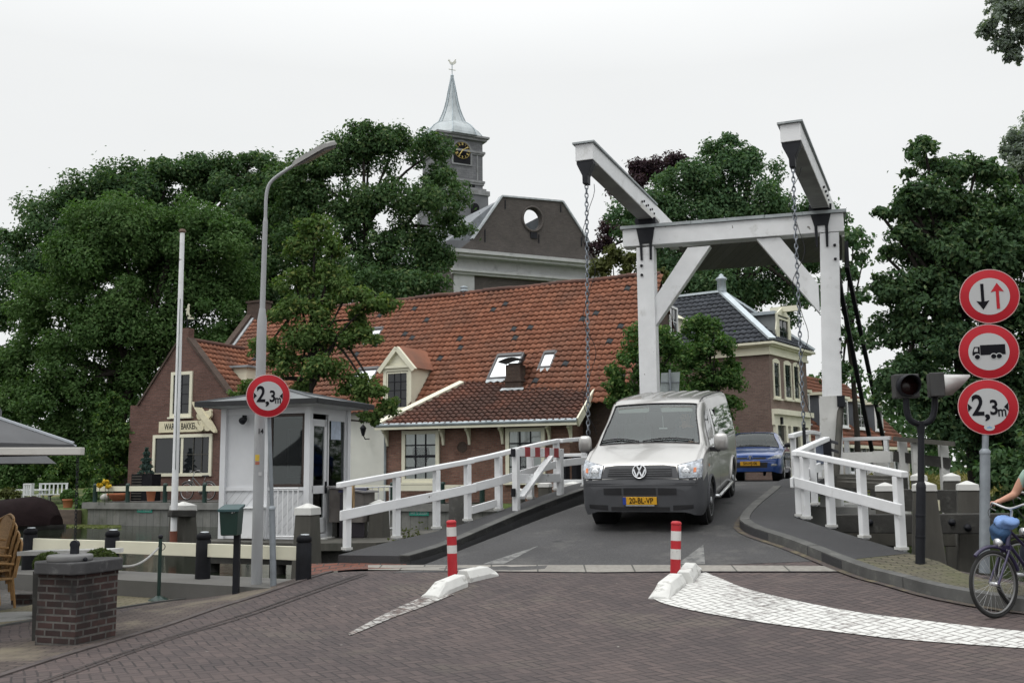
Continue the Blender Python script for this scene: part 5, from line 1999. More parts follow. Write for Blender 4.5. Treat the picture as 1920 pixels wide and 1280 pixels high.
mb.prism([V((p.x, p.y, -1.2)) for p in w_], (0, 0, 1.6))
mb.build('abutment', DARKWOOD, kind='structure')
mb = MB()
w_ = [V((2.2, 23.4, 0)), V((7.9, 21.6, 0)), V((9.5, 26.5, 0)), V((3.6, 28, 0))]
mb.prism([V((p.x, p.y, -1.2)) for p in w_], (0, 0, 1.95))
mb.build('abutment', CONCRETE, kind='structure')
# ================================================================= vehicles
def pchip(xs, ys, x):
 n = len(xs)
 if x <= xs[0]: return ys[0]
 if x >= xs[-1]: return ys[-1]
 h = [xs[i + 1] - xs[i] for i in range(n - 1)]
 dl = [(ys[i + 1] - ys[i]) / h[i] for i in range(n - 1)]
 m = [dl[0]] + [0 if dl[i - 1] * dl[i] <= 0 else 2 * dl[i - 1] * dl[i] / (dl[i - 1] + dl[i]) for i in range(1, n - 1)] + [dl[-1]]
 i = 0
 while x > xs[i + 1]: i += 1
 t = (x - xs[i]) / h[i]
 return ys[i] * (1 + 2 * t) * (1 - t) ** 2 + m[i] * h[i] * t * (1 - t) ** 2 + ys[i + 1] * t * t * (3 - 2 * t) + m[i + 1] * h[i] * t * t * (t - 1)
def car_paint(name, col, metal, rough, coat=.6):
 m, nt, b = _new(name)
 b.inputs['Base Color'].default_value = (*col, 1)
 b.inputs['Metallic'].default_value = metal
 b.inputs['Roughness'].default_value = rough
 b.inputs['Coat Weight'].default_value = coat
 b.inputs['Coat Roughness'].default_value = .05
 n = noise(nt, coords(nt, 'Object'), 1.3, 4)
 nt.links.new(mixc(nt, ramp(nt, n, .35, .7), col, mul(col, .9)), b.inputs['Base Color'])
 n2 = noise(nt, coords(nt, 'Object'), 3, 5)
 r_ = mth(nt, 'ADD', rough, mth(nt, 'MULTIPLY', n2, .12))
 nt.links.new(r_, b.inputs['Roughness'])
 return m
PLASTIC = mat('grey_bumper_plastic', (.058, .060, .066), .55, var=(3, .12), spec=.4, bump=(200, .15, .002))
BLACKPL = mat('black_plastic', (.014, .014, .016), .5, var=(4, .2))
RUBBER = mat('tyre_rubber', (.018, .018, .018), .85, var=(8, .3), bump=(60, .3, .003))
ALLOY = mat('wheel_alloy', (.45, .46, .48), .35, metal=.8, var=(6, .15), dirt=((.16, .15, .13), 5, .55, .8))
CHROME = mat('chrome', (.75, .76, .78), .12, metal=1.0, var=None)
HEADL = mat('headlamp_reflector', (.34, .36, .39), .22, metal=.6, var=(25, .5))
LENS = mat('headlamp_lens_grey', (.30, .32, .34), .08, var=(18, .4), spec=.8)
AMBER = mat('amber_lens', (.62, .17, .05), .2, var=(20, .2), spec=.7)
PLATE = mat('yellow_plate', (.62, .33, .02), .45, var=(6, .06))
PLATEBLUE = mat('plate_blue_band', (.02, .05, .28), .45, var=None)
SEAT = mat('seat_fabric', (.11, .115, .12), .9, var=(5, .2))
WSGLASS = glass_mat('windscreen_glass', (.78, .88, .84), .055)
SIDEGLASS = mat('side_window_glass', (.03, .036, .038), .03, var=None, spec=.9, coat=1.0)
class Body:
 def __init__(self, zt, w, wr, zb, belt, ys, drop=(.05, .11), yroof=1.4):
  self.zt, self.w, self.wr, self.zb, self.belt = zt, w, wr, zb, belt
  self.ys = ys
  self.grid = []
  S = 4
  for y in ys:
   Z = pchip(*zt, y)
   W = pchip(*w, y)
   Wr = min(pchip(*wr, y), W * .97)
   B = pchip(*zb, y)
   bl = min(belt, Z - .07)
   k = smooth((y - yroof + .5) / .6)
   dz = drop[0] * (1 - k) + drop[1] * k
   lo = min(B + .14, bl - .08)
   md = (lo + bl) / 2
   ctrl = [(W * .95, B), (W * .995, lo), (W, md), (W * .985, bl), (Wr, max(bl + .01, Z - dz)), (Wr - .07 - .03 * k, Z - .018), (Wr * .5, Z + .004), (0, Z + .012)]
   half = []
   q = [(2 * ctrl[0][0] - ctrl[1][0], 2 * ctrl[0][1] - ctrl[1][1])] + ctrl + [(-ctrl[-2][0], ctrl[-2][1])]
   for i in range(1, len(q) - 2):
    for s_ in range(S):
     t = s_ / S
     pt = []
     for c in (0, 1):
      a, b_, c_, d_ = q[i - 1][c], q[i][c], q[i + 1][c], q[i + 2][c]
      m0, m1 = (c_ - a) / 2 * .7, (d_ - b_) / 2 * .7
      pt.append(b_ * (1 + 2 * t) * (1 - t) ** 2 + m0 * t * (1 - t) ** 2 + c_ * t * t * (3 - 2 * t) + m1 * t * t * (t - 1))
     half.append(pt)
   half.append(list(ctrl[-1]))
   row = [V((x, y, z)) for x, z in half] + [V((-x, y, z)) for x, z in half[-2::-1]]
   self.grid.append(row)
  self.nj = len(self.grid[0])
  self.S = S
  vs = [p for r in self.grid for p in r]
  self.faces = []
  for i in range(len(ys) - 1):
   for j in range(self.nj - 1):
    self.faces.append((i, j, (i * self.nj + j, (i + 1) * self.nj + j, (i + 1) * self.nj + j + 1, i * self.nj + j + 1)))
  c0 = tuple(range(self.nj))
  c1 = tuple((len(ys) - 1) * self.nj + k for k in range(self.nj))[::-1]
  self.caps = [c0, c1]
  self.vs = vs
  self.bvh = BVHTree.FromPolygons([tuple(v) for v in vs], [f[2] for f in self.faces] + [c0, c1])
 def cast(self, a, b, side):
  if side == 'front':
   h = self.bvh.ray_cast(V((a, -3, b)), V((0, 1, 0)))
  elif side == 'right':
   h = self.bvh.ray_cast(V((3, a, b)), V((-1, 0, 0)))
  elif side == 'left':
   h = self.bvh.ray_cast(V((-3, a, b)), V((1, 0, 0)))
  elif side == 'top':
   h = self.bvh.ray_cast(V((a, b, 5)), V((0, 0, -1)))
  return (h[0], h[1]) if h[0] is not None else (None, None)
 def decal(self, poly, side, off=.006, rings=5, dens=.06, thick=.0):
  """sheet lying on the body: outline in the projection plane"""
  cx = sum(p[0] for p in poly) / len(poly)
  cy = sum(p[1] for p in poly) / len(poly)
  dense = []
  for i in range(len(poly)):
   a, b = poly[i], poly[(i + 1) % len(poly)]
   n = max(1, int(math.hypot(b[0] - a[0], b[1] - a[1]) / dens))
   for k in range(n):
    dense.append((a[0] + (b[0] - a[0]) * k / n, a[1] + (b[1] - a[1]) * k / n))
  mb = MB()
  N = len(dense)
  ctr, _n = self.cast(cx, cy, side)
  vs = []
  nrm = {'front': V((0, -1, 0)), 'right': V((1, 0, 0)), 'left': V((-1, 0, 0)), 'top': V((0, 0, 1))}[side]
  last = ctr
  for r in range(rings, 0, -1):
   for (x, y) in dense:
    q, n_ = self.cast(cx + (x - cx) * r / rings, cy + (y - cy) * r / rings, side)
    if q is None:
     q = last
    last = q
    vs.append(q + (n_ * (1 if n_ is not None and n_.dot(nrm) > 0 else -1) * off if n_ is not None else nrm * off))
  vs.append(ctr + nrm * off)
  fs = []
  for r in range(rings - 1):
   for k in range(N):
    fs.append((r * N + k, r * N + (k + 1) % N, (r + 1) * N + (k + 1) % N, (r + 1) * N + k))
  for k in range(N):
   fs.append(((rings - 1) * N + k, (rings - 1) * N + (k + 1) % N, rings * N))
  f = fs[0]
  nn = (vs[f[1]] - vs[f[0]]).cross(vs[f[2]] - vs[f[0]])
  if nn.dot(nrm) < 0: fs = [tuple(reversed(f)) for f in fs]
  mb.add(vs, fs, True)
  if off > .015:
   e = vs[:N]
   inn_ = [v - nrm * off * 1.3 for v in e]
   mb.add(e + inn_, [(k, (k + 1) % N, N + (k + 1) % N, N + k) for k in range(N)])
  return mb
def wheel(root, x, y, r, w, rim_r, hub_mat=ALLOY, spokes=5, side=1):
 """wheel with its axle along x"""
 mb = MB()
 ax = V((side, 0, 0))
 c = V((x, y, r))
 mb.lathe(c - ax * w / 2, [(rim_r, 0), (r * .93, 0), (r * .985, .03), (r, w * .3), (r, w * .7), (r * .985, w - .03), (r * .93, w), (rim_r * 1.02, w)], 32, ax)
 wo = mb.build('wheel', RUBBER, root, local=True)
 mb = MB()
 mb.lathe(c + ax * (w / 2 - .01), [(rim_r * 1.02, .01), (rim_r * .96, .012), (rim_r * .90, -.03), (rim_r * .88, -.06)], 32, ax)
 for k in range(spokes):
  t = 2 * math.pi * k / spokes + .3
  d = V((0, math.cos(t), math.sin(t)))
  e = V((0, -math.sin(t), math.cos(t)))
  p0, p1 = c + ax * (w / 2 - .005), c + ax * (w / 2 - .02) + d * rim_r * .93
  mb.prism([p0 - e * .035 + d * .03, p0 + e * .035 + d * .03, p1 + e * .05, p1 - e * .05], -ax * .03)
 mb.lathe(c + ax * (w / 2 - .04), [(.07, 0), (.07, .045), (.05, .055), (0, .058)], 16, ax)
 mb.build('rim', hub_mat, wo, local=True)
 mb = MB()
 mb.lathe(c + ax * (w / 2 - .075), [(rim_r * .9, 0), (0, .001)], 24, ax)
 mb.build('brake_disc', BLACKPL, wo, local=True)
 return wo
def in_arch(p, arches, ra):
 return any(math.hypot(p.y - a, p.z - z) < ra for a, z in arches) and abs(p.x) > .5
def stations(a, b, n, extra):
 s = sorted(set([round(a + (b - a) * k / n, 4) for k in range(n + 1)] + extra))
 out = []
 for v in s:
  if out and v - out[-1] < .012:
   if v in extra: out[-1] = v
   continue
  out.append(v)
 return out
SILVER = car_paint('silver_beige_paint', (.45, .442, .428), .72, .26)
def build_van():
 ws0, ws1 = .885, 1.63
 L = 4.88
 ys = stations(0, L, 78, [0, .02, .05, .08, .12, .16, .22, ws0, ws1, 4.80, 4.85])
 zt = ([0, .02, .05, .09, .14, .18, .3, .55, .84, ws0, 1.2, ws1, 1.74, 1.9, 2.4, 3.5, 4.6, 4.8, L], [.66, .72, .79, .90, .985, 1.02, 1.075, 1.165, 1.245, 1.262, 1.53, 1.845, 1.895, 1.925, 1.955, 1.965, 1.94, 1.88, 1.72])
 w = ([0, .02, .06, .12, .22, .4, .7, 1.5, 4.5, 4.75, L], [.70, .79, .86, .905, .935, .950, .952, .952, .952, .935, .86])
 wr = ([0, .3, .7, ws0, ws1, 1.9, 4.6, L], [.80, .87, .88, .875, .785, .80, .80, .76])
 zb = ([0, .05, .3, .6, 1.3, 4.3, L], [.30, .25, .22, .24, .30, .30, .38])
 B = Body(zt, w, wr, zb, 1.14, ys, drop=(.05, .13), yroof=1.3)
 root = thing('van', 'silver beige delivery van coming down the bridge towards the bollards', 'van')
 WM[root.name] = Matrix.Identity(4)
 parts = {'body': MB(), 'bumper': MB(), 'windscreen': MB()}
 for k in parts: parts[k].v = list(B.vs)
 arches = [(.93, .34), (3.93, .34)]
 jt = 5 * B.S
 for (i, j, f) in B.faces:
  c = (B.vs[f[0]] + B.vs[f[2]]) / 2
  jj = min(j, B.nj - 2 - j)
  if in_arch(c, arches, .385): continue
  if ws0 - .001 <= ys[i] and ys[i + 1] <= ws1 + .001 and jj >= jt: key = 'windscreen'
  elif c.z < .79 and c.y < .60: key = 'bumper'
  else: key = 'body'
  parts[key].f.append(list(f))
  parts[key].sm.append(True)
 parts['bumper'].f.append(list(B.caps[0])); parts['bumper'].sm.append(False)
 parts['body'].f.append(list(B.caps[1])); parts['body'].sm.append(False)
 body = parts['body'].build('body', SILVER, root, local=True, uv=False)
 bumper = parts['bumper'].build('bumper', PLASTIC, root, local=True, uv=False)
 wsc = parts['windscreen'].build('windscreen', WSGLASS, root, local=True, uv=False)
 i0, i1 = ys.index(ws0), ys.index(ws1)
 loop = [B.grid[i0][j] for j in range(jt, B.nj - jt)] + [B.grid[i][B.nj - 1 - jt] for i in range(i0, i1 + 1)] + [B.grid[i1][j] for j in range(B.nj - 1 - jt, jt - 1, -1)] + [B.grid[i][jt] for i in range(i1, i0 - 1, -1)]
 mb = MB()
 mb.tube([p + V((0, -.004, .004)) for p in loop], .012, 6, caps=False)
 mb.build('windscreen_seal', BLACKPL, wsc, local=True, uv=False)
 mb = MB()
 mb.box((0, 2.5, .36), (1.6, 4.3, .14))  # dark underbody box, added to block light
 mb.box((0, 2.45, 1.05), (1.72, .06, 1.3))
 mb.build('floor', BLACKPL, root, local=True)
 mb = MB()
 mb.prism([(-.8, .95, 1.20), (-.8, 1.32, 1.19), (-.8, 1.42, .85), (-.8, .95, .85)], (1.6, 0, 0))
 mb.build('dashboard', mat('dashboard', (.075, .078, .078), .7, var=None), root, local=True)
 for sx in (-.46, .44):
  mb = MB()
  mb.box((sx, 1.95, .82), (.5, .5, .16))
  mb.prism([(sx - .25, 2.12, .85), (sx - .25, 2.26, .85), (sx - .23, 2.34, 1.5), (sx - .23, 2.24, 1.5)], (.48, 0, 0))
  mb.box((sx, 2.27, 1.62), (.26, .1, .2))
  mb.build('seat', SEAT, root, local=True, bevel=.03)
 mb = MB()
 mb.torus((.42, 1.46, 1.14), .19, .016, (0, -.75, .65), 24, 6)
 mb.build('steering_wheel', BLACKPL, root, local=True)
 mb = MB()
 mb.box((0, 1.50, 1.70), (.24, .03, .07))
 mb.build('mirror', BLACKPL, root, local=True)
 for x0, x1 in ((-.62, -.10), (.10, .62)):
  mb = MB()
  mb.box(((x0 + x1) / 2, 1.55, 1.765), (abs(x1 - x0), .02, .09))
  mb.build('sun_visor', mat('sun_visor_grey', (.35, .35, .34), .8, var=None), root, local=True)
 mb = MB()
 mb.tube([V((.14, 1.45, 1.66)), V((.15, 1.40, 1.48))], .004, 4)
 mb.box((.15, 1.40, 1.46), (.14, .01, .02))
 mb.build('mirror_charm', REFWHITE, root, local=True)
 def dec(name, poly, side, m, off=.006, parent=root, **k):
  return B.decal(poly, side, off, **k).build(name, m, parent, local=True, uv=False)
 g = dec('grille', [(-.60, .80), (.60, .80), (.55, .965), (.36, .985), (-.36, .985), (-.55, .965)], 'front', PLASTIC, .014)
 dec('grille_mesh', [(-.50, .822), (.50, .822), (.47, .945), (-.47, .945)], 'front', BLACKPL, .018, g)
 for k in range(4):
  z = .838 + k * .030
  B.decal([(-.49, z), (.49, z), (.488, z + .012), (-.488, z + .012)], 'front', .026, rings=2).build('grille_bar', PLASTIC, g, local=True, uv=False)
 em, en = B.cast(0, .895, 'front')
 en = V((0, -1, .25)).normalized()
 eu, ev = V((1, 0, 0)), V((1, 0, 0)).cross(en) * -1
 if ev.z < 0: ev = -ev
 ec = em + en * .03
 mb = MB()
 mb.lathe(ec, [(.112, -.02), (.112, .004), (.10, .010), (0, .011)], 28, en)
 emb = mb.build('emblem', BLACKPL, root, local=True)
 mb = MB()
 mb.torus(ec + en * .012, .102, .011, en, 32, 6)
 def stroke(a, b, wd=.021):
  p, q = ec + eu * a[0] + ev * a[1] + en * .014, ec + eu * b[0] + ev * b[1] + en * .014
  mb.bar(p, q, wd, .010, en)
 for s_ in (-1, 1):
  stroke((s_ * .036, .088), (0, .018))
  stroke((s_ * .090, .040), (s_ * .042, -.080))
  stroke((s_ * .042, -.080), (0, .008))
 mb.build('emblem_letters', CHROME, emb, local=True)
 for s_ in (-1, 1):
  poly = [(s_ * .60, .795), (s_ * .915, .80), (s_ * .930, .90), (s_ * .922, 1.055), (s_ * .80, 1.03), (s_ * .575, .985)]
  h = dec('headlight', poly, 'front', HEADL, .012)
  mb = MB()
  lp_ = []
  for k in range(len(poly)):
   (ax, az), (bx, bz) = poly[k], poly[(k + 1) % len(poly)]
   for t in range(4):
    q, _ = B.cast(ax + (bx - ax) * t / 4, az + (bz - az) * t / 4, 'front')
    if q is not None: lp_.append(q + V((0, -.010, 0)))
  mb.tube(lp_ + lp_[:1], .008, 5, caps=False)
  mb.build('lamp_seal', BLACKPL, h, local=True, uv=False)
  dec('lens', [(s_ * .64, .825), (s_ * .775, .83), (s_ * .775, .975), (s_ * .63, .955)], 'front', LENS, .016, h)
  mb = MB()
  q, _ = B.cast(s_ * .705, .895, 'front')
  mb.lathe(q + V((0, -.020, 0)), [(.062, -.005), (.062, .004), (.03, -.0), (0, .004)], 18, (0, -1, .1))
  mb.build('bulb_reflector', CHROME, h, local=True)
  dec('indicator', [(s_ * .79, .835), (s_ * .86, .845), (s_ * .87, .96), (s_ * .80, .965)], 'front', HEADL, .017, h)
  dec('indicator_bulb', [(s_ * .805, .875), (s_ * .855, .88), (s_ * .855, .94), (s_ * .812, .94)], 'front', AMBER, .021, h)
  dec('air_intake', [(s_ * .28, .555), (s_ * .56, .56), (s_ * .56, .655), (s_ * .28, .66)], 'front', BLACKPL, .006)
  dec('fog_recess', [(s_ * .50, .32), (s_ * .80, .35), (s_ * .80, .41), (s_ * .50, .40)], 'front', BLACKPL, .005)
 dec('air_intake', [(-.25, .555), (.25, .555), (.25, .66), (-.25, .66)], 'front', BLACKPL, .006)
 dec('air_intake', [(-.45, .315), (.45, .315), (.45, .375), (-.45, .375)], 'front', BLACKPL, .006)
 B.decal([(-.86, .70), (.86, .70), (.86, .725), (-.86, .725)], 'front', .012, rings=2).build('bumper_strip', PLASTIC, bumper, local=True, uv=False)
 y0 = B.cast(0, .47, 'front')[0].y - .03
 mb = MB()
 mb.box((0, y0 + .012, .47), (.52, .02, .115))
 pl = mb.build('number_plate', PLATE, root, local=True, bevel=.004)
 mb = MB()
 mb.box((-.235, y0 + .0, .47), (.05, .006, .113))
 mb.build('blue_band', PLATEBLUE, pl, local=True)
 mb = MB()
 mb.box((0, y0 + .012, .40), (.44, .015, .014))
 mb.build('plate_holder', REFWHITE, pl, local=True)
 text('20-BL-VP', .118, INK, pl, (.022, y0 - .001, .47), (1, 0, 0), (0, 0, 1), sx=.82, bold=.012, local=True)
 for a, b in (((-.80, 1.27), (-.16, 1.262)), ((-.10, 1.265), (.72, 1.268))):
  mb = MB()
  p = [B.cast(a[0] + (b[0] - a[0]) * t, a[1] + (b[1] - a[1]) * t + .02 + .035 * math.sin(math.pi * t), 'front')[0] + V((0, -.018, .012)) for t in [k / 8 for k in range(9)]]
  mb.tube(p, .011, 5)
  mb.build('wiper', BLACKPL, root, local=True)
 for side, s_ in (('right', 1), ('left', -1)):
  dec('side_window', [(1.20, 1.19), (1.30, 1.33), (1.62, 1.68), (1.72, 1.72), (1.98, 1.73), (1.98, 1.17)], side, SIDEGLASS, .006)
  dec('side_window', [(2.10, 1.17), (2.10, 1.72), (4.55, 1.71), (4.58, 1.20)], side, SIDEGLASS, .006)
  B.decal([(1.10, 1.135), (4.62, 1.135), (4.62, 1.155), (1.10, 1.155)], side, .014, rings=2).build('window_trim', CHROME, root, local=True, uv=False)
  for yy in (1.10, 2.03, 3.30):
   z0_ = .62 if yy < 1.2 else .42
   B.decal([(yy, z0_), (yy + .010, z0_), (yy + .010, 1.13), (yy, 1.13)], side, .003, rings=2).build('door_seam', BLACKPL, root, local=True, uv=False)
  dec('door_handle', [(1.86, 1.02), (1.98, 1.02), (1.98, 1.06), (1.86, 1.06)], side, BLACKPL, .022)
  dec('side_indicator', [(.72, .90), (.80, .90), (.80, .94), (.72, .94)], side, AMBER, .012)
  for (ay, az) in arches:
   mb = MB()
   pts = []
   for k in range(21):
    t = math.pi * (k / 20) * 1.16 - .25
    yy, z_ = ay - .40 * math.cos(t), az + .40 * math.sin(t)
    q, _ = B.cast(yy, max(z_, .30), side)
    pts.append((q if q is not None else V((s_ * .94, yy, z_))) + V((s_ * .004, 0, 0)))
   mb.tube(pts, .026, 6)
   mb.build('wheel_arch', SILVER if ay > 2 else PLASTIC, root, local=True, uv=False)
   mb = MB()
   mb.lathe(V((s_ * .90, ay, az)), [(.40, 0), (.40, -.32), (0, -.33)], 20, (s_, 0, 0))
   mb.build('wheel_well', BLACKPL, root, local=True, uv=False)
   wheel(root, s_ * .835, ay, .335, .21, .225, spokes=6, side=s_)
  mb = MB()
  c = V((s_ * 1.115, 1.12, 1.245))
  mb.sphere(c, (.115, .075, .145), 14, 10)
  for i, v in enumerate(mb.v):
   d = v - c
   sx, sz = clamp(d.x / .115, -1, 1), clamp(d.z / .145, -1, 1)
   mb.v[i] = c + V((.112 * math.copysign(abs(sx) ** .55, sx), d.y, .14 * math.copysign(abs(sz) ** .55, sz)))
  wm = mb.build('wing_mirror', SILVER, root, local=True, uv=False)
  mb = MB()
  mb.prism([(s_ * .90, 1.08, 1.10), (s_ * 1.10, 1.08, 1.10), (s_ * 1.10, 1.08, 1.16), (s_ * .90, 1.08, 1.17)], (0, .10, 0))
  mb.build('mirror_arm', BLACKPL, wm, local=True)
  mb = MB()
  mb.tube([V((s_ * .80, 1.42, .36)), V((s_ * .97, 1.48, .34)), V((s_ * .99, 1.56, .33)), V((s_ * .99, 3.32, .33)), V((s_ * .97, 3.40, .34)), V((s_ * .80, 3.46, .36))], .03, 8)
  mb.build('side_bar', CHROME, root, local=True, uv=False)
 for x in (-.55, -.33, -.11, .11, .33, .55):
  mb = MB()
  pts = [B.cast(x, y, 'top')[0] + V((0, 0, .004)) for y in [1.95 + k * .26 for k in range(10)]]
  mb.tube(pts, [.004] + [.016] * 8 + [.004], 6)
  mb.build('roof_rib', SILVER, body, local=True, uv=False)
 for x in (-.72, .72):
  mb = MB()
  pts = [B.cast(x, y, 'top')[0] + V((0, 0, .002)) for y in [1.75 + k * .29 for k in range(11)]]
  mb.tube(pts, .011, 6)
  mb.build('roof_gutter', BLACKPL, body, local=True, uv=False)
 return root, B
van, VB = build_van()
PSI = R(19)
vx = P(1202, 960, 15.35)
VAN_LOC = V((vx.x, vx.y, 0))
fw_ = VAN_LOC + V((math.sin(PSI), math.cos(PSI), 0)) * .93
rw_ = VAN_LOC + V((math.sin(PSI), math.cos(PSI), 0)) * 3.93
zf_, zr2 = zroad(fw_.x, fw_.y), zroad(rw_.x, rw_.y)
PIT = math.atan2(zr2 - zf_, 3.0)
van.rotation_euler = (PIT, 0, -PSI)
van.location = (VAN_LOC.x, VAN_LOC.y, zf_ - .93 * math.tan(PIT) + .005)
VAN_M = Matrix.Translation(van.location) @ Matrix.Rotation(-PSI, 4, 'Z') @ Matrix.Rotation(PIT, 4, 'X')
BLUE = car_paint('blue_paint', (.014, .060, .25), .35, .24, 1.0)
def build_car():
 ws0, ws1 = 1.02, 1.66
 L = 4.0
 ys = stations(0, L, 62, [0, .02, .05, .09, .14, .22, ws0, ws1, 3.9])
 zt = ([0, .02, .05, .10, .18, .3, .6, .98, ws0, 1.35, ws1, 1.8, 2.3, 2.9, 3.5, 3.75, L], [.50, .56, .62, .69, .735, .77, .84, .915, .93, 1.15, 1.325, 1.36, 1.385, 1.36, 1.20, .98, .62])
 w = ([0, .03, .08, .16, .3, .6, 1.0, 3.3, 3.7, L], [.60, .70, .76, .80, .825, .84, .845, .845, .82, .70])
 wr = ([0, .4, .95, ws0, ws1, 1.9, 3.2, L], [.68, .76, .77, .77, .62, .63, .60, .58])
 zb = ([0, .05, .3, 1.0, 3.4, L], [.26, .22, .20, .22, .22, .32])
 B = Body(zt, w, wr, zb, .88, ys, drop=(.04, .11), yroof=1.35)
 root = thing('car', 'blue hatchback car waiting on the bridge behind the van', 'car')
 WM[root.name] = Matrix.Identity(4)
 parts = {'body': MB(), 'windscreen': MB()}
 for k in parts: parts[k].v = list(B.vs)
 arches = [(.80, .29), (3.36, .29)]
 jt = 5 * B.S
 for (i, j, f) in B.faces:
  c = (B.vs[f[0]] + B.vs[f[2]]) / 2
  jj = min(j, B.nj - 2 - j)
  if in_arch(c, arches, .335): continue
  key = 'windscreen' if ws0 - .001 <= ys[i] and ys[i + 1] <= ws1 + .001 and jj >= jt else 'body'
  parts[key].f.append(list(f)); parts[key].sm.append(True)
 for c in B.caps:
  parts['body'].f.append(list(c)); parts['body'].sm.append(False)
 parts['body'].build('body', BLUE, root, local=True, uv=False)
 wsc = parts['windscreen'].build('windscreen', glass_mat('car_windscreen', (.35, .4, .4), .0), root, local=True, uv=False)
 i0, i1 = ys.index(ws0), ys.index(ws1)
 loop = [B.grid[i0][j] for j in range(jt, B.nj - jt)] + [B.grid[i][B.nj - 1 - jt] for i in range(i0, i1 + 1)] + [B.grid[i1][j] for j in range(B.nj - 1 - jt, jt - 1, -1)] + [B.grid[i][jt] for i in range(i1, i0 - 1, -1)]
 mb = MB()
 mb.tube([p + V((0, -.003, .003)) for p in loop], .011, 5, caps=False)
 mb.build('windscreen_seal', BLACKPL, wsc, local=True, uv=False)
 mb = MB()
 mb.box((0, 2.0, .30), (1.4, 3.5, .12))
 mb.box((0, 2.9, .75), (1.4, .06, .9))
 mb.build('floor', BLACKPL, root, local=True)
 mb = MB()
 mb.prism([(-.66, 1.05, .88), (-.66, 1.45, .87), (-.66, 1.5, .6), (-.66, 1.05, .6)], (1.32, 0, 0))
 mb.build('dashboard', BLACKPL, root, local=True)
 for sx in (-.36, .36):
  mb = MB()
  mb.prism([(sx - .22, 2.1, .45), (sx - .22, 2.24, .45), (sx - .2, 2.36, 1.0), (sx - .2, 2.26, 1.0)], (.43, 0, 0))
  mb.box((sx, 2.31, 1.11), (.24, .09, .17))
  mb.build('seat', SEAT, root, local=True, bevel=.03)
 mb = MB()
 mb.torus((.36, 1.6, .86), .18, .015, (0, -.75, .65), 20, 6)
 mb.build('steering_wheel', BLACKPL, root, local=True)
 def dec(name, poly, side, m, off=.006, parent=root, **k):
  return B.decal(poly, side, off, **k).build(name, m, parent, local=True, uv=False)
 dec('grille', [(-.40, .585), (.40, .585), (.43, .635), (-.43, .635)], 'front', BLACKPL, .006)
 for s_ in (-1, 1):
  h = dec('headlight', [(s_ * .44, .585), (s_ * .78, .60), (s_ * .80, .665), (s_ * .76, .70), (s_ * .64, .685)], 'front', LENS, .010)
  dec('reflector', [(s_ * .50, .60), (s_ * .70, .605), (s_ * .70, .665), (s_ * .63, .665)], 'front', HEADL, .013, h)
  dec('fog_light', [(s_ * .54, .40), (s_ * .70, .41), (s_ * .70, .455), (s_ * .60, .465), (s_ * .54, .445)], 'front', HEADL, .010)
 dec('air_intake', [(-.44, .36), (.44, .36), (.46, .50), (-.46, .50)], 'front', BLACKPL, .006)
 B.decal([(-.64, .335), (.64, .335), (.62, .35), (-.62, .35)], 'front', .018, rings=2).build('bumper_lip', BLUE, root, local=True, uv=False)
 B.decal([(-.68, .525), (.68, .525), (.68, .55), (-.68, .55)], 'front', .016, rings=2).build('bumper_strip', BLUE, root, local=True, uv=False)
 y0 = B.cast(0, .46, 'front')[0].y - .03
 mb = MB()
 mb.box((0, y0 + .012, .475), (.52, .02, .115))
 pl = mb.build('number_plate', PLATE, root, local=True)
 text('SH-HJ-06', .115, INK, pl, (0, y0 - .001, .475), (1, 0, 0), (0, 0, 1), sx=.84, bold=.012, local=True)
 q, _ = B.cast(0, .63, 'front')
 mb = MB()
 mb.lathe(q + V((0, -.012, 0)), [(.075, -.01), (.075, .006), (0, .008)], 20, (0, -1, .2))
 em = mb.build('emblem', BLUE, root, local=True)
 mb = MB()
 lion = [(-.035, -.055), (-.015, -.055), (-.005, -.025), (.012, -.055), (.034, -.055), (.02, -.015), (.022, .01), (.045, .025), (.035, .04), (.012, .035), (.01, .055), (-.015, .06), (-.03, .045), (-.02, .03), (-.045, .015), (-.04, .0), (-.02, .008), (-.025, -.03)]
 mb.prism([q + V((x, -.022, z)) for x, z in lion], (0, -.006, 0))
 mb.build('emblem_shape', CHROME, em, local=True)
 mb = MB()
 p = [B.cast(-.55 + 1.0 * t, .945 + .03 * math.sin(math.pi * t), 'front')[0] + V((0, -.012, .01)) for t in [k / 8 for k in range(9)]]
 mb.tube(p, .010, 5)
 mb.build('wiper', BLACKPL, root, local=True)
 mb = MB()
 mb.tube([V((-.02, 1.75, 1.36)), V((-.02, 1.80, 1.43))], .008, 5)
 mb.build('aerial', BLACKPL, root, local=True)
 for side, s_ in (('right', 1), ('left', -1)):
  dec('side_window', [(1.42, .95), (1.80, 1.24), (2.5, 1.27), (2.5, .93)], side, SIDEGLASS, .006)
  dec('side_window', [(2.58, .93), (2.58, 1.27), (3.1, 1.22), (3.3, .96)], side, SIDEGLASS, .006)
  B.decal([(.9, .58), (3.0, .58), (3.0, .64), (.9, .64)], side, .014, rings=2).build('side_moulding', BLACKPL, root, local=True, uv=False)
  for (ay, az) in arches:
   mb = MB()
   mb.lathe(V((s_ * .80, ay, az)), [(.345, 0), (.345, -.28), (0, -.29)], 20, (s_, 0, 0))
   mb.build('wheel_well', BLACKPL, root, local=True, uv=False)
   wheel(root, s_ * .745, ay, .29, .17, .19, spokes=6, side=s_)
  mb = MB()
  mb.sphere((s_ * .93, 1.28, .98), (.11, .06, .065), 12, 8)
  wm = mb.build('wing_mirror', BLACKPL, root, local=True, uv=False)
  mb = MB()
  mb.bar((s_ * .80, 1.3, .93), (s_ * .9, 1.28, .96), .05, .04)
  mb.build('mirror_arm', BLACKPL, wm, local=True)
 return root, B
car, CBODY = build_car()
cxp = P(1407, 880, 27.0)
CPSI = R(19)
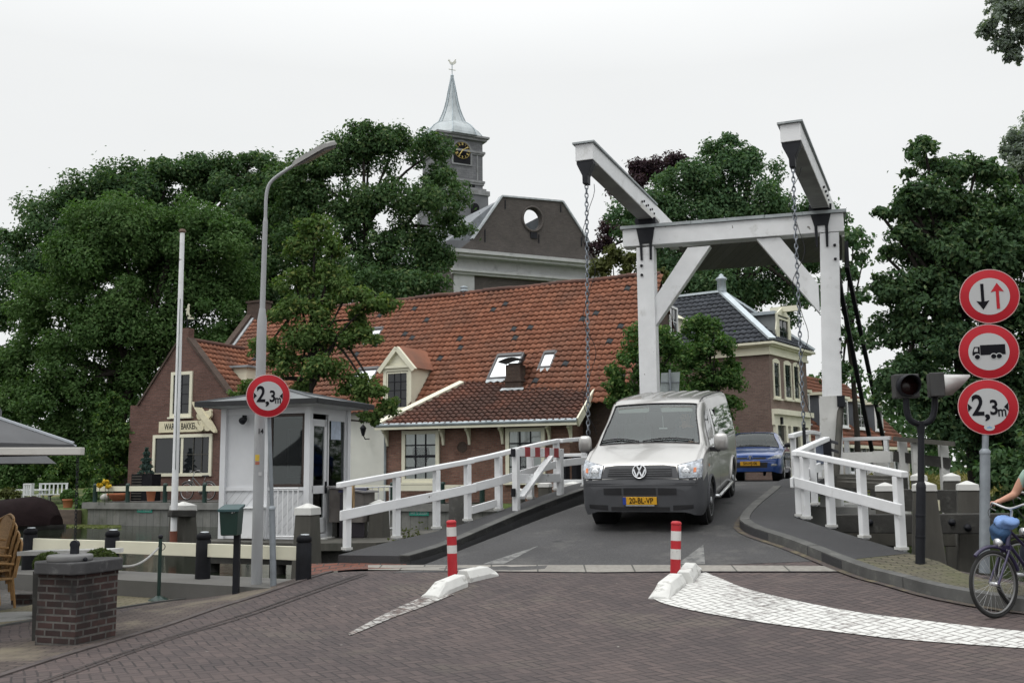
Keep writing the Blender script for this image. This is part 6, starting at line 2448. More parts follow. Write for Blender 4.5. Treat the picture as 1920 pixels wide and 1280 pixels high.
car.rotation_euler = (0, 0, -CPSI)
car.location = (cxp.x, cxp.y, 1.255)
CAR_M = Matrix.Translation(car.location) @ Matrix.Rotation(-CPSI, 4, 'Z')
# ================================================================= street furniture, quayside, terrace
GREYPAINT = mat('grey_lamp_paint', (.33, .34, .35), .55, var=(3, .1), dirt=((.22, .22, .21), 4, .55, .8), stretch=(1, 1, .3))
def base_at(px, D, z=None):
 p = P(px, 1000, D)
 return V((p.x, p.y, zroad(p.x, p.y) if z is None else z))
def lamp_post():
 b = base_at(483, 13.45)
 D = b.y
 lp = thing('street_lamp', 'tall pale grey street lamp with bent arm in front of the white hut', 'street lamp', b)
 def q(px, py): return P(px, py, D)
 mb = MB()
 mb.lathe(b, [(.125, -.05), (.118, .3), (.108, (q(488, 650).z - b.z))], 14)
 p0 = q(491, 660)
 pole_top = q(492, 600)
 mb = MB()
 mb.tube([b - UP * .05, q(485, 900), q(490, 640), q(491.5, 600), q(492, 578)], [.074, .070, .065, .064, .040], 14)
 mb.tube([q(492, 580), q(497.5, 416)], [.038, .034], 12)
 mb.tube([q(497.5, 418), q(497.7, 408)], [.034, .024], 12)
 mb.build('pole', GREYPAINT, lp)
 mb = MB()
 arm = [q(497.7, 412), q(499, 370), q(503, 350), q(511, 338), q(525, 327), q(551, 310)]
 mb.tube(curve(arm, 24), .023, 10)
 mb.build('arm', GREYPAINT, lp)
 a, c = P(551, 311, D), P(622, 270, D - .9)
 d = (c - a).normalized()
 s_ = d.cross(UP).normalized()
 t = s_.cross(d)
 cr_, sr_ = math.cos(R(24)), math.sin(R(24))
 s_, t = s_ * cr_ - t * sr_, t * cr_ + s_ * sr_
 L = (c - a).length
 mb = MB()
 w0, w1 = .07, .125
 sec = []
 for k, (f, w_, h_) in enumerate(((0, .035, .03), (.10, .08, .06), (.22, .11, .075), (.8, .115, .075), (.97, .10, .06), (1.0, .075, .035))):
  o = a + d * (L * f)
  sec.append([o - s_ * w_ - t * .02, o + s_ * w_ - t * .02, o + s_ * w_ * .8 + t * h_ * .6, o + t * h_ * .8, o - s_ * w_ * .8 + t * h_ * .6])
 vs = [p for s2 in sec for p in s2]
 fs = [(4, 3, 2, 1, 0), tuple(25 + k for k in range(5))]
 for i in range(5):
  for k in range(5):
   fs.append((5 * i + k, 5 * i + (k + 1) % 5, 5 * (i + 1) + (k + 1) % 5, 5 * (i + 1) + k))
 mb.add(vs, fs)
 head = mb.build('lamp_head', mat('lamp_head_grey', (.32, .32, .31), .6, var=(4, .15)), lp)
 mb = MB()
 o0, o1 = a + d * L * .24, a + d * L * .94
 mb.par(o0 - s_ * .085 - t * .05, o1 - o0, s_ * .17, t * .032)
 mb.build('diffuser', mat('lamp_diffuser', (.13, .125, .12), .25, var=(6, .2)), head)
 for (py, h, m) in ((858, .085, 'yellow'), (868, .04, 'red'), (888, .05, 'white')):
  mb = MB()
  c = q(484.8 if m != 'white' else 488.5, py)
  r0 = .0705
  angs = [-2.0 + .9 * k / 6 for k in range(7)] if m != 'white' else [-1.7 + .6 * k / 6 for k in range(7)]
  vs = []
  for a_ in angs:
   for z in (0, h): vs.append(c + V((r0 * math.cos(a_), r0 * math.sin(a_), z - h / 2)))
  mb.add(vs, [(2 * k, 2 * k + 2, 2 * k + 3, 2 * k + 1) for k in range(6)])
  mb.build('sticker', {'yellow': mat('sticker_yellow', (.55, .38, .05), .6, var=None), 'red': mat('sticker_red', (.35, .12, .08), .6, var=None), 'white': REFWHITE}[m], lp)
 text('14', .10, INK, lp, q(489.5, 809) + V((.012, -.072, 0)), (1, 0.12, 0), UP, name='pole_number', sx=.8, bold=.02)
 return lp
lamp_post()
def disc_sign(parent, c, r, n, up=UP, name='sign_plate', ring=.115):
 """round sign with a red border; c centre of the face, n towards the viewer"""
 n = n.normalized()
 u = UP.cross(n).normalized()
 if u.x < 0: u = -u
 mb = MB()
 mb.lathe(c, [(r, -.022), (r, -.002), (r * .985, 0), (0, .0005)], 48, n)
 pl = mb.build(name, RED, parent)
 mb = MB()
 mb.lathe(c, [(r * .685, .0015), (0, .0025)], 40, n)
 mb.build('white_field', REFWHITE, pl)
 mb = MB()
 mb.torus(c - n * .004, r * .995, .006, n, 48, 6)
 mb.build('rim', mat('sign_rim', (.50, .30, .30), .5, var=None), pl)
 return pl, u
def width_face(pl, c, u, n, r):
 k = r / .30
 o = c + n * .004
 def q(x, y): return o + u * x * k + UP * y * k
 text('2', .315 * k, INK, pl, q(-.100, .012), u, UP, name='lettering', sx=.80, bold=.022)
 text(',', .24 * k, INK, pl, q(-.012, -.040), u, UP, name='lettering', sx=1.1, bold=.03)
 text('3', .225 * k, INK, pl, q(.058, -.012), u, UP, name='lettering', sx=.84, bold=.022)
 text('m', .165 * k, INK, pl, q(.136, -.052), u, UP, name='lettering', sx=.70, bold=.018)
 for s_ in (-1, 1):
  mb = MB()
  mb.prism([q(s_ * .200, .046), q(s_ * .200, -.046), q(s_ * .157, 0)], n * .002)
  mb.build('arrow_mark', INK, pl)
NV = lambda p: (V((EYE.x, EYE.y, 0)) - V((p.x, p.y, 0))).normalized()
b = base_at(515, 13.2)
ls = thing('width_limit_sign', 'round red 2,3 m width limit sign on a slim pole beside the lamp post', 'traffic sign', b)
sc_ = P(503, 742, 13.0)
px_m = FL / 13.0
rL = 40.5 / px_m * .985
nL = (NV(sc_) + V((.12, 0, 0))).normalized()
pl, u = disc_sign(ls, sc_, rL, nL)
width_face(pl, sc_, u, nL, rL)
mb = MB()
sp0 = sc_ - nL * .06
mid = P(510, 955, 13.17)
mb.tube([b - UP * .05, mid], [.042, .040], 12)
mb.tube([mid, mid + UP * .03, mid + UP * .05], [.047, .047, .026], 12)
mb.tube([mid, sp0 + UP * rL * .6], [.026, .026], 10)
mb.build('pole', GALV, ls)
for s_ in (-.15, .15):
 mb = MB()
 mb.bar(sp0 + UP * s_ + u * -.08 + nL * .02, sp0 + UP * s_ + u * .08 + nL * .02, .03, .03)
 mb.build('clamp', GALV, ls)
bR = P(1846, 1078, 11.75)
bR = V((bR.x, bR.y, zdeck(bR.x, bR.y)))
rs2 = thing('traffic_sign', 'three round red signs stacked on one grey pole beside the right footway', 'traffic sign', bR)
DR2 = 11.7
kR = FL / DR2
nR = (NV(P(1855, 600, DR2)) + V((.10, 0, 0))).normalized()
S1, S2, S3 = P(1855, 555.5, DR2), P(1854, 659, DR2), P(1852.5, 763, DR2)
rr3_ = 51.5 / kR
pl1, u = disc_sign(rs2, S1, rr3_, nR)
def arrow(pl, cx, up_, m, c, r):
 k = r / .30
 o = c + nR * .004
 def q(x, y): return o + u * (x * k) + UP * (y * k)
 s_ = 1 if up_ else -1
 pts = [(cx - .016, -s_ * .145), (cx + .016, -s_ * .145), (cx + .016, s_ * .055), (cx + .066, s_ * .045), (cx, s_ * .145), (cx - .066, s_ * .045), (cx - .016, s_ * .055)]
 mb = MB()
 mb.prism([q(x, y) for x, y in pts], nR * .002)
 mb.build('arrow_mark', m, pl)
arrow(pl1, -.068, False, INK, S1, rr3_)
arrow(pl1, .082, True, RED, S1, rr3_)
pl2, u = disc_sign(rs2, S2, rr3_, nR)
mb = MB()
k2 = rr3_ / .30
def q2(x, y, e=0): return S2 + nR * (.004 + e) + u * (x * k2) + UP * (y * k2)
mb.prism([q2(-.085, -.035), q2(.165, -.035), q2(.165, .075), q2(-.085, .075)], nR * .002)
mb.build('truck_mark', INK, pl2)
mb = MB()
mb.prism([q2(-.165, -.035), q2(-.09, -.035), q2(-.09, .058), q2(-.145, .058), q2(-.165, .0)], nR * .002)
mb.build('truck_mark', INK, pl2)
mb = MB()
mb.prism([q2(-.150, .004, .0025), q2(-.110, .004, .0025), q2(-.110, .044, .0025), q2(-.138, .044, .0025)], nR * .001)
mb.build('truck_window', REFWHITE, pl2)
for x in (-.118, .045, .10):
 mb = MB()
 mb.lathe(q2(x, -.052, .0027), [(.034 * k2, 0), (0, .0004)], 20, nR)
 w_ = mb.build('truck_wheel', REFWHITE, pl2)
 mb = MB()
 mb.lathe(q2(x, -.054, .0035), [(.026 * k2, 0), (0, .0004)], 20, nR)
 mb.build('truck_wheel', INK, pl2)
pl3, u = disc_sign(rs2, S3, rr3_, nR)
width_face(pl3, S3, u, nR, rr3_)
mb = MB()
cst = S3 - UP * rr3_ * .73 + nR * .004
mb.prism([cst + u * (.058 * math.cos(t)) + UP * (.040 * math.sin(t)) for t in [2 * math.pi * i / 20 for i in range(20)]], nR * .001)
st_ = mb.build('sticker', REFWHITE, pl3)
mb = MB()
mb.prism([cst + nR * .0015 + u * x + UP * y for x, y in ((-.025, -.012), (.025, -.012), (.03, .008), (.015, .002), (0, .018), (-.015, .002), (-.03, .008))], nR * .001)
mb.build('sticker_crown', mat('sticker_blue', (.18, .32, .5), .5, var=None), pl3)
mb = MB()
mid = P(1847, 850, DR2 + .05)
mb.tube([bR - UP * .05, mid], [.058, .056], 12)
mb.tube([mid, mid + UP * .03, mid + UP * .06], [.062, .062, .036], 12)
mb.tube([mid, P(1854, 520, DR2 + .06)], [.036, .036], 10)
mb.build('pole', GALV, rs2)
bS = hit(1725, 1055, zdeck)
ss = thing('traffic_signal', 'black signal post with two square lamps on a U shaped yoke', 'traffic light', bS)
DS = bS.y
def qs(px, py): return P(px, py, DS)
mb = MB()
mb.tube([bS - UP * .05, qs(1727, 912)], [.056, .056], 14)
mb.tube([qs(1727, 914), qs(1727, 908), qs(1727, 903)], [.058, .055, .040], 14)
mb.tube([qs(1727, 905), qs(1727, 790)], [.040, .038], 12)
for py in (1008, 968):
 mb.lathe(qs(1726, py), [(.058, 0), (.060, .01), (.060, .02), (.058, .03)], 14)
mb.build('pole', IRON, ss)
mb = MB()
yk = [qs(1699, 740), qs(1700, 768), qs(1707, 787), qs(1726, 795), qs(1745, 787), qs(1752, 768), qs(1753, 740)]
mb.tube(curve(yk, 30), .038, 10)
mb.tube([qs(1726, 794), qs(1727, 812)], [.05, .042], 10)
mb.build('yoke', IRON, ss)
for i, (px, py, fd) in enumerate(((1698, 724, V((-.12, -1, 0))), (1757, 722, V((.96, -.28, 0))))):
 fd = fd.normalized()
 sd_ = V((-fd.y, fd.x, 0))
 c = qs(px, py)
 h = .145
 mb = MB()
 mb.par(c - sd_ * h - UP * h - fd * .10, sd_ * 2 * h, UP * 2 * h, fd * .17)
 mb.build('lamp_box', mat('signal_box_grey', (.045, .045, .045), .55, var=(4, .2)), ss, bevel=.012)
 box = ss.children[-1]
 f0 = c + fd * .072
 mb = MB()
 mb.lathe(f0, [(.125, 0), (.125, .004), (.12, .012), (0, .016)], 24, fd)
 mb.build('lens', mat('dark_red_lens', (.02, .006, .006), .25, var=None), box)
 mb = MB()
 vs = []
 N = 28
 for k in range(N):
  t = 2 * math.pi * k / N
  r_ = .132
  e = sd_ * math.cos(t) * r_ + UP * math.sin(t) * r_
  ln = .10 + (.20 if i else .12) * clamp(.5 + .6 * math.sin(t)) ** .8
  for rr_ in (1.0, .94):
   vs.append(f0 + e * rr_)
   vs.append(f0 + e * rr_ * (1 - .12 * (ln / .3)) + fd * ln)
 fs = []
 for k in range(N):
  k2_ = (k + 1) % N
  a, b = 4 * k, 4 * k2_
  fs += [(a, b, b + 1, a + 1), (a + 2, a + 3, b + 3, b + 2), (a + 1, b + 1, b + 3, a + 3)]
 mb.add(vs, fs, True)
 mb.build('visor', mat('sky_lit_visor', (.55, .55, .54), .4, metal=.3, var=(6, .1)) if i else IRON, box)  # right visor pale all over: sky light on its top put into the colour
BW_ = mat('bollard_white_band', (.58, .57, .55), .5, var=(9, .08), dirt=((.22, .21, .2), 14, .62, .72))
BR_ = mat('bollard_red', (.42, .02, .028), .45, var=(6, .1), dirt=((.22, .02, .02), 10, .62, .75))
BLOCK = mat('white_concrete_block', (.58, .58, .56), .8, var=(5, .1), dirt=((.24, .23, .21), 6, .56, .70), bump=(40, .4, .004))
blk_dir = None
for i, (bx, by, tx, ty, lab) in enumerate(((849, 1086, 846, 974, 'red and white bollard left of the lane, chipped paint, standing between white blocks'), (1266, 1088, 1268, 976, 'red and white bollard in front of the van, at the white painted area'))):
 g = gp(bx, by)
 t_ = P(tx, ty, g.y)
 bo = thing('bollard', lab, 'bollard', g, group='red and white bollards')
 ax = t_ - g
 r_ = .062
 cuts = [0, .50, .625, .745, .865, .945, 1.0] if not i else [0, .36, .52, .66, .80, .945, 1.0]
 if i: cuts = [0, .36, .53, .67, .83, .93, 1.0]
 else: cuts = [0, .44, .575, .725, .88, .93, 1.0]
 for k, nm in enumerate(('red_shaft', 'white_band', 'red_band', 'white_band', 'red_band', 'cap')):
  mb = MB()
  a, b = g + ax * cuts[k], g + ax * cuts[k + 1]
  L_ = (b - a).length
  if nm == 'cap':
   mb.lathe(a, [(r_ * 1.0, .004), (r_ * 1.04, .01), (r_ * 1.04, L_ * .55), (r_ * .8, L_ * .9), (0, L_)], 20, ax)
  else:
   rr_ = r_ * (1.012 if nm == 'white_band' else 1.0)
   mb.lathe(a, [(rr_, 0), (rr_, L_)], 20, ax)
  mb.build(nm, BW_ if nm == 'white_band' else BR_, bo)
def kerb_block(a, b, w_, h_, lab, slope_end, name='kerb_block'):
 a, b = V(a), V(b)
 d = (b - a).xy.to_3d()
 L_ = d.length
 d.normalize()
 s_ = V((d.y, -d.x, 0))
 za, zb2 = zroad(a.x, a.y), zroad(b.x, b.y)
 def pt(f, s2, z):
  return V((a.x, a.y, za + (zb2 - za) * f)) + d * L_ * f + s_ * s2 + UP * z
 prof = [(0, .03), (.34, h_ * .97), (1, h_)] if slope_end else [(0, h_), (.72, h_ * .97), (1, .05)]
 mb = MB()
 sec = []
 for f, z in prof:
  sec.append([pt(f, -w_ / 2, -.03), pt(f, w_ / 2, -.03), pt(f, w_ / 2, z * .35), pt(f, w_ * .30, z), pt(f, -w_ * .30, z), pt(f, -w_ / 2, z * .35)])
 vs = [p for q in sec for p in q]
 n = 6
 fs = [tuple(range(n))[::-1], tuple(2 * n + k for k in range(n))]
 for i in range(2):
  for k in range(n):
   fs.append((n * i + k, n * i + (k + 1) % n, n * (i + 1) + (k + 1) % n, n * (i + 1) + k))
 mb.add(vs, fs)
 o = mb.build(name, BLOCK, at=(a.x, a.y, za), bevel=.010, label=lab, cat='kerb block', group='white kerb blocks')
 return o
kerb_block(gp(806, 1120), gp(862, 1098), .25, .14, 'white concrete block in front of the left bollard, sloping to the street', True)
kerb_block(gp(868, 1090), gp(922, 1078), .25, .14, 'white concrete block behind the left bollard', False)
kerb_block(gp(1235, 1123), gp(1268, 1097), .24, .14, 'white concrete block in front of the right bollard, pointed end on the white paint', True)
kerb_block(gp(1282, 1094), gp(1300, 1068), .22, .14, 'white concrete block behind the right bollard', False)
nf = thing('quay_fence', 'low quay fence of thick black posts and cream boards beside the street', 'fence', lx(-4.35, 0) + UP * .15)
fposts = [-12.5, -10.75, -9.15, -7.55, -5.95, -4.35, -2.78]
for i, x in enumerate(fposts):
 p = lx(x, 0)
 zt_, zb_ = .15 + .64, .15
 mb = MB()
 mb.lathe(V((p.x, p.y, zb_)), [(.105, 0), (.102, .52), (.092, .53), (.092, .545), (.104, .55), (.10, .60), (.06, .635), (0, .64)], 14)
 po = mb.build('post', BLACKWOOD, nf)
 mb = MB()
 mb.lathe(V((p.x + .01, p.y, zb_ + .632)), [(.06, 0), (.055, .012), (0, .016)], 10)
 mb.build('post_cap', LEAD, po)
 if i < len(fposts) - 1:
  q = lx(fposts[i + 1], 0)
  d = (q - p).normalized()
  mb = MB()
  mb.bar(p + d * .095 + UP * .57 - UP * .03, q - d * .095 + UP * .54, .05, .18)
  mb.build('rail', CREAM, nf, bevel=.005)
ff = thing('quay_fence', 'black posted white rail fence along the far quay wall below the bakery', 'fence', QA + UP * .54)
ft = []
for px in (180, 241, 311, 385, 470, 560, 640, 737, 831, 905):
 p = on_plane(px, 925, QA, QN)
 ft.append((p - QA).dot(QU))
for i, t in enumerate(ft):
 p = V((QA.x, QA.y, .54)) + QU * t + QN * .04
 mb = MB()
 mb.lathe(p, [(.085, 0), (.085, .62), (.09, .64), (.08, .70), (.05, .72), (0, .725)], 12)
 mb.build('post', DKGREEN, ff)
 if i < len(ft) - 1:
  q = V((QA.x, QA.y, .54)) + QU * ft[i + 1] + QN * .04
  mb = MB()
  mb.bar(p + QU * .08 + UP * .52, q - QU * .08 + UP * .52, .05, .19)
  mb.build('rail', CREAM, ff)
def pile(px, ytop, D, zbot, w0, w1, lab, cap=.16, group='white capped timber piles', u=None):
 t_ = P(px, ytop, D)
 th = thing('mooring_pile', lab, 'pile', (t_.x, t_.y, zbot), group=group)
 u = u or AN
 mb = MB()
 mb.frustum((t_.x, t_.y, zbot), w0, w1, t_.z - zbot - cap, u)
 mb.build('shaft', GREYWOOD, th, bevel=.02)
 mb = MB()
 mb.frustum((t_.x, t_.y, t_.z - cap), w1 * 1.08, w1 * 1.04, cap * .6, u)
 mb.frustum((t_.x, t_.y, t_.z - cap * .4 + .001), w1 * 1.04, w1 * .1, cap * .4, u)
 mb.build('cap', WHITE_OLD, th)
 return th
pile(344, 940, 24.0, -1.0, .62, .42, 'thick grey pile with white cap beside the flagpole in the water', .22)
pile(577, 943, 17.9, -1.0, .46, .32, 'grey tapering pile with white cap in front of the white hut door', .20)
pile(711, 936, 20.5, -.9, .46, .30, 'dark pile with white cap behind the left bridge railing, near the green plate', .2)
pile(1659, 904, 15.6, -.9, .50, .28, 'grey pile with white cap seen through the right railing', .13)
pile(1732, 901, 13.3, -.9, .58, .28, 'tall grey pile with white cap behind the black signal post', .13)
pile(1813, 901, 14.2, -.9, .52, .265, 'broad grey pile with white cap left of the three sign pole', .13)
pile(1783, 886, 16.6, -.9, .36, .25, 'slim grey pile with white cap behind the broad pile', .13)
pile(1722, 886, 17.2, -.9, .36, .25, 'grey pile with white cap mostly behind the black signal post', .13)
pile(972, 914, 20.2, -.6, .30, .22, 'short dark pile with white cap below the barrier gate', .13)
pile(1022, 902, 21.6, -.6, .30, .24, 'short dark pile with white cap right of the barrier gate', .12)
pile(1074, 902, 22.5, -.6, .42, .34, 'short pile with white cap behind the front of the lifting deck', .14)
dk = thing('mooring_pile', 'thick dark round pile behind the left railing, below the barred window', 'pile', P(866, 930, 20.5))
pb = P(862, 915, 20.5)
mb = MB()
mb.lathe(V((pb.x, pb.y, -.8)), [(.24, 0), (.22, pb.z + .8), (0, pb.z + .85)], 12)
mb.build('shaft', DARKWOOD, dk)
GT = thing('guide_timbers', 'dark bolted timbers running beside the right railing over the water', 'timber guard', P(1700, 980, 14.0))
mb = MB()
a, b = P(1560, 981, 15.4), P(1890, 981, 13.4)
mb.bar(a, b, .22, .27)
mb.build('beam', DARKWOOD, GT, bevel=.015)
mb = MB()
a2, b2 = P(1560, 1009, 15.9), P(1795, 1009, 14.6)
mb.bar(a2, b2, .2, .22)
mb.build('beam', GREYWOOD, GT, bevel=.015)
mb = MB()
mb.bar(P(1640, 935, 16.6), P(1800, 940, 15.6), .3, .34)
mb.build('beam', DARKWOOD, GT)
mb = MB()
mb.bar(P(1570, 905, 20.5), P(1700, 905, 19.5), .2, .28)
mb.build('beam', DARKWOOD, GT)
d_ = (b - a).normalized()
nb2 = V((d_.y, -d_.x, 0))
if nb2.y > 0: nb2 = -nb2
for px in (1648, 1763, 1802, 1829):
 t = (px - 1560) / 330
 mb = MB()
 mb.lathe(a.lerp(b, t) + nb2 * .11 + UP * (.02 if px != 1829 else -.05), [(.05, 0), (.05, .02), (.03, .03), (.03, .05), (0, .055)], 8, nb2)
 mb.build('bolt', IRON, GT)
wp = P(1751, 947, 14.3)
wpt = thing('warning_plate', 'cream lettered plate half hidden behind the grey pile', 'sign', wp)
mb = MB()
mb.box(wp, (.17, .02, .15), d_)
mb.build('plate', mat('plate_cream', (.55, .52, .38), .6, var=(8, .1)), wpt)
text('NTE', .075, INK, wpt, wp + nb2 * .0125 + UP * .032, d_, UP, sx=.75)
text('N', .075, INK, wpt, wp + nb2 * .0125 - UP * .038, d_, UP, sx=.75)
rb = thing('bank_fence', 'grey timber fence with pale posts on the far bank at right', 'fence', P(1740, 900, 19.4))
for i, px in enumerate((1691, 1716, 1768)):
 t_ = P(px, 824 + (10 if px > 1750 else 0), 19.6 - i * .2)
 mb = MB()
 mb.box((t_.x, t_.y, (t_.z + .2) / 2), (.15, .12, t_.z - .2))
 mb.build('post', WHITE_OLD, rb)
mb = MB()
mb.bar(P(1676, 822, 19.5), P(1790, 832, 18.9), .14, .09)
mb.build('rail', GREYWOOD, rb)
mb = MB()
mb.bar(P(1676, 855, 19.7), P(1782, 868, 19.1), .08, .2)
mb.build('rail', DARKWOOD, rb)
wb = thing('guide_beam', 'peeling white horizontal beam behind the tall right post', 'beam', P(1620, 858, 20.6))
mb = MB()
mb.bar(P(1582, 858, 20.8), P(1672, 856, 20.2), .16, .22)
mb.build('beam', WHITE_OLD, wb)
for px in (1645, 1655):
 mb = MB()
 t_ = P(px, 845, 20.7 + (px - 1645) * .02)
 mb.box((t_.x, t_.y, (t_.z + .2) / 2), (.14, .12, t_.z - .2))
 mb.build('post', WHITE_OLD, wb)
stp = thing('plank_stage', 'worn plank landing beside the far side of the right railing', 'landing stage', P(1620, 895, 19))
for i in range(3):
 mb = MB()
 mb.bar(P(1580, 893 + i * 7, 19.4 - i * .5), P(1668, 897 + i * 7, 18.7 - i * .5), .42, .1)
 mb.build('plank', GREYWOOD, stp)
fp = thing('flagpole', 'tall white leaning flagpole with wooden knob, clamped to the pile in the canal', 'flagpole', P(326, 1010, 23.6))
mb = MB()
mb.tube([P(325.5, 1000, 23.6), P(328, 915, 23.6), P(342, 436, 23.6)], [.074, .076, .054], 14)
mb.build('pole', WHITE, fp)
mb = MB()
mb.tube([P(325, 1022, 23.6), P(325.5, 995, 23.6)], [.086, .086], 14)
mb.build('painted_foot', mat('rust_red_paint', (.16, .055, .035), .7, var=(6, .2)), fp)
mb = MB()
t_ = P(342, 437, 23.6)
mb.lathe(t_, [(.055, 0), (.085, .03), (.09, .05), (.06, .07), (.07, .09), (0, .11)], 14)
mb.build('knob', mat('knob_wood', (.16, .11, .085), .6, var=(6, .2)), fp)
mb = MB()
mb.bar(P(318, 962, 23.5), P(364, 962, 23.9), .26, .16)
mb.build('clamp', DARKWOOD, fp, bevel=.02)
mb = MB()
mb.tube([P(338, 560, 23.5), P(331, 780, 23.48), P(329, 880, 23.5)], .008, 4)
mb.build('halyard', DKGREEN, fp)
HZ = .30
def hg(px, py): return PZ(px, py, HZ)
hC = hg(575, 1011)
hFD = V((-1.905, .60, 0)).normalized()      # along the front face, to the left
hRD = V((.314, .95, 0)).normalized()        # along the door face, away
def hsolve(px, d):
 lo, hi = 0.0, 6.0
 for _ in range(40):
  m = (lo + hi) / 2
  x = px_of(hC + d * m + UP * 1.2)[0]
  if (x < px) == (d.x < 0): hi = m
  else: lo = m
 return (lo + hi) / 2
hW, hDp = hsolve(419, hFD), hsolve(649, hRD)
hut = thing('bridge_keepers_hut', 'white wooden bridge keepers hut with grey tent roof and glass door', 'hut', (hC.x, hC.y, HZ))
nF = V((hFD.y, -hFD.x, 0))
if nF.y > 0: nF = -nF
nD = V((hRD.y, -hRD.x, 0))
if nD.x < 0: nD = -nD
HH = 2.62
HUTW = mat('hut_white_paint', (.64, .65, .67), .5, var=(2, .05), dirt=((.55, .56, .56), 2, .6, .85), bump=(60, .15, .002))
HUTDIAG = plank_mat('hut_diagonal_boards', (.60, .61, .63), (.63, .64, .66), .13, 0, .03, diag=R(42))
def hq(a, b, z, o=0.0): return hC + hFD * a + hRD * b + UP * z
zs_ = .98      # sill height
def panel(o, d, L_, z0, z1, n, m, name, th=.06):
 mb = MB()
 mb.par(o + UP * z0, d * L_, UP * (z1 - z0), -n * th)
 return mb.build(name, m, hut)
panel(hC + hFD * .06, hFD, hW - .12, .0, zs_, nF, HUTDIAG, 'wall')
wxl = hsolve(499, hFD)
panel(hC + hFD * (wxl + .06), hFD, hW - wxl - .12, zs_ + .0, HH, nF, mat('hut_panel', (.60, .61, .63), .6, var=(3, .04), bump=(70, .35, .003)), 'wall')
back_ = hC + hRD * hDp
panel(back_ + hFD * .06, hFD, hW - .12, 0, zs_, -nF, HUTDIAG, 'wall')
far_ = hC + hFD * hW
panel(far_ + hRD * .06, hRD, hDp - .12, 0, HH, -nD, HUTW, 'wall')
panel(back_ + hFD * .06, hFD, hW - .12, zs_, HH, -nF, mat('interior_shade_panel', (.045, .032, .025), .6, var=(3, .2)), 'wall')  # added dark back panel, its colour stands in for the shaded interior
mb = MB()
o = hq(.62, hDp - .075, zs_ + .22)
mb.par(o, hFD * .75, UP * 1.05, nF * .02)
fr_b = mb.build('back_window', mat('pale_frame', (.42, .42, .40), .6, var=None), hut)
mb = MB()
mb.par(o + hFD * .05 + UP * .05 + nF * .021, hFD * .65, UP * .95, nF * .004)
mb.build('pane', DARKGLASS, fr_b)
mb = MB()
for (a, b) in ((0, 0), (hW, 0), (0, hDp), (hW, hDp), (wxl, 0)):
 o = hq(a, b, 0)
 mb.par(o - hFD * .06 - hRD * .06 * 1 + nF * .012 + nD * .012, hFD * .12, hRD * .12, UP * HH)
mb.par(hC + nF * .03 + UP * (zs_ - .03), hFD * hW, UP * .07, -nF * .08)
mb.par(hC + nF * .02 + UP * (HH - .14), hFD * hW, UP * .14, -nF * .09)
mb.par(hC + nD * .02 + UP * (HH - .14), hRD * hDp, UP * .14, -nD * .09)
mb.par(back_ + UP * (HH - .14), hFD * hW, UP * .14, nF * .06)
mb.par(hC + nF * .015 + UP * .0, hFD * hW, UP * .08, -nF * .08)
mb.par(hC + nD * .015 + UP * .0, hRD * hDp, UP * .08, -nD * .08)
mb.build('frame', HUTW, hut)
mb = MB()
z0_, z1_ = zs_ + .05, HH - .15
w0_, w1_ = .08, wxl - .08
o = hC + hFD * w0_ + UP * z0_ + nF * .01
mb.par(o, hFD * .05, UP * (z1_ - z0_), -nF * .05)
mb.par(o + hFD * (w1_ - w0_ - .05), hFD * .05, UP * (z1_ - z0_), -nF * .05)
mb.par(o, hFD * (w1_ - w0_), UP * .05, -nF * .049)
mb.par(o + UP * (z1_ - z0_ - .05), hFD * (w1_ - w0_), UP * .05, -nF * .049)
fwn = mb.build('window', mat('dark_window_frame', (.05, .035, .03), .5, var=None), hut)
mb = MB()
mb.par(o - nF * .02, hFD * (w1_ - w0_), UP * (z1_ - z0_), -nF * .006)
HGLASS = glass_mat('hut_glass', (.45, .48, .48), .035)
mb.build('pane', HGLASS, fwn)
dW = hsolve(612, hRD)
mb = MB()
dz0 = .10
o = hC + hRD * .10 + nD * .012
st_w = .10
dw2 = dW - .12
mb.par(o + UP * dz0, hRD * st_w, UP * (2.25), -nD * .05)
mb.par(o + hRD * (dw2 - st_w) + UP * dz0, hRD * st_w, UP * 2.25, -nD * .05)
mb.par(o + UP * dz0, hRD * dw2, UP * .30, -nD * .049)
mb.par(o + UP * (zs_ - .10), hRD * dw2, UP * .16, -nD * .049)
mb.par(o + UP * (dz0 + 2.13), hRD * dw2, UP * .14, -nD * .049)
door = mb.build('door', HUTW, hut, bevel=.004)
mb = MB()
mb.par(o + UP * dz0 - nD * .025, hRD * dw2, UP * 2.25, -nD * .006)
mb.build('pane', HGLASS, door)
mb = MB()
mb.par(o + hRD * (dw2 - .07) + UP * (zs_ - .10) + nD * .002, hRD * .04, UP * .24, nD * .03)
mb.build('handle', IRON, door)
mb = MB()
o2 = hC + hRD * (dW + .03) + nD * .012
sw = hDp - dW - .10
mb.par(o2 + UP * (zs_ - .06), hRD * sw, UP * .09, -nD * .06)
mb.par(o2 + UP * (HH - .26), hRD * sw, UP * .12, -nD * .06)
mb.par(o2 + UP * (zs_ + .03), hRD * .04, UP * (HH - .29 - zs_), -nD * .06)
mb.par(o2 + UP * (zs_ + .03) + hRD * (sw - .04), hRD * .04, UP * (HH - .29 - zs_), -nD * .06)
sl_ = mb.build('window', HUTW, hut)
mb = MB()
mb.par(o2 + UP * (zs_ + .03) - nD * .02, hRD * sw, UP * (HH - .25 - zs_), -nD * .006)
mb.build('pane', HGLASS, sl_)
mb = MB()
mb.par(o2 + hRD * .14 + UP * 1.98 - nD * .012, hRD * .42, UP * .42, nD * .003)
mb.build('notice', mat('notice_paper', (.42, .48, .58), .7, var=(12, .15)), sl_)
panel(hC + hRD * (dW + .03), hRD, sw, 0, zs_ - .06, nD, HUTW, 'wall')
